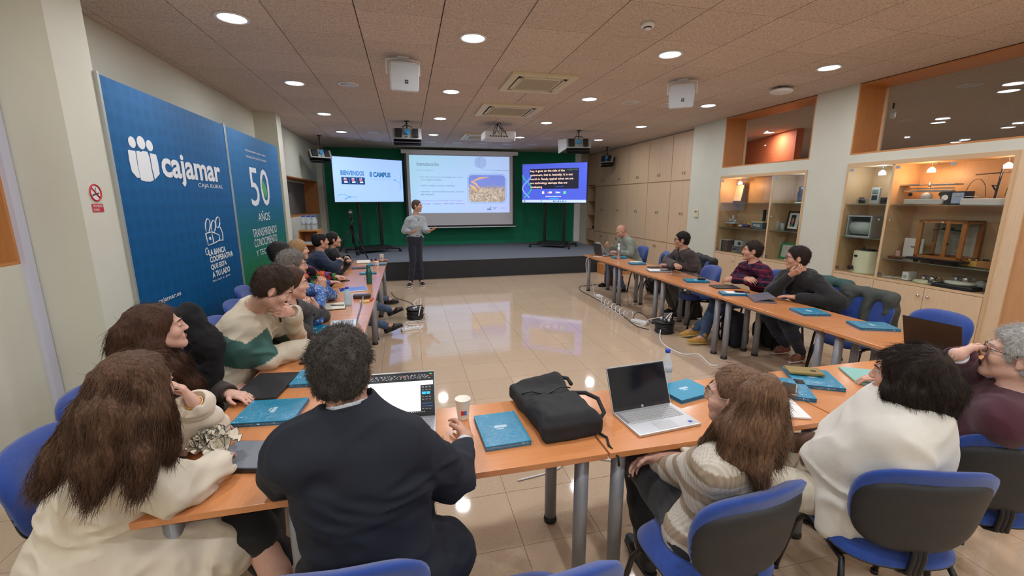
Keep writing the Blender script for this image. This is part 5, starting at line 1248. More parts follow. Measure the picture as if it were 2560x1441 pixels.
# ================================================================ FLOOR THINGS
def drum(label, x, y, deg):
    t = thing('cable_reel', label, 'cable reel', (x, y, 0), math.radians(deg)); bm = BM()
    for k in range(6): tube(bm, [((.115+.006*math.sin(k*2+a*3))*math.cos(a), (.115+.006*math.sin(k+a*2))*math.sin(a), .022+.022*k) for a in np.linspace(0, 2*PI, 26)[:-1]], .014, 6, closed=True)
    obj('wound_cable', bm, BLACK, t); obj('hub', lathe(BM(), [(.105, .004), (.105, .15), (.09, .165), (.001, .165)], n=24), DARKG, t, True)
    obj('top_disc', lathe(BM(), [(.001, .156), (.14, .156), (.14, .165), (.001, .168)], n=24), BLACK, t, True)
    bm = BM(); tube(bm, [(-.12, 0, .16), (-.12, 0, .2), (.12, 0, .2), (.12, 0, .16)], .008, 6); obj('handle', bm, BLACK, t, True)
    for k in range(3): obj('white_plug', box(BM(), -.05+.05*k, -.02+.05*k, -.06+.04*k, -.03+.04*k, .168, .20, bev=.005), WHITE, t)
    for k in range(4): obj('foot', cyl(BM(), (.1*math.cos(k*PI/2), .1*math.sin(k*PI/2), 0), (.1*math.cos(k*PI/2), .1*math.sin(k*PI/2), .012), .012, n=8), BLACK, t)
    return t
drum('black cable reel with white plugs at the left row of tables', .04, 6.68, 20); drum('black cable reel with white plugs at the right row of tables', 3.40, 5.12, 70)
t = thing('power_strip', 'white four-socket power strip with a red switch on the floor', 'power strip', (-.02, 6.09, 0), math.radians(22))
obj('body', box(BM(), -.155, .155, -.03, .03, .001, .042, bev=.006), WHITE, t)
for k in range(4): obj('socket', lathe(BM(), [(.001, .044), (.014, .044), (.020, .0445), (.022, .042)], (-.115+.058*k, 0, 0), n=16), mat('socket_grey', (.45, .45, .45), .5), t)
obj('switch', box(BM(), .115, .145, -.016, .016, .042, .048, bev=.002), RED, t)
def cable(label, pts, r, m, cat='cable', name='cable'):
    P_ = [Vector(p) for p in pts]; out = []
    for i in range(len(P_)-1):
        p0 = P_[max(i-1, 0)]; p1 = P_[i]; p2 = P_[i+1]; p3 = P_[min(i+2, len(P_)-1)]
        for k in range(6):
            u = k/6; out.append(.5*((2*p1)+(p2-p0)*u+(2*p0-5*p1+4*p2-p3)*u*u+(3*p1-p0-3*p2+p3)*u**3))
    out.append(P_[-1]); return tag(obj(name, tube(BM(), out, r, 6), m, None, True), label, cat)
g = lambda px, py, z=.008: tuple(at(px, py, z=z))
cable('white cable looping from the left reel to the power strip', [g(1047, 790, .17), g(1052, 748, .2), g(1035, 760, .12), g(1065, 785), g(1070, 800), g(1060, 806), g(1045, 803), g(1018, 806), g(1022, 812), g(1055, 812), g(1056, 819), g(1048, 824, .02)], .007, WHITE)
cable('thin black cable running from under the left table to the reel', [g(978, 732), g(990, 745), g(1012, 752), g(1030, 760), g(1036, 770, .05)], .005, BLACK)
cable('long black cable along the right row of tables', [g(1492, 712), g(1468, 714), g(1450, 717), g(1452, 727), g(1480, 742), g(1520, 765), g(1560, 792), g(1590, 815), g(1622, 824)], .006, BLACK)
cable('white cable hanging from the bald man\'s laptop to the floor plug', [tuple(at(1512, 640, z=TZ+.01)), tuple(at(1497, 642, z=TZ+.005)), (3.395, 7.85, .68), (3.38, 7.8, .4), g(1482, 715, .05), g(1487, 738), g(1496, 741)], .007, WHITE)
tag(obj('plug_adapter', box(BM(), -.04, .04, -.09, .09, .002, .045, bev=.01), WHITE, None, loc=(3.46, 7.36, 0)), 'white plug connection at the start of the coiled cable', 'plug')
pts = []; A_ = V3(*at(1506, 752, z=.05)); B_ = V3(*at(1567, 790, z=.05)); d_ = B_-A_; L_ = np.linalg.norm(d_); d_ /= L_; sd = V3(-d_[1], d_[0], 0)
for i in range(0, 91): a = i/90; th = a*2*PI*6.5; pts.append(tuple(A_+d_*(a*L_)+sd*.055*math.cos(th)+V3(0, 0, .062*math.sin(th)+.012)))
tag(obj('coiled_cable', tube(BM(), pts, .007, 6), WHITE, None, True), 'white spiral cable on the floor along the right row', 'cable')
cable('white cable from the coil to the power brick', [tuple(pts[-1]), g(1578, 778, .05), g(1583, 790), g(1585, 800, .02)], .007, WHITE)
t = thing('power_brick', 'white power block next to the right cable reel', 'power block', (3.30, 5.60, 0), .5); obj('body', box(BM(), -.05, .05, -.13, .13, .002, .05, bev=.012), WHITE, t)
tube(bm := BM(), [(-.1+.12*math.cos(a)*1., .2+.12*math.sin(a), .02+.1*max(0, math.sin(a*1.))) for a in np.linspace(0, 12, 40)], .005, 5)
tag(obj('cable_tangle', bm, BLACK, None, True, (3.46, 5.45, 0)), 'tangled thin black cable before the right reel', 'cable')
cable('white cable from the power block over the reel', [g(1601, 812, .03), g(1612, 812, .03), g(1622, 800, .1), (3.42, 5.2, .2)], .006, WHITE)
cable('white cable running forward from the right reel toward the front row', [(3.45, 5.1, .19), g(1680, 783, .25), g(1670, 790, .22), g(1655, 815, .1), g(1650, 845), g(1665, 866), g(1705, 885), g(1740, 886), g(1752, 890), g(1775, 912), g(1795, 914)], .008, WHITE)
cable('white cable lying under the front row tables', [(.62, 2.45, .006), (.9, 2.5, .006), (1.1, 2.62, .006), (1.4, 2.5, .006), (1.9, 2.7, .006)], .006, WHITE)
# far left furniture
t = thing('bookcase', 'light wood bookcase with a pack of water on top, far left corner', 'bookcase', (-2.05, 9.75, 0))
bm = BM(); box(bm, -.17, -.15, .0, .5, 0, 1.2); obj('side_panel', bm, WOODR, t); obj('side_panel', box(BM(), .20, .22, .0, .5, 0, 1.2), WOODR, t); obj('back_panel', box(BM(), -.15, .20, .48, .5, 0, 1.2), WOODR, t)
for z in (.35, .62, .9, 1.19): obj('shelf', box(BM(), -.15, .20, .0, .48, z-.01, z+.012), WOODH, t)
t2 = thing('desk', 'low wooden desk between bookcase and the balding man', 'desk', (-1.75, 8.9, 0)); obj('top', box(BM(), -.35, .32, -.2, .6, .70, .73), WOODH, t2); obj('front_panel', box(BM(), -.33, .30, -.17, -.15, 0, .70), WOODR, t2); obj('side_panel', box(BM(), .28, .30, -.15, .58, 0, .70), WOODR, t2)
bt = None
for k in range(3):
    for j in range(3):
        lab = f'water bottle on the bookcase, {("left", "middle", "right")[k]} one of the {("front", "middle", "back")[j]} line'
        if bt is None: bt = bottle(lab, -2.24, 9.82, 1.203, .3, .042); o = bt
        else: o = copy_tree(bt)
        o['label'] = lab; o['group'] = 'bottles packed on the bookcase'; o.location = (-2.13+.1*k, 9.85+.1*j, 1.203)
for z, n in ((.635, 3), (.913, 4)):
    for k in range(n):
        tag(obj('document', box(BM(), -.13, .16, .03, .3, .012*k, .012*k+.010), (PAPER, mat('pale_blue_paper', (.4, .5, .62), .6))[k % 2], None, loc=(-2.05+.01*k, 9.75, z+.001)), f'{("lowest", "second", "third", "top")[k]} document of the {("lower", "upper")[n == 4]} flat stack in the bookcase', 'document', 'documents on the bookcase')
t = thing('desk_gadget', 'round black device on the desk behind the balding man', 'device', (-1.72, 8.85, .73)); bm = BM(); ball(bm, (0, 0, .03), 1, 14, s=(.06, .06, .03)); obj('body', bm, BLACK, t, True)
t = thing('binder', 'pale blue upright folder leaning behind the balding man', 'folder', (-1.62, 8.95, .731), -.2, rot=(0, .2, -.2)); obj('cover', box(BM(), -.01, .0, -.12, .12, 0, .30), mat('pale_blue_paper', (.4, .5, .62), .6), t); obj('spine', box(BM(), -.012, .012, .12, .125, 0, .30), WHITE, t)

# ================================================================ EXHIBITS IN THE DISPLAY CASES
def k2(x, y, X=6.1): return at(2080+x*480/1729, 380+y*400/1441, x=X)
def k1(x, y, X=6.1): return at(1780+x*260/1338, 400+y*280/1441, x=X)
GOLDM = mat('brass', (.55, .42, .2), .35, metal=.9); OAK = wood('old_oak', (.42, .17, .045), (.30, .11, .03), 2, .35); GREYP = mat('grey_enamel', (.42, .44, .45), .4); CREAME = mat('cream_enamel', (.72, .70, .48), .35)
FGL = glass_mat('small_glass', (.9, .93, .92))
# far case, top shelf z 1.754, mid 1.294/1.304, floor .82
def frame_(label, y, z, w, h, fm, inner, extra=None, x=6.2, lean=.15, yaw=-PI/2, art=None):
    t = thing('picture_frame', label, 'frame', (x, y, z+.002), rot=(-lean, 0, yaw)); b = .03
    bm = BM(); box(bm, -w/2, w/2, 0, .02, 0, b); box(bm, -w/2, w/2, 0, .02, h-b, h); box(bm, -w/2, -w/2+b, 0, .02, b, h-b); box(bm, w/2-b, w/2, 0, .02, b, h-b); obj('frame', bm, fm, t)
    obj('mount', box(BM(), -w/2+b, w/2-b, .008, .014, b, h-b), inner, t)
    if art: art(t, w, h)
    return t
def art_tulip(t, w, h):
    obj('dark_picture', box(BM(), -w*.22, w*.12, .004, .008, h*.2, h*.8), mat('dark_print', (.02, .02, .04), .5), t)
    obj('flower', ball(BM(), (-.05*w, .003, h*.5), 1, 12, s=(w*.10, .002, h*.16)), mat('flower_print', (.6, .2, .12), .5), t); obj('leaf_patch', box(BM(), -w*.2, w*.0, .002, .004, h*.2, h*.33), mat('leaf_print2', (.1, .25, .08), .5), t)
DFR = mat('dark_frame', (.04, .025, .02), .4); GFR = mat('green_frame', (.03, .35, .12), .4)
q = k1(310, 545, 6.2); frame_('dark framed certificate on the top shelf of the far case', q[1], 1.754, .30, .36, DFR, PAPERC, x=6.19)
frame_('dark framed tulip picture in the right bay of the far case', k1(1030, 900, 6.2)[1], 1.304, .26, .32, DFR, PAPER, art=art_tulip, x=6.18)
frame_('green framed certificate at the bottom of the far case', k1(960, 1240, 6.2)[1], .822, .30, .27, GFR, PAPER, x=6.18)
t = thing('trophy_figure', 'dark figurine on the top shelf, right end of the far case', 'figurine', (6.1, k1(1130, 530)[1], 1.754)); obj('body', lathe(BM(), [(.05, 0), (.05, .02), (.035, .03), (.045, .15), (.03, .2), (.035, .24), (.001, .27)], n=14), BLACK, t, True); obj('base', lathe(BM(), [(.065, 0), (.065, .015)], n=18), WHITE, t)
def gadget(label, y, z, parts, cat='instrument', x=6.1, rz=0.):
    t = thing('instrument', label, cat, (x, y, z), rz)
    for nme, kind, a, b, m in parts:
        bm = BM()
        if kind == 'b': boxc(bm, a, b, bev=.004)
        elif kind == 'c': cyl(bm, a, b[:3], b[3], n=16)
        elif kind == 's': ball(bm, a, b, 12)
        obj(nme, bm, m, t)
    return t
gadget('grey cast-iron instrument with a vertical post in the far case', k1(260, 850)[1], 1.294, [('base', 'b', (0, 0, .03), (.1, .12, .05), OAK), ('bed', 'b', (0, 0, .075), (.12, .24, .03), GREYP), ('post', 'c', (0, -.01, .09), (0, -.01, .22, .022), GREYP), ('wheel', 's', (0, .06, .12), .035, GREYP), ('wheel', 's', (0, -.07, .11), .03, GREYP)])
gadget('small blue and brown tools lying on the middle shelf of the far case', k1(440, 870)[1], 1.294, [('tray', 'b', (0, 0, .012), (.09, .34, .02), mat('dark_red', (.16, .03, .02), .5)), ('roll', 'c', (0, -.06, .04), (0, .08, .045, .02), mat('blue_roll', (.03, .06, .25), .5)), ('box', 'b', (-.02, .12, .035), (.05, .05, .03), PAPER), ('stick', 'c', (0, -.1, .03), (0, -.02, .14, .012), GOLDM)])
gadget('blue-grey two-dial apparatus with a black handle in the far case', k1(610, 880)[1], 1.294, [('case', 'b', (0, 0, .06), (.12, .24, .10), mat('blue_grey_enamel', (.12, .16, .2), .4)), ('face', 'b', (-.062, 0, .06), (.006, .16, .05), GREYP), ('lid', 'b', (0, 0, .12), (.13, .25, .015), CREAME), ('handle', 'b', (0, -.08, .24), (.03, .05, .20), BLACK), ('dial', 's', (-.07, .05, .06), .02, STEEL)])
gadget('tall clear glass vessels on the middle shelf, right bay of the far case', k1(860, 910)[1], 1.304, [('vessel', 'c', (0, .04, 0), (0, .04, .15, .04), CLEARP), ('vessel', 'c', (0, -.06, 0), (0, -.06, .12, .03), CLEARP)], 'glassware')
gadget('acrylic award plate at the bottom of the right bay of the far case', k1(760, 1130)[1], .822, [('plate', 'b', (0, 0, .12), (.02, .16, .2), mat('award', (.55, .5, .52), .2, alpha=.6)), ('foot', 'b', (0, 0, .01), (.06, .16, .02), CLEARP)], 'award')
bks = [(.035, (.5, .55, .45)), (.02, (.65, .65, .6)), (.03, (.03, .02, .02)), (.11, (.10, .06, .04)), (.03, (.12, .07, .05))]; y_ = k1(150, 1160)[1]; lb = ('grey-green', 'thin cream', 'slim black', 'broad brown cover', 'dark brown')
for (w_, c_), l_ in zip(bks, lb):
    o = obj('book', box(BM(), 5.98, 6.16, y_-w_, y_-.002, .822, 1.04), mat('book_' + l_.replace(' ', '_').replace('-', '_'), c_, .6), None); tag(o, f'{l_} book standing at the lower left of the far display case', 'book', 'books in the display case')
    obj('page_block', box(BM(), 5.985, 6.155, y_-w_+.003, y_-.005, 1.0395, 1.0405), PAPER, o); y_ -= w_
gadget('silver control unit with black knobs at the bottom of the far case', k1(350, 1170)[1], .822, [('case', 'b', (0, 0, .07), (.16, .22, .12), STEEL), ('case', 'b', (.01, -.02, .18), (.14, .20, .10), GREYP), ('knob', 's', (-.09, .04, .07), .02, BLACK), ('knob', 's', (-.07, -.06, .18), .03, BLACK), ('stem', 'c', (0, -.05, .23), (0, -.05, .30, .01), STEEL)])
# near case
q = k2(355, 470); gadget('grey handheld multimeter standing on the top shelf of the near case', q[1], 1.75, [('body', 'b', (.05, 0, .11), (.03, .11, .21), GREYP), ('display', 'b', (.032, 0, .165), (.004, .07, .05), mat('lcd_grey', (.18, .22, .2), .2)), ('keys', 'b', (.032, 0, .085), (.004, .07, .06), DARKG)], 'meter')
q = k2(310, 465); gadget('small silver film camera in front of the multimeter', q[1], 1.75, [('body', 'b', (-.06, .02, .04), (.04, .14, .065), STEEL), ('lens', 'c', (-.08, 0, .035), (-.115, 0, .035, .028), BLACK), ('top', 'b', (-.06, .03, .08), (.03, .06, .015), BLACK)], 'camera')
q = k2(475, 465); gadget('small black pouch at the end of the top shelf, near case', q[1], 1.75, [('body', 'b', (0, 0, .045), (.07, .08, .085), BLACK), ('flap', 'b', (-.037, 0, .065), (.006, .07, .03), DARKG)], 'pouch')
q = k2(850, 470); gadget('two-pan kitchen scale with silver trays on a pale base', q[1], 1.75, [('base', 'b', (0, 0, .035), (.16, .40, .06), GREYP), ('column', 's', (-.02, 0, .09), .055, GREYP), ('beam', 'b', (0, 0, .16), (.06, .50, .022), STEEL), ('beam', 'b', (.0, 0, .19), (.05, .48, .012), STEEL), ('pan', 'b', (0, .17, .235), (.14, .22, .02), STEEL), ('pan', 'b', (0, -.17, .23), (.14, .24, .02), STEEL), ('hook', 's', (-.02, -.15, .12), .028, BLACKM), ('hook', 's', (-.02, .18, .12), .022, BLACKM), ('post', 'c', (0, .0, .19), (0, .0, .26, .012), STEEL)], 'scale')
q = k2(1110, 475); gadget('small black box with a white dial and a lit panel on the top shelf', q[1], 1.75, [('case', 'b', (0, 0, .075), (.10, .26, .15), BLACK), ('dial', 'c', (-.052, .08, .08), (-.056, .08, .08, .032), WHITE), ('panel', 'b', (-.052, -.04, .075), (.004, .11, .12), mat('panel_blue', (.35, .42, .6), .3)), ('plate', 'b', (-.055, -.04, .105), (.003, .05, .03), GREYP)], 'meter')
# balance with hanging pans
q = k2(1450, 470); t = thing('balance_scale', 'brass balance with two hanging pans on a pale marble base', 'scale', (6.1, q[1], 1.75))
obj('base', box(BM(), -.09, .09, -.24, .24, 0, .07, bev=.006), mat('marble', (.6, .58, .56), .3), t); bm = BM(); cyl(bm, (0, 0, .07), (0, -.02, .40), .010); tube(bm, [(0, 0, .15), (0, .04, .21), (0, -.01, .2)], .009, 6); obj('column', bm, BLACKM, t, True)
obj('beam', tube(BM(), [(0, -.20, .345), (0, 0, .335), (0, .20, .325)], .006, 6), BLACKM, t, True)
for s in (-1, 1):
    bm = BM(); tube(bm, [(0, s*.17+.09*math.cos(a), .09+.19*math.sin(a)) for a in np.linspace(0, PI, 14)], .0028, 5); obj('hanger', bm, BLACKM, t, True); obj('pan', lathe(BM(), [(.001, .082), (.08, .086), (.085, .094)], (0, s*.17, 0), 20), STEEL, t, True)
# chart recorder
q = k2(265, 780); t = thing('chart_recorder', 'grey chart recorder with a white paper roll on the middle shelf, near case', 'recorder', (6.08, k2(275, 780)[1], 1.305), .12)
bm = BM(); box(bm, -.1, .14, -.15, -.135, 0, .29); box(bm, -.1, .14, .135, .15, 0, .29); box(bm, -.1, .14, -.135, .135, .275, .29); box(bm, -.1, .14, -.135, .135, 0, .02); box(bm, .1, .14, -.135, .135, .02, .275); obj('case', bm, GREYP, t)
obj('paper', tube(BM(), [(.0, -.12, .12), (.0, .12, .12)], .09, 20), PAPER, t, True); obj('carriage', box(BM(), -.05, .08, -.13, .13, .225, .25), BLACKM, t); obj('glass_front', box(BM(), -.102, -.1, -.135, .135, .02, .275), FGL, t)
# centrifuge
t = thing('centrifuge', 'cream drum centrifuge with a black knob in the near case', 'centrifuge', (6.1, k2(300, 1060)[1], .822))
obj('drum', lathe(BM(), [(.001, .0), (.165, .0), (.165, .015), (.155, .02), (.155, .285), (.145, .30), (.001, .30)], n=40), CREAME, t, True); obj('lid', lathe(BM(), [(.001, .302), (.09, .302), (.095, .318), (.001, .325)], n=30), DARKG, t, True); obj('knob', cyl(BM(), (-.15, .07, .07), (-.19, .09, .07), .028, n=18), BLACK, t); obj('plate', box(BM(), -.158, -.150, .02, .06, .22, .245), BLACKM, t); obj('handle', cyl(BM(), (-.02, .05, .32), (-.02, .05, .35), .012), BLACK, t)
# analytical balance in its wooden cabinet
q = k2(1060, 930, 6.08); y0 = k2(770, 930, 6.0)[1]; 
t = thing('balance_cabinet', 'old wooden balance cabinet with glass doors on a black base', 'balance', (6.12, 3.72, 1.072), .06)
w, d, h = .225, .16, .44; bm = BM(); 
for (a, b_) in ((-1, -1), (-1, 1), (1, -1), (1, 1)): boxc(bm, (a*(d-.015), b_*(w-.02), .06+h/2), (.03, .04, h))
for z in (.075, .06+h-.015):
    for a in (-1, 1): boxc(bm, (a*(d-.015), 0, z), (.03, 2*w, .03)); boxc(bm, (0, a*(w-.02), z), (2*d, .04, .03))
boxc(bm, (0, 0, .06+h-.006), (2*d, 2*w, .012)); obj('frame', bm, OAK, t)
bm = BM(); boxc(bm, (-(d-.01), -.06, .06+h/2), (.022, .035, h)); obj('mullion', bm, OAK, t)
obj('pane', box(BM(), -d+.014, -d+.017, -w+.04, w-.04, .09, .06+h-.03), FGL, t); obj('back', box(BM(), d-.02, d-.016, -w+.04, w-.04, .09, .06+h-.03), mat('pale_back', (.5, .45, .38), .5), t)
obj('base', box(BM(), -d-.05, d+.03, -w-.05, w+.05, .035, .06, bev=.006), BLACKM, t); bm = BM()
for (a, b_) in ((-1, -1), (-1, 1), (1, -1), (1, 1)): cyl(bm, (a*d, b_*w*.85, 0), (a*d, b_*w*.85, .035), .022)
obj('feet', bm, BLACKM, t); bm = BM(); cyl(bm, (0, .02, .07), (0, .02, .42), .016); tube(bm, [(0, -.12, .38), (0, .02, .395), (0, .16, .38)], .007, 6); boxc(bm, (0, .02, .40), (.03, .10, .03)); obj('balance_beam', bm, BLACKM, t)
for s in (-1, 1): obj('pan', lathe(BM(), [(.001, .12), (.04, .125)], (0, .02+s*.12, 0), 14), STEEL, t)
obj('door_knob', ball(BM(), (-d-.008, -.09, .24), .012, 8), BLACK, t)
gadget('white booklet with a bird drawing leaning beside the wooden balance', k2(665, 930)[1], 1.072, [('cover', 'b', (.06, 0, .13), (.01, .22, .25), PAPER), ('mark', 'b', (.053, -.02, .15), (.002, .09, .01), DARKG), ('small_card', 'b', (-.03, .10, .05), (.01, .05, .09), mat('pink_card', (.6, .35, .3), .6))], 'booklet', 6.14)
gadget('orange-red leaflet lying at the left of the wooden balance', k2(520, 965)[1], 1.072, [('sheet', 'b', (0, 0, .008), (.14, .20, .012), mat('leaflet_red', (.55, .1, .04), .5)), ('sheet', 'b', (-.02, -.1, .02), (.12, .18, .008), mat('leaflet_dark', (.12, .06, .04), .5))], 'leaflet')
gadget('yellow wooden weight block on the lower glass shelf', k2(1255, 1040)[1], 1.072, [('block', 'b', (0, 0, .035), (.08, .17, .06), mat('yellow_wood', (.6, .35, .08), .5)), ('weight', 's', (0, .03, .075), .018, GOLDM), ('weight', 's', (0, -.03, .075), .015, GOLDM)], 'weights')
gadget('brown weight box at the right end of the lower glass shelf', k2(1395, 1040)[1], 1.072, [('block', 'b', (0, 0, .04), (.09, .14, .075), mat('brown_wood', (.42, .17, .05), .5)), ('weight', 'b', (0, .02, .09), (.02, .05, .02), DARKG)], 'weights')
gadget('flat papers on the floor of the near case', k2(560, 1120)[1], .822, [('sheet', 'b', (-.05, .06, .006), (.14, .18, .008), PAPER), ('sheet', 'b', (0, -.08, .01), (.16, .16, .010), CREAME)], 'papers')
gadget('small white box standing on the floor of the near case', k2(710, 1150)[1], .822, [('box', 'b', (-.04, 0, .055), (.14, .07, .10), WHITE), ('label', 'b', (-.112, 0, .05), (.003, .035, .035), GREYP)], 'box')
def plani(label, y, dark):
    t = thing('instrument', label, 'instrument', (6.05, y, .822)); z = 0
    if dark: obj('base', box(BM(), -.15, .13, -.19, .19, 0, .045, bev=.01), BLACK, t); z = .045
    obj('dish', lathe(BM(), [(.001, z), (.13, z), (.14, z+.02), (.12, z+.035), (.001, z+.038)], n=30), CREAME if not dark else mat('ivory', (.6, .58, .5), .4), t, True); bm = BM(); cyl(bm, (0, -.04, z+.03), (0, -.04, z+.09), .03); cyl(bm, (0, .05, z+.03), (0, .05, z+.08), .022); boxc(bm, (0, 0, z+.08), (.04, .16, .018)); tube(bm, [(.05, -.1, z+.03), (.05, -.1, z+.07), (.0, -.06, z+.09)], .008, 6); obj('mechanism', bm, STEEL, t)
plani('round white precision instrument on the floor of the near case', k2(890, 1180)[1], False); plani('precision instrument on a black tray on the floor of the near case', k2(1180, 1220)[1], True)
gadget('glass jar at the right end of the near case floor', k2(1340, 1230)[1], .822, [('jar', 'c', (0, 0, 0), (0, 0, .1, .045), CLEARP), ('lid', 'c', (0, 0, .1), (0, 0, .115, .04), STEEL)], 'jar')

# ================================================================ PEOPLE
def Fv(a): a = math.radians(a); return V3(-math.sin(a), math.cos(a), 0)
def Rv(a): a = math.radians(a); return V3(math.cos(a), math.sin(a), 0)
def skin_mat(name, c):
    if name in MATS: return MATS[name]
    m = mat(name, c, .52, var=.10, scale=18, bump=.08, bscale=260)
    b = m.node_tree.nodes['Principled BSDF']; b.inputs['Subsurface Weight'].default_value = .12; b.inputs['Subsurface Radius'].default_value = (.02, .008, .004); b.inputs['Specular IOR Level'].default_value = .35; return m
SKIN = skin_mat('skin_warm', (.58, .31, .215)); SKINP = skin_mat('skin_pale', (.66, .39, .30)); SKINT = skin_mat('skin_tan', (.47, .25, .16))
LIP = mat('lip', (.42, .13, .11), .45); EYEW = mat('eye_white', (.75, .73, .70), .2); IRIS = mat('eye_iris', (.03, .015, .008), .1)
def hair_mat(name, c, c2, along=2, sc=26, rough=.45):
    if name in MATS: return MATS[name]
    m, t, b = new_mat(name); b.inputs['Roughness'].default_value = rough; b.inputs['Specular IOR Level'].default_value = .22
    tc = N(t, 'ShaderNodeTexCoord'); mp = N(t, 'ShaderNodeMapping'); s = [sc, sc, sc]
    if along is not None: s[along] = 2.2
    mp.inputs['Scale'].default_value = s; t.links.new(tc.outputs['Object'], mp.inputs['Vector'])
    nz = N(t, 'ShaderNodeTexNoise'); nz.inputs['Scale'].default_value = 7; nz.inputs['Detail'].default_value = 5; nz.inputs['Roughness'].default_value = .7; nz.inputs['Distortion'].default_value = .6
    t.links.new(mp.outputs[0], nz.inputs['Vector']); r = N(t, 'ShaderNodeValToRGB'); r.color_ramp.elements[0].position = .3; r.color_ramp.elements[1].position = .72
    r.color_ramp.elements[0].color = (*c2, 1); r.color_ramp.elements[1].color = (*c, 1); t.links.new(nz.outputs['Fac'], r.inputs[0]); t.links.new(r.outputs[0], b.inputs['Base Color'])
    bp = N(t, 'ShaderNodeBump'); bp.inputs['Strength'].default_value = .7; bp.inputs['Distance'].default_value = .006; t.links.new(nz.outputs['Fac'], bp.inputs['Height']); t.links.new(bp.outputs[0], b.inputs['Normal']); return m
def head_frame(yaw, pitch=0., roll=0.):
    """columns: right, forward, up; pitch > 0 looks down; roll > 0 tilts to the right"""
    f = Fv(yaw); r = Rv(yaw); u = V3(0, 0, 1); p = math.radians(pitch); f2 = f*math.cos(p)-u*math.sin(p); u2 = u*math.cos(p)+f*math.sin(p)
    q = math.radians(roll); r3 = r*math.cos(q)-u2*math.sin(q); u3 = u2*math.cos(q)+r*math.sin(q)
    return np.stack([r3, f2, u3], 1)
def ik(s, w, a, b, pole):
    d = w-s; L = np.linalg.norm(d)
    if L > (a+b)*.995: k = L/((a+b)*.995); a *= k; b *= k
    d = d/L; x = (a*a-b*b+L*L)/(2*L); h = math.sqrt(max(a*a-x*x, 0)); p = pole-d*(pole@d); return s+d*x+nrm(p)*h
def hand_prims(F, w, fd, pn, side, curl, k=.006, s=1., spread=.12, tc=None):
    """w wrist, fd finger direction, pn palm normal (towards the palm side), side +1 right -1 left"""
    fd = nrm(fd); pn = nrm(pn-fd*(pn@fd)); ac = np.cross(fd, pn)*side        # across, towards the thumb
    ac = -ac if False else ac
    pl = .088*s
    curls = curl if isinstance(curl, (list, tuple)) else [curl]*4
    F.cone(w, w+fd*pl*.35, .027*s, .031*s, .02, flat=(pn, 1.5))
    for i in range(4):
        o = (.030-.020*i)*s; kn = w+fd*(pl-abs(i-1)*.004*s)+ac*o
        F.cone(w+fd*.012+ac*o*.55, kn, .0145*s, .0115*s, .012)
        ln = (.038, .043, .040, .031)[i]*s*1.05; r = (.0092, .0095, .009, .0078)[i]*s
        c = curls[i]; p = kn; ang = c*.75; dr = nrm(fd+ac*spread*(1.2-i)*.35)
        for j, q in enumerate((1., .66, .52)):
            dd = dr*math.cos(ang)+pn*math.sin(ang); e = p+dd*ln*q; F.cone(p, e, r, r*.9, k); p = e; r *= .9; ang += c*(1.15 if j == 0 else .8)
    c = curls[0] if tc is None else tc; b = w+fd*.022*s+ac*.022*s; d1 = nrm(ac*.75+fd*.65+pn*.25); p1 = b+d1*.036*s; F.cone(b, p1, .0145*s, .012*s, .012)
    d2 = nrm(fd*.85+ac*(.45-.6*c)+pn*(.15+.6*c)); p2 = p1+d2*.030*s; F.cone(p1, p2, .0112*s, .0100*s, k); d3 = nrm(fd*.9+ac*(.2-.9*c)+pn*(.2+.7*c)); F.cone(p2, p2+d3*.025*s, .0100*s, .0085*s, k)
def head_prims(F, c, M, s=1., fem=False, jaw=1., nose=1., closed=False):
    P_ = lambda x, y, z: c+M@(V3(x, y, z)*s); E = lambda p, r, k=.02, op='u': F.ell(P_(*p), V3(*r)*s, M, k, op)
    C_ = lambda p, q, r, r2=None, k=.012, op='u': F.cone(P_(*p), P_(*q), r*s, (r if r2 is None else r2)*s, k, op)
    E((0, -.018, .032), (.076, .096, .082)); E((0, .028, -.028), (.060, .064, .080), .03)
    jw = .046*jaw*(.92 if fem else 1); C_((-jw, .0, -.062), (0, .068, -.100), .024, .021, .02); C_((jw, .0, -.062), (0, .068, -.100), .024, .021, .02); E((0, .074, -.098), (.022, .017, .016), .015)
    for q in (-1, 1):
        E((q*.041, .058, -.028), (.024, .026, .024), .02); C_((q*.010, .088, .022), (q*.048, .070, .024), .0085 if not fem else .006, None, .014)
        E((q*.032, .100, .004), (.021, .018, .012), .012, 's')
        E((q*.0815, -.010, -.006), (.010, .019, .032), .008); E((q*.092, -.004, -.004), (.007, .009, .019), .006, 's'); E((q*.078, -.004, -.032), (.008, .010, .012), .006)
        E((q*.012, .098, -.029), (.008, .010, .007), .006)
    C_((0, .089, .014), (0, .1035+.003*nose, -.024), .0075, .0105*nose, .012); 
    C_((-.020, .084, -.060), (.020, .084, -.060), .0085, None, .008); C_((-.017, .084, -.071), (.017, .084, -.071), .009, None, .006); C_((-.024, .094, -.0655), (.024, .094, -.0655), .0035, None, .004, 's')
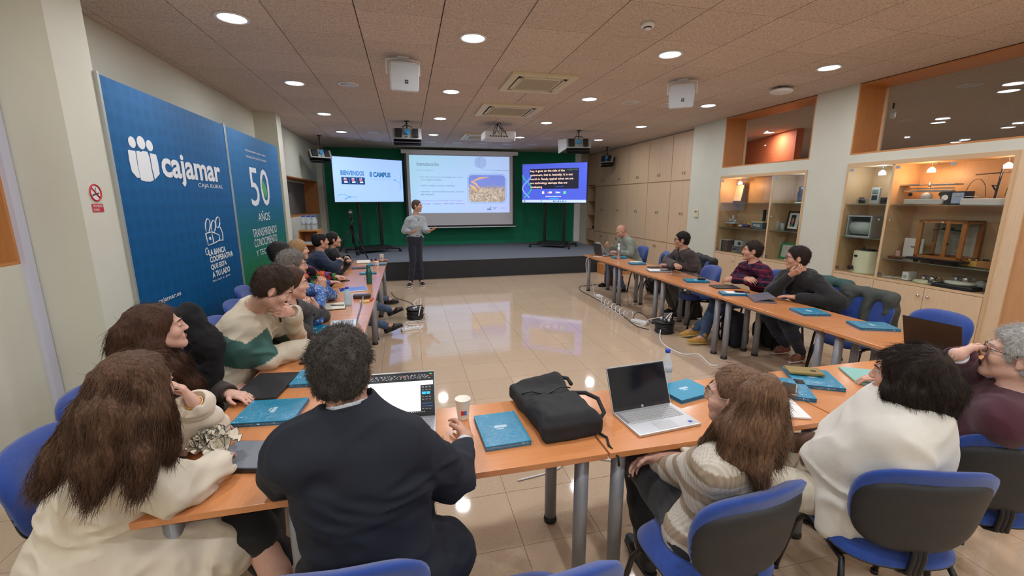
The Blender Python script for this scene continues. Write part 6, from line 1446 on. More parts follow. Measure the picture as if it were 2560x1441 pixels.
def strands(chains, n, rad, seed, sway=.01, seg=None, rr=(.9, 1.05), start=0.):
    """thin tubes running along the guide chains [(points, radii)] near their surface"""
    rs = np.random.RandomState(seed); V = []; Q = []; off = 0
    for s in range(n):
        pts, rad_ = chains[rs.randint(len(chains))]; pts = np.asarray(pts, float); rad_ = np.asarray(rad_, float); m = len(pts)
        K = 14; t = np.linspace(start*rs.rand(), m-1+.18-.45*rs.rand(), K); i = np.clip(t.astype(int), 0, m-2); u = (t-i)[:, None]
        p = pts[i]*(1-u)+pts[i+1]*u; r = np.maximum(rad_[i]*(1-u[:, 0])+rad_[i+1]*u[:, 0], .004)
        d = pts[-1]-pts[0]; d = nrm(d); a = nrm(np.cross(d, [0.3, .9, .1])); b = np.cross(d, a); th = rs.rand()*2*PI; k = rr[0]+(rr[1]-rr[0])*rs.rand()
        th2 = th+np.linspace(0, rs.randn()*.35, K); w = sway*np.sin(np.linspace(0, 5, K)+rs.rand()*6)*rs.rand()*np.linspace(0, 1, K)
        p = p+a*(np.cos(th2)*r*k+w)[:, None]+b*(np.sin(th2)*r*k-w)[:, None]
        for q in range(3):
            ph = q*2*PI/3; tr = rad*(1-.5*np.linspace(0, 1, K)); V.append(p+a*(np.cos(ph)*tr)[:, None]+b*(np.sin(ph)*tr)[:, None])
        for j in range(K-1):
            for q in range(3): Q.append((off+q*K+j, off+((q+1) % 3)*K+j, off+((q+1) % 3)*K+j+1, off+q*K+j+1))
        off += 3*K
    return np.concatenate(V), np.array(Q)
def tufts(V, Q, n, L, r, seed, flow, curl=.5, keep=None, lift=.18):
    """short curved hairs standing off a surface, combed along flow(points)"""
    rs = np.random.RandomState(seed); fn = np.cross(V[Q[:, 2]]-V[Q[:, 0]], V[Q[:, 3]]-V[Q[:, 1]]); c = V[Q].mean(1); ar = np.linalg.norm(fn, axis=1); fn = fn/np.maximum(ar, 1e-12)[:, None]
    if keep is not None: ar = ar*keep(c)
    i = rs.choice(len(c), n, p=ar/ar.sum()); p = c[i]+rs.randn(n, 3)*.002; nn = fn[i]; fl = flow(p); fl = fl-nn*(fl*nn).sum(1)[:, None]+rs.randn(n, 3)*curl; fl /= np.maximum(np.linalg.norm(fl, axis=1), 1e-6)[:, None]
    ll = L*(.6+.7*rs.rand(n))[:, None]; K = 4; pts = [p-nn*.003, p+nn*ll*lift+fl*ll*.30, p+nn*ll*lift*1.2+fl*ll*.68, p+nn*ll*lift*.55+fl*ll]; a = nrm(V3(.3, .5, .8)); u = np.cross(fl, nn); u /= np.maximum(np.linalg.norm(u, axis=1), 1e-6)[:, None]; W_ = []; 
    for k, q in enumerate(pts):
        rr = r*(1, 1, .8, .15)[k]
        for m in range(3): W_.append(q+u*rr*math.cos(m*2.094)+nn*rr*math.sin(m*2.094))
    W_ = np.stack(W_, 1).reshape(-1, 3); b = (np.arange(n)*12)[:, None]; Z = []
    for k in range(3):
        for m in range(3): Z.append(b+np.array([[k*3+m, k*3+(m+1) % 3, k*3+3+(m+1) % 3, k*3+3+m]]))
    return join_vq((V, Q), (W_, np.concatenate(Z)))
def join_vq(*vq):
    V = []; Q = []; o = 0
    for v, q in vq: V.append(v); Q.append(q+o); o += len(v)
    return np.concatenate(V), np.concatenate(Q)
class Person:
    def __init__(s, label, head, yaw, pel, hy, hp=0., hr=0., sy=None, skin=None, fem=False, w=1., neck=None, sc=1., res=.012, fres=.0055, seed=1, sh=None, shz=0., hs=1.):
        s.label = label; s.hc = V3(*head); s.yaw = yaw; s.P = V3(*pel); s.M = head_frame(hy, hp, hr); s.skin = skin or SKIN; s.fem = fem; s.w = w*(.93 if fem else 1.); s.sc = sc; s.res = res; s.fres = fres; s.seed = seed; s.hs = hs*(.95 if fem else 1.)
        s.base = V3(s.P[0], s.P[1], 0); s.t = thing('person', label, 'person', tuple(s.base))
        s.F = Fv(yaw); s.R = Rv(yaw); sy = yaw if sy is None else sy; s.SR = Rv(sy); s.SF = Fv(sy)
        s.N = V3(*neck) if neck is not None else s.hc-s.M[:, 2]*.115*s.hs-s.M[:, 1]*.030-V3(0, 0, .058)
        s.up = nrm(s.N-s.P); s.S = s.N-s.up*.055+V3(0, 0, shz); sw = (.172 if not fem else .148)*w*sc
        s.sh = {1: s.S+s.SR*sw-V3(0, 0, .02), -1: s.S-s.SR*sw-V3(0, 0, .02)}
        if sh: s.sh.update({k: V3(*v) for k, v in sh.items()})
        hw = .088*s.w; s.hip = {1: s.P+s.R*hw, -1: s.P-s.R*hw}
        s.knee = {}; s.ank = {}; s.toe = {}; s.elb = {}; s.wri = {}; s.hand = {}
        for q in (1, -1):
            s.knee[q] = s.hip[q]+s.F*.43*sc+s.R*q*.05+V3(0, 0, -.03); s.ank[q] = V3(*(s.knee[q][:2]+s.F[:2]*.02), .085); s.toe[q] = s.F+s.R*q*.15
    def legs(s, q, knee=None, ank=None, toe=None):
        if knee is not None: s.knee[q] = V3(*knee)
        if ank is not None: s.ank[q] = V3(*ank)
        if toe is not None: s.toe[q] = V3(*toe)
        return s
    def arm(s, q, wrist, fd, pn, curl=.5, pole=None, elbow=None, spread=.12, tc=None):
        s.wri[q] = V3(*wrist); s.hand[q] = (V3(*fd), V3(*pn), curl, spread, tc)
        s.elb[q] = V3(*elbow) if elbow is not None else ik(s.sh[q], s.wri[q], .29*s.sc, .255*s.sc, V3(*pole) if pole is not None else V3(0, 0, -1)+s.SR*q*.5-s.SF*.2)
        return s
    def torso(s, F, e=0., k=.04, bust=0.):
        w = s.w; fl = (s.SF, 1.32); P, S = s.P, s.S; B = P*.62+S*.38-s.SF*.012; Cc = P*.32+S*.68+s.SF*.0
        F.cone(s.hip[1]+V3(0, 0, .0), s.hip[-1]+V3(0, 0, .0), .105*w, .105*w, .05, infl=e); F.cone(P+V3(0, 0, .02), B, .135*w, .125*w, .06, flat=fl, infl=e*1.3)
        F.cone(B, Cc, .125*w, .150*w, .05, flat=fl, infl=e*1.3); F.cone(Cc-s.SR*.045*w, Cc+s.SR*.045*w, .125*w, .125*w, .05, flat=(s.SF, 1.18), infl=e*1.2)
        a, b = s.sh[1], s.sh[-1]; F.cone(a-(a-b)*.08, b+(a-b)*.08, .058*w, .058*w, .05, infl=e); F.cone(s.N-s.up*.01, a*.72+s.N*.28-V3(0, 0, .012), .047, .042, .04, infl=e); F.cone(s.N-s.up*.01, b*.72+s.N*.28-V3(0, 0, .012), .047, .042, .04, infl=e)
        F.cone(Cc, S, .13*w, .075*w, .05, flat=(s.SF, 1.2), infl=e)
        if bust:
            for q in (-1, 1): F.ell(Cc+s.SF*.085+s.SR*q*.065-s.up*.02, (bust, bust, bust), None, .04, infl=e)
    def arms(s, F, e=0., end=1., k=.02, start=True):
        w = s.w**.5
        for q in (1, -1):
            if q not in s.elb: continue
            F.cone(s.sh[q], s.elb[q], .053*w, .043*w, .035, infl=e); we = s.elb[q]+(s.wri[q]-s.elb[q])*end
            F.cone(s.elb[q], we, .043*w, (.027+.014*(1-end))*w, .02, infl=e)
    def leg_prims(s, F, e=0., end=1.):
        w = s.w**.5
        for q in (1, -1):
            F.cone(s.hip[q], s.knee[q], .085*w, .060*w, .05, infl=e); we = s.knee[q]+(s.ank[q]-s.knee[q])*end
            F.cone(s.knee[q], s.knee[q]*.55+s.ank[q]*.45, .057*w, .053*w, .03, infl=e); F.cone(s.knee[q]*.55+s.ank[q]*.45, we, .053*w, .036*w, .02, infl=e*1.2)
    def pts(s): return [s.hc, s.P, *s.sh.values(), *s.knee.values(), *s.ank.values(), *s.elb.values(), *s.wri.values(), *s.hip.values()]
    def body(s, **kw):
        p = np.array(s.pts()); lo = p.min(0)-.17; hi = p.max(0)+.17; lo[2] = -.01
        fine = [(s.hc-.135*V3(1, 1, 1.1), s.hc+.135*V3(1, 1, 1.1))]+[(s.wri[q]-.11, s.wri[q]+.11) for q in s.wri]
        F = Field(lo, hi, s.res*1.35, fine, s.fres); s.torso(F); s.arms(F); s.leg_prims(F)
        for q in (1, -1): F.cone(s.ank[q], s.ank[q]+nrm(s.toe[q])*.12-V3(0, 0, .04), .034, .026, .02)
        head_prims(F, s.hc, s.M, s.hs, s.fem, **kw)
        F.cone(s.hc-s.M[:, 1]*.030-s.M[:, 2]*.055, s.N-s.up*.01, .050*(.86 if s.fem else 1.05)*s.w**.5, .058*(.9 if s.fem else 1.05), .03)
        for q in s.wri: fd, pn, c, sp, tc = s.hand[q]; hand_prims(F, s.wri[q], fd, pn, q, c, s=.92 if s.fem else 1., spread=sp, tc=tc)
        s.bo = field_obj('body', F, s.skin, s.t, s.base); return s
    def hp(s, x, y, z): return s.hc+s.M@(V3(x, y, z)*s.hs)
    def face(s, brow=(.03, .018, .012), lips=True, eyes=True, beard=None):
        M3 = Matrix([list(r) for r in s.M]); b = s.base
        if eyes:
            for q in (-1, 1):
                e = obj('eye', ball(BM(), s.hp(q*.032, .0748, .004)-b, .0116*s.hs, 14), EYEW, s.t, True)
                bm = BM(); ball(bm, s.hp(q*.032, .0802, .004)-b, .0068*s.hs, 10); obj('iris', bm, IRIS, e, True)
                bm = BM(); tube(bm, [s.hp(q*(.032+.015*math.cos(a)), .0862-.006*abs(math.cos(a)), .0068+.004*math.sin(a))-b for a in np.linspace(0, PI, 8)], .0030*s.hs, 6); obj('eyelid', bm, s.skin, e, True)
        bmat = mat('brow_%d_%d' % (int(brow[0]*100), int(brow[1]*1000)), brow, .8)
        for q in (-1, 1): obj('eyebrow', tube(BM(), [s.hp(q*.014, .0985, .0245)-b, s.hp(q*.032, .0935, .030)-b, s.hp(q*.050, .0765, .0245)-b], [.0022, .0034, .0016], 6), bmat, s.t, True)
        if lips: obj('lips', tube(BM(), [s.hp(-.021, .0865, -.0655)-b, s.hp(-.008, .0955, -.0625)-b, s.hp(.008, .0955, -.0625)-b, s.hp(.021, .0865, -.0655)-b, s.hp(.008, .0935, -.0700)-b, s.hp(-.008, .0935, -.0700)-b], .0036, 6, closed=True), LIP, s.t, True)
        return s
    def hair(s, style, m, t=.012, extra=(), nstr=0, cutback=True, seed=1, vol=1., hl=.052, sub=(), amp=.003, nsc=60, srad=.0011, sides=True, sway=.01, fringe=0., ntuft=0, tl=.016, tr=.0007, curl=.5, res=None, tlift=.18):
        """hl: height of the hairline on the forehead"""
        c, M, hs = s.hc, s.M, s.hs; P_ = s.hp; lo = c-.16; hi = c+.16
        for pts, rad in extra: p = np.array(pts); lo = np.minimum(lo, p.min(0)-max(rad)-.02); hi = np.maximum(hi, p.max(0)+max(rad)+.02)
        F = Field(lo, hi, res or (.0065 if not extra else .008))
        F.ell(P_(0, -.020, .034), V3(.078+t*.8, .098+t, .084+t*1.1)*hs, M, .01)
        if sides: F.ell(P_(0, -.045, -.012), V3(.076+t*.6, .062+t, .080)*hs, M, .02)
        # open the face
        F.ell(P_(0, .085, hl-.125), V3(.082, .075, .120)*hs, M, .012, 's')
        F.ell(P_(0, .10, -.02), V3(.10, .068, .10)*hs, M, .015, 's')
        if style == 'short':
            for q in (-1, 1): F.ell(P_(q*.088, .002, -.018), V3(.030, .026, .040)*hs, M, .006, 's')
            F.ell(P_(0, .02, -.125), V3(.14, .085, .075)*hs, M, .01, 's')
        for kind, p, r, k in sub: F.ell(P_(*p), V3(*r)*hs, M, k, kind)
        for pts, rad in extra:
            for a, b, ra, rb in zip(pts, pts[1:], rad, rad[1:]): F.cone(a, b, ra, rb, .03)
        o = seed*3.1; MT = M.T
        F.disp(lambda x, y, z: amp*vnoise(x*nsc+o, y*nsc, z*nsc*(.25 if extra else .8))+amp*1.1*vnoise(x*nsc*.4, y*nsc*.4+o, z*nsc*.25))
        V, Q = F.mesh()
        if nstr: V, Q = join_vq((V, Q), strands([(p, r) for p, r in extra], nstr, srad, seed, sway=sway))
        if ntuft:
            bk = -M[:, 1]; dn = -M[:, 2]
            V, Q = tufts(V, Q, ntuft, tl, tr, seed, lambda p: np.tile(dn*.8, (len(p), 1))+np.where(((p-c)@M[:, 2] > .06)[:, None], M[:, 1]*.9+M[:, 0]*.3, bk*.35), curl, lift=tlift)
        fast_mesh('hair', V, Q, m, s.t, s.base); return s
    def top(s, m, e=.014, sleeve=.96, name='shirt', hem=0., collar=None, fold=(.006, .004), colfn=None, cuff=None, opening=.064, ext=None, bust=0., res=None, hood=None, v=None, post=None):
        p = np.array([s.P, s.S, *s.sh.values(), *s.elb.values(), *s.wri.values(), *s.hip.values()]); F = Field(p.min(0)-.2, p.max(0)+.16, res or s.res)
        s.torso(F, e, bust=bust); s.arms(F, e*1.0+.002, sleeve)
        if ext: ext(F)
        F.cut(s.P-s.up*(.03+hem), -s.up, (s.P-.3, s.P+.3)) if not ext or hem < 1 else None
        F.folds(fold[0], 9, s.seed, fold[1], 16)
        for q in s.elb:
            a_ = s.elb[q]+(s.wri[q]-s.elb[q])*(sleeve+.01); d_ = nrm(s.wri[q]-s.elb[q]); F.cone(a_+d_*.040, a_+d_*.075, .043, .036, .004, 's')
        nd = nrm(s.hc-s.M[:, 1]*.03-s.N); F.cone(s.N-nd*.0, s.N+nd*.12, opening, opening+.02, .004, 's')
        if v: F.cone(s.N+s.SF*.05+nd*.02, s.S+s.SF*v[0]-s.up*v[1], v[2], .004, .004, 's')
        if post: post(F)
        s.tm = m; s.topo = field_obj(name, F, m, s.t, s.base, colfn)
        if collar:
            mc, hh, rr = collar; G = Field(s.N-.16, s.N+.2, .005 if s.fres < .007 else .007); X, Y, Z = G.pts((slice(None),)*3)
            cN = s.N-nd*.012; x, y, z = X-cN[0], Y-cN[1], Z-cN[2]; hgt = x*nd[0]+y*nd[1]+z*nd[2]; fx = x*s.SF[0]+y*s.SF[1]+z*s.SF[2]
            rad = np.sqrt(np.maximum(x*x+y*y+z*z-hgt*hgt, 1e-9)); d = np.maximum(np.abs(rad-rr-np.maximum(0, .018-hgt)*.5)-.0045, np.abs(hgt-hh*.42+fx*.22)-hh*.62); G.f[...] = d.astype(np.float32)
            if v or True: G.cone(s.N+s.SF*rr+nd*.05, s.N+s.SF*(rr+.02)-nd*.03, .022, .008, .004, 's')
            field_obj('collar', G, mc, s.t, s.base)
        if cuff:
            mc, a0, a1 = cuff
            for q in s.elb:
                A, B = s.elb[q]+(s.wri[q]-s.elb[q])*a0-s.base, s.elb[q]+(s.wri[q]-s.elb[q])*a1-s.base; obj('cuff', tube(BM(), [A, A*.5+B*.5, B, B+(A-B)*.2], [.034, .0345, .034, .029], 20), mc, s.t, True)
        if hood:
            G = Field(s.N-.26, s.N+.22, .009); rr_ = s.N-s.SF*.06-s.up*.02
            pts_ = [rr_+s.SR*.10*math.cos(a)-s.SF*.07*math.sin(a)+V3(0, 0, .012*math.sin(a)) for a in np.linspace(-.5, PI+.5, 9)]
            for a, b in zip(pts_, pts_[1:]): G.cone(a, b, .036, .036, .03)
            G.cone(rr_-s.SF*.07, rr_-s.SF*.10-s.up*.10, .05, .03, .05); G.folds(.008, 11, s.seed, .005, 18); field_obj('hood', G, hood, s.t, s.base)
        return s
    def trousers(s, m, e=.012, end=.97, fold=(.006, .004), name='trousers', ext=None, top_=.06):
        p = np.array([s.P, *s.hip.values(), *s.knee.values(), *s.ank.values()]); F = Field(p.min(0)-.16, p.max(0)+.16, s.res)
        F.cone(s.hip[1], s.hip[-1], .108*s.w, .108*s.w, .05, infl=e); F.cone(s.P, s.P+s.up*top_, .13*s.w, .125*s.w, .06, flat=(s.SF, 1.3), infl=e*1.2); s.leg_prims(F, e, end)
        if ext: ext(F)
        F.cut(s.P+s.up*(top_+.03), s.up, (s.P-.3, s.P+.3)); F.folds(fold[0], 9, s.seed+5, fold[1], 15); field_obj(name, F, m, s.t, s.base); return s
    def shoes(s, m, sole=None, L=.26, name='shoe', which=(1, -1), tilt=0., boots=0.):
        for q in which:
            a = s.ank[q]; d = nrm(s.toe[q]); u = nrm(np.cross(np.cross(d, [0, 0, 1.]), d)); F = Field(a-.26, a+.26, .009 if s.fres < .007 else .012); b = a-u*.045
            F.cone(b-d*.03, b+d*.09, .036, .036, .03); F.cone(b+d*.09, b+d*(L*.62)-u*.008, .037, .027, .03); F.cone(a-d*.01+u*(.02+boots), b, .043, .038, .02)
            F.cut(b-u*.031, -u, (a-.27, a+.27)); o = field_obj(name, F, m, s.t, s.base)
            G = Field(a-.26, a+.26, .009 if s.fres < .007 else .012); G.cone(b-d*.035-u*.022, b+d*.08-u*.022, .038, .040, .02, flat=(u, 1.)); G.cone(b+d*.08-u*.022, b+d*(L*.64)-u*.022, .040, .029, .02); G.cut(b-u*.022, u); G.cut(b-u*.042, -u); field_obj('sole', G, sole or BLACK, s.t, s.base)
        return s
    def belt(s, m):
        c = s.P+s.up*.075-s.base; r = s.w; pts_ = [c+s.SR*.135*r*math.cos(a)+s.SF*.108*r*math.sin(a) for a in np.linspace(0, 2*PI, 29)[:-1]]; obj('belt', tube(BM(), pts_, .013, 6, closed=True), m, s.t, True); return s
    def glasses(s, m, r=.024, th=.0018, lens=True):
        b = s.base; bm = BM()
        for q in (-1, 1):
            tube(bm, [s.hp(q*.033+r*math.cos(a), .1045-.01*abs(math.cos(a))*(q*math.cos(a) > 0), .002+r*.72*math.sin(a))-b for a in np.linspace(0, 2*PI, 17)[:-1]], th, 6, closed=True)
            tube(bm, [s.hp(q*.056, .098, .010)-b, s.hp(q*.078, .07, .012)-b, s.hp(q*.084, .0, .010)-b, s.hp(q*.084, -.022, -.008)-b], th*.9, 6)
        tube(bm, [s.hp(-.010, .108, .006)-b, s.hp(0, .112, .009)-b, s.hp(.010, .108, .006)-b], th, 6); g_ = obj('glasses', bm, m, s.t, True)
        if lens:
            for q in (-1, 1):
                bm = BM(); bm.faces.new([bm.verts.new(s.hp(q*.033+r*.95*math.cos(a), .1035-.01*abs(math.cos(a))*(q*math.cos(a) > 0), .002+r*.69*math.sin(a))-b) for a in np.linspace(0, 2*PI, 17)[:-1]]); obj('lens', bm, FGL, g_)
        return s
    def band(s, q, m, at_=.9, r=.034, th=.006, name='bracelet', face=None):
        c = s.elb[q]+(s.wri[q]-s.elb[q])*at_-s.base; d = s.wri[q]-s.elb[q]; u, w_ = frame_of(d); c = Vector(c)
        o = obj(name, tube(BM(), [c+u*r*math.cos(a)+w_*r*math.sin(a) for a in np.linspace(0, 2*PI, 21)[:-1]], th, 8, closed=True), m, s.t, True)
        if face is not None:
            n_ = nrm(face); n_ = n_-nrm(d)*(n_@nrm(d)); n_ = nrm(n_); Mx = np.stack([nrm(d), np.cross(n_, nrm(d)), n_], 1); bm = BM(); boxc(bm, (0, 0, 0), (.040, .034, .011), bev=.003); bm.transform(Matrix([list(Mx[i])+[float((np.array(c)+n_*(r+.003))[i])] for i in range(3)]+[[0, 0, 0, 1]])); obj('watch_case', bm, BLACK, o)
            bm = BM(); boxc(bm, (0, 0, .006), (.034, .029, .002)); bm.transform(Matrix([list(Mx[i])+[float((np.array(c)+n_*(r+.003))[i])] for i in range(3)]+[[0, 0, 0, 1]])); obj('watch_glass', bm, GLASSB, o)
        return s

HB = hair_mat('hair_brown', (.11, .05, .028), (.02, .010, .006)); HBL = hair_mat('hair_light_brown', (.30, .17, .10), (.06, .03, .017)); HD = hair_mat('hair_dark', (.035, .02, .014), (.008, .005, .004))
HBK = hair_mat('hair_black', (.016, .012, .011), (.004, .003, .003)); HDK = hair_mat('hair_dark_short', (.045, .028, .020), (.010, .006, .005), None, 40); HGR = hair_mat('hair_grey', (.34, .30, .27), (.08, .065, .055), None, 30)
HSP = hair_mat('hair_salt_pepper', (.14, .12, .105), (.014, .011, .009), None, 42); HWH = hair_mat('hair_white', (.78, .76, .73), (.36, .34, .32), None, 30); HBO = hair_mat('hair_blond', (.50, .31, .14), (.22, .12, .05))
def cloth(n, c, **k): return mat(n, c, k.pop('rough', .85), var=k.pop('var', .10), scale=k.pop('scale', 12), bump=k.pop('bump', .25), bscale=k.pop('bscale', 600), sheen=k.pop('sheen', .15), **k)
JEANS = cloth('blue_jeans', (.045, .085, .17), var=.35, scale=9); JEANSD = cloth('dark_jeans', (.018, .03, .06), var=.3); TRB = cloth('black_trousers', (.010, .010, .012)); TRN = cloth('navy_trousers', (.010, .013, .028))
LEATHER = mat('black_leather', (.012, .011, .011), .35)
up = V3(0, 0, 1)

# ---- presenter
p = Person('standing man presenting in a pale grey shirt and navy trousers, hands open', at(1043, 515, y=9.42), -152, (.13, 9.45, 1.0), -112, 4, neck=at(1040, 541, y=9.45), sc=1.06, w=.9, res=.012, fres=.0065, seed=2)
p.legs(1, (.06, 9.38, .54), (.0, 9.36, .095), (-.35, -1, 0)); p.legs(-1, (.20, 9.44, .54), (.22, 9.42, .095), (.25, -1, 0))
p.arm(1, at(1027, 581, y=9.22), (.85, -.5, .1), (0, .2, 1), .45, elbow=at(1012, 577, y=9.40)); p.arm(-1, at(1073, 577, y=9.20), (.75, -.5, .25), (.1, .2, 1), .3, elbow=at(1064, 577, y=9.42))
p.body().face((.07, .045, .03)); p.hair('short', hair_mat('hair_mid_brown', (.13, .085, .055), (.03, .02, .013), None, 40), .008, hl=.060, seed=1)
SHG = cloth('pale_grey_shirt', (.36, .39, .42)); p.top(SHG, .018, .97, fold=(.009, .007), hem=-.075, collar=(SHG, .04, .062)).trousers(TRN, .010, top_=.07).belt(LEATHER)
p.shoes(BLACK, WHITE, .27)
for q in (1, -1):
    d_ = nrm(p.toe[q]); s_ = np.cross(d_, up)*(-1); c_ = p.ank[q]-up*.03-p.base
    for sd_ in (-1, 1): obj('shoe_stripe', tube(BM(), [c_-d_*.03+s_*sd_*.042, c_+d_*.04+s_*sd_*.044+up*.01, c_+d_*.09+s_*sd_*.040-up*.012], .004, 5), WHITE, p.t, True)
obj('lapel_microphone', tube(BM(), [p.S+p.SF*.125-p.base, p.S+p.SF*.125-p.base-up*.03], .008, 8), BLACK, p.t)
# ---- right row
p = Person('bald bearded man in a grey-green shirt reading papers at the right row', at(1553, 578, x=4.10), 92, (4.46, 7.90, .54), 84, 34, seed=3, res=.013, fres=.0065)
p.arm(1, (3.98, 8.12, .88), (-.7, -.1, .7), (-.3, -.9, 0), 1., elbow=(4.22, 8.2, .76)); p.arm(-1, (3.96, 7.70, .80), (-.8, .35, .2), (0, .3, -1), .7, elbow=(4.20, 7.62, .78))
p.legs(1, (4.0, 8.12, .50), (4.05, 8.3, .09), (-1, 0, 0)); p.legs(-1, (3.98, 7.86, .50), (4.12, 7.7, .09), (-1, 0, 0))
p.body().face((.10, .06, .04)); p.hair('short', mat('stubble_scalp', (.36, .20, .145), .7), -.004, hl=.045, amp=.0)
SG = cloth('grey_green_shirt', (.24, .27, .22)); p.top(SG, .022, .9, fold=(.010, .007), collar=(SG, .035, .064)).trousers(JEANS).shoes(LEATHER); p.band(-1, BLACK, .97, .03)
F = Field(p.hc-.13, p.hc+.13, .006); F.ell(p.hp(0, .045, -.082), V3(.058, .055, .040)*p.hs, p.M, .01); F.ell(p.hp(0, .10, -.045), V3(.022, .02, .014), p.M, .01, 's'); F.cut(p.hp(0, 0, -.052), p.M[:, 2]); field_obj('beard', F, mat('beard_grey', (.25, .17, .13), .9), p.t, p.base)
t = thing('papers', 'stapled white pages held up by the bald man', 'papers', (3.83, 7.98, .76), rot=(.95, .12, PI/2-.05)); obj('page', box(BM(), -.105, .105, -.02, .27, 0, .002), PAPER, t); obj('page', box(BM(), -.10, .11, -.03, .26, -.006, -.004), PAPER, t)
p = Person('man with black hair and glasses in a dark brown sweatshirt, arms folded on the table', at(1704, 600, x=4.12), 84, (4.50, 6.05, .54), 60, 4, seed=4, res=.013, fres=.006, w=1.1, skin=SKINT)
p.arm(-1, at(1668, 664, z=.79), (-.9, .35, .15), (.1, .2, -1), 1.1, elbow=(4.16, 5.62, .79)); p.arm(1, at(1690, 663, z=.86), (-.35, -.95, -.02), (.2, 0, -1), .35, elbow=(4.14, 6.30, .80))
p.legs(1, (4.0, 6.15, .50), (4.12, 6.0, .09), (-1, 0, 0)); p.legs(-1, (3.98, 5.86, .50), (4.1, 5.75, .09), (-1, 0, 0))
p.body().face(); p.hair('short', HBK, .012, hl=.052, seed=2, ntuft=1800, tl=.016).glasses(BLACK, .023, .0016); BSW = cloth('dark_brown_sweatshirt', (.035, .022, .020)); p.top(BSW, .022, .93, 'sweatshirt', fold=(.010, .006), collar=(BSW, .02, .060)).trousers(cloth('olive_trousers', (.08, .07, .055))).shoes(BLACK, WHITE)
text(p.t, 'NORTH', tuple(p.S-p.base+p.SF*.155+p.SR*-.08-p.up*.10), p.SR*-1*-1, (0, 0, 1), .001, .001, WHITE) if 0 else None
p = Person('man with moustache in a purple and navy plaid shirt at the right row', at(1880, 627, x=4.18), 86, (4.58, 4.66, .54), 58, 0, seed=5, res=.012, fres=.006)
p.arm(-1, at(1832, 699, x=4.02), (-.3, .9, -.1), (.6, 0, -.6), .4, elbow=(4.24, 4.28, .80)); p.arm(1, (4.10, 4.50, .84), (-.1, -.95, 0), (.5, 0, -.7), .5, elbow=(4.26, 4.86, .80))
p.legs(-1, (4.02, 4.62, .50), at(1735, 823, z=.13), (-.75, .6, -.25)); p.legs(1, (3.98, 4.85, .52), at(1757, 843, z=.10), (-1, .1, .05))
p.body().face(); obj('moustache', tube(BM(), [p.hp(-.022, .090, -.056)-p.base, p.hp(0, .101, -.050)-p.base, p.hp(.022, .090, -.056)-p.base], [.003, .006, .003], 6), HDK, p.t, True); p.hair('short', HDK, .010, hl=.062, seed=3, ntuft=1800, tl=.016)
def plaid(V):
    o = np.array([.018, .010, .030]); c = np.tile(o, (len(V), 1)); a = np.abs(((V[:, 0]*.9+V[:, 1]*.7)*16) % 1-.5); b = np.abs((V[:, 2]*15) % 1-.5)
    c[a < .13] = (.11, .012, .035); c[b < .11] = (.14, .016, .04); c[(a < .13) & (b < .11)] = (.22, .03, .06); c[(a > .44)] *= 2.2; return c
p.top(attr_mat('plaid_cloth'), .018, .95, fold=(.010, .007), colfn=plaid, collar=(cloth('plaid_dark', (.025, .012, .04)), .035, .062), res=.0085).trousers(JEANS)
YS = cloth('yellow_trainer', (.50, .27, .045), rough=.7); p.shoes(YS, mat('sole_pale', (.55, .45, .2), .6), .28); p.band(-1, BLACK, .96, .03, .007)
for q in (1, -1): A_ = p.ank[q]-p.base; d_ = nrm(p.knee[q]-p.ank[q]); obj('sock', tube(BM(), [A_-d_*.02, A_+d_*.09], [.041, .043], 16), cloth('olive_sock', (.07, .08, .03), var=.5, scale=60), p.t, True)
p = Person('man with glasses and smart watch in a black hoodie, chin on his hand', at(1992, 645, x=4.10), 90, (4.50, 3.88, .54), 52, 4, seed=6, res=.012, fres=.0055, w=1.08)
w1 = at(1976, 688, x=4.0); p.arm(1, w1, (.25, -.55, .45), (.4, .6, .5), .7, elbow=(3.98, 3.96, .79))
p.arm(-1, at(1990, 744, z=.785), (-.50, .86, .0), (.1, 0, -1), .22, elbow=(4.20, 3.38, .79), tc=0.)
p.legs(1, (3.98, 3.98, .50), (4.33, 4.02, .10), (-1, -.1, 0)); p.legs(-1, (3.96, 3.70, .50), (4.27, 3.76, .10), (-1, -.2, 0))
p.body().face(); p.hair('short', HDK, .012, hl=.056, seed=4, ntuft=2500, tl=.018, curl=.3).glasses(BLACK, .023, .0018); BH = cloth('black_hoodie', (.009, .009, .010)); p.top(BH, .024, .93, 'hoodie', fold=(.012, .008), hood=BH).trousers(JEANSD).shoes(cloth('rust_trainer', (.30, .12, .08)), WHITE); p.band(1, mat('watch_strap', (.4, .38, .35), .6), .93, .030, .006, 'watch', face=(-.55, -.8, .1))
# ---- left row, far to near
p = Person('woman with dark hair tied back and black top near the stage, looking to the screen', at(834, 599, x=-1.12), -68, (-1.42, 7.62, .54), -74, -2, seed=7, res=.014, fres=.007, fem=True)
p.arm(1, (-.98, 7.35, .85), (.3, .8, .1), (-.5, 0, -.6), .5, elbow=(-1.10, 7.42, .80)); p.arm(-1, (-1.0, 7.55, .88), (.2, -.8, 0), (-.5, 0, -.6), .5, elbow=(-1.1, 7.85, .82))
p.body().face(); c_ = p.hc; p.hair('long', HBK, .012, seed=5, extra=[([p.hp(0, -.08, .0), p.hp(0, -.11, -.03)], [.055, .045])], hl=.06); p.top(cloth('black_blouse', (.010, .010, .011)), .022, .9, 'blouse', fold=(.014, .008)).trousers(TRB).shoes(BLACK)
p = Person('balding man in a navy shirt with folded arms, left row', at(802, 603, x=-1.26), -72, (-1.54, 6.82, .54), -66, 0, seed=8, res=.013, fres=.0065, w=1.08)
p.arm(1, at(848, 655, x=-1.0), (.2, .9, .25), (-.5, 0, -.6), .3, elbow=at(838, 672, x=-1.05)); p.arm(-1, (-1.02, 6.75, .88), (.3, -.9, 0), (-.5, 0, -.6), .5, elbow=(-1.08, 7.05, .82))
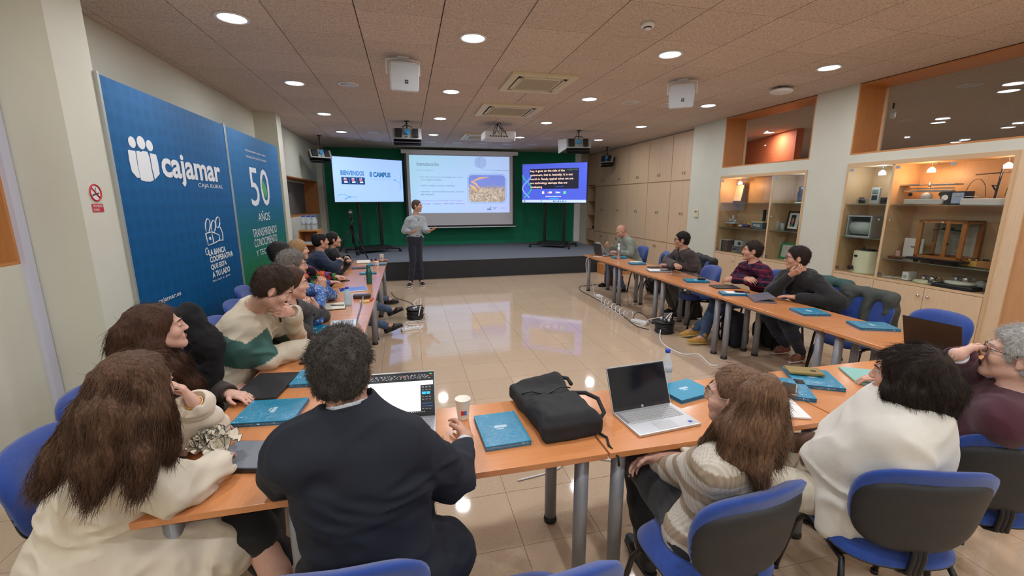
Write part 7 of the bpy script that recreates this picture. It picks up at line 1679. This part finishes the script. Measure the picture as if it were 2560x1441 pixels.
p.body().face(); p.hair('short', HBK, .012, hl=.07, seed=6, sub=[('s', (0, -.005, .125), (.048, .095, .05), .01)]); NS = cloth('navy_shirt', (.012, .022, .055)); p.top(NS, .020, .88, fold=(.012, .008), collar=(NS, .035, .064)).trousers(TRB).shoes(LEATHER)
p = Person('blond woman half hidden, in a dark blouse with red and green flowers', at(748, 625, z=1.23), -88, (-1.60, 6.0, .54), -70, 0, seed=9, res=.013, fres=.007, fem=True, skin=SKINP)
p.arm(1, (-1.0, 5.75, .80), (.9, .3, 0), (0, 0, -1), .4, elbow=(-1.22, 5.7, .80)); p.arm(-1, (-.98, 6.15, .80), (.9, -.2, 0), (0, 0, -1), .4, elbow=(-1.2, 6.25, .8))
p.legs(1, (-.98, 6.2, .52), at(975, 775, z=.14), (1, .1, .35)); p.legs(-1, (-.95, 6.5, .5), (-.42, 7.75, .10), (1, .1, 0))
def floral(V):
    n = vnoise(V[:, 0]*14, V[:, 1]*14, V[:, 2]*14); m_ = vnoise(V[:, 0]*11+9, V[:, 1]*11, V[:, 2]*11+4); c = np.tile([.010, .009, .016], (len(V), 1)); c[n > .25] = (.45, .04, .05); c[n > .42] = (.60, .12, .03); c[m_ > .34] = (.05, .22, .06); c[m_ < -.42] = (.25, .02, .12); c[m_ < -.55] = (.05, .12, .3); return c
p.body().face((.2, .12, .06)); p.hair('long', HBO, .02, seed=7, extra=[([p.hp(.05, -.05, -.02), p.hp(.06, -.05, -.11)], [.045, .035]), ([p.hp(-.05, -.05, -.02), p.hp(-.06, -.05, -.11)], [.045, .035])]); p.top(attr_mat('floral_cloth'), .02, .9, 'blouse', colfn=floral, res=.009).trousers(JEANS).shoes(LEATHER, None, .27)
p = Person('dark-haired man with a cream collar hidden behind the grey-haired man', at(704, 636, z=1.27), -90, (-1.66, 5.22, .54), -72, 2, seed=10, res=.014, fres=.007)
p.arm(1, (-1.12, 4.95, .79), (.9, .3, 0), (0, 0, -1), .4, elbow=(-1.36, 4.92, .78)); p.arm(-1, (-1.05, 5.35, .79), (.9, -.2, 0), (0, 0, -1), .4, elbow=(-1.3, 5.45, .78))
p.legs(1, (-1.0, 5.4, .52), at(968, 816, z=.13), (1, .25, .3)); p.legs(-1, (-1.05, 5.6, .5), (-.95, 5.7, .09), (1, 0, 0))
p.body(); p.hair('short', HBK, .016, hl=.055, seed=8); CR = cloth('cream_shirt', (.62, .57, .47)); p.top(CR, .018, .95, collar=(CR, .035, .062)).trousers(JEANS).shoes(LEATHER, None, .28)
p = Person('grey-haired man in a blue patterned shirt with raised clasped hands', at(734, 662, z=1.27), -92, (-1.50, 4.50, .54), -78, 4, seed=11, res=.012, fres=.006)
wr = at(806, 722, y=4.66); p.arm(1, wr, (.05, .12, 1), (-.2, .9, .0), 1.15, elbow=at(790, 800, z=.79)); p.arm(-1, wr+V3(-.03, .13, .01), (.15, -.2, .9), (.0, -.9, .1), 1.2, elbow=(-.86, 4.98, .79))
def pats(V):
    n = vnoise(V[:, 0]*70, V[:, 1]*70, V[:, 2]*70); c = np.tile([.03, .09, .30], (len(V), 1)); c[n > .12] = (.14, .25, .50); c[n > .4] = (.35, .45, .62); return c
p.body().face((.22, .19, .17)); p.hair('short', HGR, .018, hl=.060, seed=9, amp=.006, nsc=45, ntuft=2500, tl=.024); p.top(attr_mat('pattern_cloth'), .016, .93, colfn=pats, collar=(cloth('blue_pat', (.05, .12, .33)), .035, .062), res=.009).trousers(JEANSD).shoes(LEATHER)
p = Person('woman with brown hair and black top resting her mouth on clasped hands', at(732, 707, z=1.235), -90, (-1.42, 3.86, .54), -76, 8, seed=12, res=.011, fres=.0055, fem=True, skin=SKINP)
wr = at(772, 775, y=3.82); p.arm(1, wr, (-.35, .1, .95), (-.1, .95, .1), .9, elbow=at(760, 835, z=.785)); p.arm(-1, wr+V3(.03, .11, .0), (-.45, -.3, .85), (.0, -.9, .2), 1.0, elbow=(-.80, 4.10, .785))
p.legs(1, (-.95, 3.8, .50), (-.42, 3.92, .1), (1, .1, 0))
p.body().face(); p.hair('long', HB, .014, seed=10, nstr=260, extra=[([p.hp(.05, -.06, .02), p.hp(.065, -.07, -.08), p.hp(.06, -.09, -.20)], [.05, .045, .035]), ([p.hp(-.05, -.06, .02), p.hp(-.065, -.07, -.08), p.hp(-.06, -.09, -.20)], [.05, .045, .035]), ([p.hp(0, -.08, .02), p.hp(0, -.10, -.10), p.hp(0, -.11, -.22)], [.06, .055, .04])], hl=.058)
p.top(cloth('black_top', (.011, .010, .012)), .018, .62, 'top').trousers(TRB).shoes(LEATHER); p.band(1, BLACK, .80, .029, .003, 'bracelet'); p.band(1, mat('tan_band', (.3, .14, .06), .5), .88, .028, .002, 'bracelet'); p.band(-1, BLACK, .85, .031, .006, 'bracelet')
# striped young man
p = Person('young man in a cream and green striped sweater leaning on his elbows', at(686, 722, z=1.285), -92, at(556, 975, z=.60), -78, 34, seed=13, res=.0095, fres=.005, w=1.15, neck=at(640, 768, z=1.13), sh={1: at(598, 812, z=1.05), -1: at(660, 800, z=1.02)}, skin=SKINP)
p.arm(1, at(766, 868, z=.785), (.75, .55, -.05), (0, 0, -1), .25, elbow=at(668, 898, z=.80)); h_ = at(728, 783, x=-.80); p.arm(-1, h_, (-.45, -.75, .32), (-.75, .4, .1), .75, elbow=at(738, 842, z=.79))
p.body().face((.03, .02, .015)); p.hair('short', hair_mat('hair_young_brown', (.09, .055, .035), (.02, .012, .008), None, 36), .018, hl=.055, seed=11, amp=.004, ntuft=5000, tl=.020, curl=.25)
SA = p.sh[1].copy(); EL = p.elb[1].copy(); 
def stripes(V):
    c = np.tile([.60, .54, .42], (len(V), 1)); G_ = np.array([.055, .135, .115])
    # body band measured along the spine, arm bands measured along the upper arms
    a = (V-p.P)@p.up; L_ = np.linalg.norm(p.S-p.P); band = (a > L_*.42) & (a < L_*.76)
    for q in (1, -1):
        s0, e0, w0 = p.sh[q], p.elb[q], p.wri[q]; d = e0-s0; t_ = ((V-s0)@d)/(d@d); dd = np.linalg.norm(V-(s0+np.clip(t_, 0, 1)[:, None]*d), axis=1); near = dd < .112; da = np.abs((V-p.P)@p.SR)
        f = w0-e0; tf = ((V-e0)@f)/(f@f); df = np.linalg.norm(V-(e0+np.clip(tf, 0, 1)[:, None]*f), axis=1); arm = near & (t_ > .18)
        band = np.where(arm, (t_ > .38) & (t_ < 1.0), band); band = np.where((df < .085) & (df < dd-.006) & (tf > .04), False, band)
    c[band] = G_; return c
p.top(attr_mat('knit_cloth', bscale=420), .024, .97, 'sweater', colfn=stripes, fold=(.012, .009), collar=(cloth('cream_knit', (.62, .56, .45)), .045, .066), res=.008, hem=.06).trousers(cloth('beige_trousers', (.33, .27, .20))).shoes(BLACK)
# profile woman
p = Person('young woman with long brown hair in profile, eyes closed, dark brown top', at(398, 822, z=1.22), -84, (-1.44, 2.42, .54), -64, -6, seed=14, res=.010, fres=.0045, fem=True, skin=SKINP, neck=at(400, 895, z=1.02))
p.arm(1, (-1.02, 2.12, .77), (.9, .3, 0), (0, 0, -1), .3, elbow=(-1.22, 2.1, .72)); p.arm(-1, (-1.0, 2.5, .78), (.8, -.4, 0), (0, 0, -1), .3, elbow=(-1.15, 2.66, .75))
p.body().face((.05, .03, .02), eyes=False); 
for q in (-1, 1): obj('closed_eyelid', ball(BM(), p.hp(q*.032, .0775, .003)-p.base, .0135*p.hs, 14), p.skin, p.t, True); obj('eyelashes', tube(BM(), [p.hp(q*.020, .0895, -.001)-p.base, p.hp(q*.032, .0915, -.004)-p.base, p.hp(q*.045, .084, -.002)-p.base], .0015, 5), BLACK, p.t)
d0 = V3(0, 0, -1); e1 = [([p.hp(0, -.06, .05), p.hp(.02, -.13, -.03), p.hp(.02, -.15, -.14)], [.07, .06, .045]), ([p.hp(.05, -.03, .04), p.hp(.075, -.05, -.06), p.hp(.07, .0, -.18), p.hp(.06, .06, -.30), p.hp(.05, .08, -.38)], [.045, .045, .042, .038, .025]), ([p.hp(-.05, -.03, .04), p.hp(-.07, -.03, -.08), p.hp(-.06, .03, -.20), p.hp(-.06, .05, -.32)], [.045, .042, .04, .03]), ([p.hp(.02, -.07, .06), p.hp(.05, -.13, .02), p.hp(.06, -.19, -.05)], [.05, .045, .02])]
p.hair('long', HB, .016, seed=12, nstr=1000, extra=e1, ntuft=9000, tl=.055, curl=.07, tlift=.015, tr=.0005, hl=.060, srad=.0012, sway=.02); p.top(cloth('dark_brown_top', (.035, .018, .012)), .02, .95, 'top', res=.011).trousers(TRB).shoes(BLACK)
# beige jacket woman
p = Person('woman seen from behind with long brown hair and a beige jacket, left front', at(352, 965, z=1.19), -70, (-1.17, 1.72, .51), -24, 6, seed=15, res=.0095, fres=.0048, fem=True, skin=SKINP, neck=at(318, 1075, z=.99), w=1.12)
rw = at(548, 1165, z=.79); p.arm(1, rw, (-.15, .95, -.02), (0, 0, -1), .5, elbow=at(430, 1228, z=.79)); lw = at(486, 1008, z=.98); p.arm(-1, lw, (-.45, .05, .9), (-.75, -.3, .1), .65, elbow=at(520, 1075, z=.80))
p.legs(1, (-.68, 1.74, .50), (-.50, 1.62, .10), (1, .2, 0)); p.legs(-1, (-.72, 1.96, .50), (-.62, 1.75, .1), (1, 0, 0)); p.body(); p.face(eyes=True)
e1 = [([p.hp(0, -.06, .04), p.hp(.0, -.12, -.06), p.hp(.01, -.16, -.20), p.hp(.02, -.20, -.32)], [.082, .078, .060, .014]), ([p.hp(.05, -.04, .04), p.hp(.075, -.06, -.07), p.hp(.10, -.09, -.20), p.hp(.11, -.12, -.33)], [.052, .050, .045, .012]), ([p.hp(-.05, -.05, .04), p.hp(-.08, -.10, -.07), p.hp(-.11, -.17, -.19), p.hp(-.14, -.23, -.29)], [.052, .055, .045, .012]), ([p.hp(.06, .0, .02), p.hp(.085, .0, -.09), p.hp(.085, .01, -.21), p.hp(.08, .01, -.29)], [.035, .035, .032, .015])]
p.hair('long', hair_mat('hair_long_brown', (.20, .105, .06), (.028, .014, .009)), .016, seed=13, nstr=1800, extra=e1, ntuft=14000, tl=.06, curl=.07, tlift=.015, tr=.0005, hl=.062, srad=.0010, sway=.024, amp=.006, nsc=55)
BE = cloth('beige_jacket', (.70, .62, .50), var=.05, bump=.15)
def jx(F):
    F.cone(p.P+up*.14-p.SF*.02, p.P-up*.10-p.SF*.06, .17, .21, .08, flat=(p.SF, 1.1)); F.cone(p.P-up*.0, p.P-up*.10+p.SF*.14, .19, .18, .08); F.cone(p.hip[1], p.hip[1]*.25+p.knee[1]*.75-up*.04, .15, .125, .06); F.cone(p.hip[1]*.5+p.knee[1]*.5-up*.05, p.hip[1]*.45+p.knee[1]*.55-up*.22, .12, .10, .06); F.cone(p.hip[-1], p.hip[-1]*.6+p.knee[-1]*.4, .13, .11, .06)
    for q in (1, -1): F.cone(p.sh[q], p.elb[q], .075, .066, .04); F.cone(p.elb[q], p.elb[q]*.1+p.wri[q]*.9, .066, .052, .03)
p.top(BE, .028, .90, 'jacket', ext=jx, hem=.14, fold=(.016, .012), res=.009, opening=.07)
G = Field(p.N-.2, p.N+.14, .008); 
for a in np.linspace(-2.6, 2.6, 13)[:-1]:
    b_ = a+5.2/12; f_ = lambda q: p.N-up*.035+(-p.SF*math.cos(q)*.082+p.SR*math.sin(q)*.088)+(-p.SF)*0; G.cone(f_(a)-up*0, f_(b_), .018, .018, .01); G.cone(f_(a)-up*.035-p.SF*.02*math.cos(a), f_(b_)-up*.035-p.SF*.02*math.cos(b_), .02, .02, .02)
field_obj('collar', G, BE, p.t, p.base)
for q in (1, -1):
    A, B = p.elb[q]+(p.wri[q]-p.elb[q])*.70-p.base, p.elb[q]+(p.wri[q]-p.elb[q])*.93-p.base; obj('cuff', tube(BM(), [A, A*.6+B*.4, B, B+(A-B)*.15], [.060, .064, .060, .046], 24), BE, p.t, True)
    for k in range(16): pass
STI = cloth('beige_stitch', (.40, .33, .22)); 
for q in (1, -1): A, B = p.sh[q]-p.base, p.elb[q]-p.base; n_ = nrm(np.cross(B-A, up))*(1 if q == 1 else -1); bm = BM(); [tube(bm, [A+(B-A)*(k/20)+n_*.082, A+(B-A)*((k+.55)/20)+n_*.082], .0022, 4) for k in range(4, 19)]; o = obj('stitching', bm, STI, p.t); o['kind'] = 'stuff'
F = Field(p.P-.7, p.P+.7, .012); F.cone(p.hip[1]*.5+p.knee[1]*.5, p.knee[1], .10, .085, .06); F.cone(p.hip[-1]*.5+p.knee[-1]*.5, p.knee[-1], .10, .085, .06); F.cone(p.knee[1]-up*.03, p.knee[1]-up*.22+V3(.04, .06, 0), .075, .085, .05); F.cone(p.knee[-1]-up*.03, p.knee[-1]-up*.22, .075, .085, .05); F.folds(.014, 7, 3, .01, 12); field_obj('skirt', F, TRB, p.t, p.base); p.shoes(BLACK)
GOLD = mat('gold', (.75, .48, .16), .25, metal=1.)
for k in range(3): p.band(-1, GOLD, .95+.035*k, .031, .0032, 'bracelet')
# ruffled scrunchie on the table by her right hand
c_ = at(545, 1118, z=.80); t = thing('scrunchie', 'cream ruffled scrunchie with a black edge beside the beige cuff', 'scrunchie', tuple(c_)); rs = np.random.RandomState(2); bm = BM(); be = BM()
for k in range(26):
    a0 = rs.rand()*2*PI; e0 = rs.rand()*.95; ctr = V3(math.cos(a0)*.078*(.3+e0), math.sin(a0)*.06*(.3+e0), .015+.035*(1-e0)*rs.rand()+.01); n_ = nrm(V3(math.cos(a0)*e0*1.1, math.sin(a0)*e0*1.1, .55)); u_, w_ = frame_of(n_); u_ = np.array(u_); w_ = np.array(w_); R0 = .027+.011*rs.rand(); ring = []; M_ = 26; ph = rs.rand()*6
    for j in range(M_):
        th = 2*PI*j/M_; r_ = R0*(1+.14*math.sin(3*th+ph)); ring.append(ctr+(u_*math.cos(th)+w_*math.sin(th))*r_+n_*(.018+.009*math.sin(5*th+ph)+.005*math.sin(9*th)))
    cv = bm.verts.new(ctr-n_*.012); inner = [bm.verts.new(ctr*.5+q_*.5-n_*.004) for q_ in ring]; outer = [bm.verts.new(q_) for q_ in ring]
    for j in range(M_): j2 = (j+1) % M_; bm.faces.new((cv, inner[j], inner[j2])); bm.faces.new((inner[j], outer[j], outer[j2], inner[j2]))
    tube(be, ring, .0009, 4, closed=True)
obj('frill', bm, cloth('cream_satin', (.84, .77, .62), rough=.5, var=.05), t, True); obj('black_edge', be, BLACK, t)
# ---- front row
p = Person('man in a navy suit seen from behind, grey-flecked hair, holding a paper cup', at(856, 918, z=1.29), 0, (-.17, 1.30, .55), -6, 6, seed=16, res=.0085, fres=.0045, w=1.13, neck=at(880, 1035, z=1.145), sc=1.06, sy=-6, hs=1.04)
p.sh[1] = at(995, 1108, z=1.045); p.sh[-1] = at(745, 1140, z=1.06)
p.arm(1, at(1167, 1095, z=.775), (-.06, .98, .10), (-.70, -.05, -.62), [.35, .42, .5, .62], elbow=at(1128, 1200, z=.79), tc=.45); p.arm(-1, (-.34, 1.84, .79), (.5, .8, 0), (0, 0, -1), .35, elbow=(-.50, 1.60, .82))
p.body().face((.04, .03, .025)); p.hair('short', HSP, .013, hl=.055, seed=14, amp=.0055, nsc=85, ntuft=9000, tl=.015, curl=.9, tr=.0006).glasses(mat('clear_frame', (.35, .37, .4), .2), .025, .002)
NSU = cloth('navy_suit', (.007, .010, .020), var=.08, bump=.12, bscale=900, sheen=0.)
def sx(F):
    F.cone(p.P+p.up*.22, p.P-up*.02-p.SF*.03, .175, .215, .08, flat=(p.SF, 1.2)); F.cone(p.hip[1], p.hip[1]+V3(.12, .12, -.05), .14, .14, .06)
    for q in (1, -1): F.cone(p.sh[q]+p.SR*q*.005, p.elb[q], .078, .064, .04); F.cone(p.elb[q], p.elb[q]*.38+p.wri[q]*.62, .064, .054, .03)
    F.cone(p.N-p.up*.01+up*.012, p.sh[1]+up*.03, .05, .05, .05); F.cone(p.N-p.up*.01+up*.012, p.sh[-1]+up*.03, .05, .05, .05)
p.top(NSU, .024, .60, 'suit_jacket', ext=sx, hem=.12, fold=(.010, .009), res=.0085, collar=None, opening=.067)
nd = nrm(p.hc-p.M[:, 1]*.03-p.N)
def ringc(name, rr, z0, z1, m_, th=.006, tilt=.25):
    G = Field(p.N-.15, p.N+.17, .005); X, Y, Z = G.pts((slice(None),)*3); cN = p.N-nd*.015; x, y, z = X-cN[0], Y-cN[1], Z-cN[2]; h_ = x*nd[0]+y*nd[1]+z*nd[2]; fx = x*p.SF[0]+y*p.SF[1]+z*p.SF[2]; rad = np.sqrt(np.maximum(x*x+y*y+z*z-h_*h_, 1e-9))
    G.f[...] = np.maximum(np.abs(rad-rr-np.maximum(0, .02-h_)*.9)-th, np.abs(h_-(z0+z1)/2+fx*tilt)-(z1-z0)/2).astype(np.float32); return field_obj(name, G, m_, p.t, p.base)
ringc('shirt_collar', .066, .0, .060, cloth('white_shirt', (.70, .72, .78)), .003); ringc('jacket_collar', .075, -.022, .048, NSU, .007)
A, B = p.elb[1]+(p.wri[1]-p.elb[1])*.62-p.base, p.elb[1]+(p.wri[1]-p.elb[1])*.86-p.base; obj('shirt_cuff', tube(BM(), [A, B, B+(A-B)*.12], [.036, .038, .032], 24), cloth('white_shirt', (.70, .72, .78)), p.t, True)
p.trousers(NSU, .016).shoes(LEATHER)
# ponytail
p = Person('woman with a long brown ponytail and glasses in a cream striped knit', at(1838, 990, z=1.13), 22, (1.12, 1.30, .52), 34, 4, seed=17, res=.0095, fres=.0048, fem=True, skin=SKINP, sc=.95, hs=.97)
p.arm(-1, (1.10, 1.66, .60), (.85, .3, 0), (0, -.9, .2), .6, elbow=at(1688, 1178, y=1.50)); p.arm(1, (1.06, 1.58, .66), (-.6, .35, -.35), (.5, -.8, .0), .45, elbow=(1.36, 1.46, .66)); p.legs(-1, (1.08, 1.80, .5), (1.08, 1.64, .085), (0, 1, 0)); p.legs(1, (1.27, 1.80, .5), (1.29, 1.64, .085), (0, 1, 0))
p.body().face((.06, .035, .02)); tie = p.hp(.02, -.115, .055)
tq = lambda px, py, y_: at(px, py, y=y_)
e1 = [([tie, tq(1918, 965, 1.06), tq(1905, 1050, 1.06), tq(1885, 1140, 1.09), tq(1905, 1235, 1.07)], [.022, .034, .052, .052, .016]), ([tie, tq(1890, 985, 1.07), tq(1850, 1070, 1.09), tq(1820, 1150, 1.13), tq(1830, 1215, 1.13)], [.020, .028, .046, .042, .016]), ([tie, tq(1880, 980, 1.09), tq(1810, 1060, 1.16), tq(1765, 1110, 1.24), tq(1740, 1175, 1.28)], [.020, .026, .030, .020, .008]), ([tie, tq(1935, 990, 1.07), tq(1945, 1080, 1.10), tq(1945, 1160, 1.12)], [.022, .034, .036, .015])]
p.hair('long', HBL, .009, seed=15, nstr=1600, extra=e1, hl=.062, sides=False, ntuft=10000, tl=.05, curl=.06, tlift=.012, tr=.0005, srad=.0011, sway=.022, amp=.003, sub=[('u', (0, -.05, .03), (.078, .07, .075), .02), ('s', (.088, .002, -.025), (.03, .03, .04), .006), ('s', (-.088, .002, -.025), (.03, .03, .04), .006)])
b_ = Vector(tie-p.base); u_, w_ = frame_of(p.hp(.0, -.2, .06)-tie); obj('hair_tie', tube(BM(), [b_+u_*.026*math.cos(a)+w_*.026*math.sin(a) for a in np.linspace(0, 6.28, 13)[:-1]], .006, 6, closed=True), BLACK, p.t, True)
p.glasses(mat('tan_frame', (.45, .28, .18), .3), .026, .002); obj('earring', ball(BM(), p.hp(-.086, -.005, -.030)-p.base, .007, 8), mat('pearl', (.8, .75, .7), .2), p.t, True)
def rib(V):
    a = (V[:, 2]*9+.15*np.sin(V[:, 0]*8)) % 1; c = np.tile([.68, .62, .53], (len(V), 1)); c[a < .42] = (.40, .31, .22); r_ = .86+.14*np.sin((V[:, 0]+V[:, 1]*.8)*420); return c*r_[:, None]
p.top(attr_mat('rib_cloth', bscale=300), .020, .60, 'knit_top', colfn=rib, res=.0085, fold=(.007, .004), opening=.050).trousers(TRB).shoes(BLACK)
# white shawl
p = Person('woman with a dark bob wearing a white woollen shawl', at(2262, 940, z=1.145), 30, (1.88, 1.28, .52), 26, 2, seed=18, res=.0095, fres=.005, fem=True, skin=SKIN, hs=.99)
p.arm(-1, at(2012, 1140, z=.66), (.5, .45, -.5), (.6, -.7, 0), .6, elbow=at(2075, 1165, z=.66)); p.arm(1, (1.76, 1.62, .62), (-.8, .3, 0), (0, -.8, 0), .5, elbow=(2.02, 1.45, .66))
p.body().face((.03, .02, .015)); 
e1 = [([p.hp(0, -.05, .045), p.hp(0, -.085, -.03), p.hp(0, -.09, -.105)], [.088, .092, .070]), ([p.hp(.05, -.03, .04), p.hp(.075, -.025, -.05), p.hp(.07, -.02, -.115)], [.055, .055, .040]), ([p.hp(-.05, -.03, .04), p.hp(-.075, -.025, -.05), p.hp(-.07, -.02, -.115)], [.055, .055, .040]), ([p.hp(.055, .02, .03), p.hp(.082, .02, -.05), p.hp(.078, .03, -.11)], [.03, .03, .022]), ([p.hp(-.055, .02, .03), p.hp(-.082, .02, -.05), p.hp(-.078, .03, -.11)], [.03, .03, .022])]
p.hair('long', HD, .016, seed=16, nstr=600, extra=e1, ntuft=14000, tl=.05, curl=.05, tlift=.012, tr=.0005, hl=.066, srad=.0010, sway=.008, amp=.005, nsc=50)
SW_ = cloth('white_wool', (.74, .71, .64), var=.04, bump=.3, bscale=800, sheen=.4)
F = Field((1.3, .75, .3), (2.35, 1.95, 1.25), .0095); p.torso(F, .045); p.arms(F, .03, .35); Sx = p.S
F.cone(Sx+up*.01, p.P+up*.22-p.SF*.02, .16, .22, .1, flat=(p.SF, 1.05)); F.cone(p.sh[-1]+up*.0, p.elb[-1]*.6+p.sh[-1]*.4, .065, .065, .06); F.cone(p.sh[1], p.elb[1]*.8+p.sh[1]*.2, .095, .09, .06)
pd = at(2060, 1260, z=.50); F.cone(p.sh[-1]*.5+p.elb[-1]*.5, pd, .09, .05, .07); F.cone(p.P*.5+Sx*.5-p.SR*.10, at(2075, 1330, z=.46), .10, .035, .07)
for a in np.linspace(-2.9, 2.9, 17)[:-1]:
    g_ = lambda q: p.N-up*.015+(-p.SF*math.cos(q)*.088+p.SR*math.sin(q)*.095)-up*.03*math.cos(q); F.cone(g_(a), g_(a+5.8/16), .030, .030, .02)
F.cone(p.N+p.SR*.05-p.SF*.08, p.N+p.SR*.15-p.SF*.06-up*.05, .035, .02, .02)
F.cut((0, 0, .42), -up); F.folds(.012, 6, 4, .012, 9)
F.cone(p.N, p.hc, .066, .075, .005, 's'); field_obj('shawl', F, SW_, p.t, p.base)
p.top(cloth('brown_sleeve', (.10, .05, .03)), .012, .9, 'blouse').trousers(cloth('cream_trousers', (.66, .60, .48)), .02).shoes(BLACK)
# grey man
p = Person('grey-haired man in a burgundy sweater with his hand raised to his forehead, right edge', at(2548, 890, z=1.17), 26, (2.52, 1.33, .52), 30, -8, seed=19, res=.0095, fres=.005, skin=SKINP, w=1.12)
w1 = at(2395, 888, z=1.15); p.arm(-1, w1, (.90, .25, .12), (.3, -.7, -.6), .35, elbow=at(2425, 985, z=.84)); p.arm(1, (2.70, 1.78, .78), (-.6, .6, 0), (0, 0, -1), .4, elbow=(2.84, 1.62, .82))
p.body().face((.45, .42, .40)); p.hair('short', HWH, .020, hl=.064, seed=17, amp=.007, nsc=50, ntuft=5000, tl=.022, curl=.6).glasses(mat('thin_black_frame', (.02, .02, .02), .3), .023, .0014); BU = cloth('burgundy_sweater', (.060, .010, .022), var=.15, bscale=500)
p.top(BU, .022, .93, 'sweater', fold=(.010, .007), collar=(cloth('white_shirt', (.70, .72, .78)), .05, .070), cuff=(cloth('white_shirt', (.70, .72, .78)), .84, 1.0)).trousers(TRB).shoes(LEATHER)
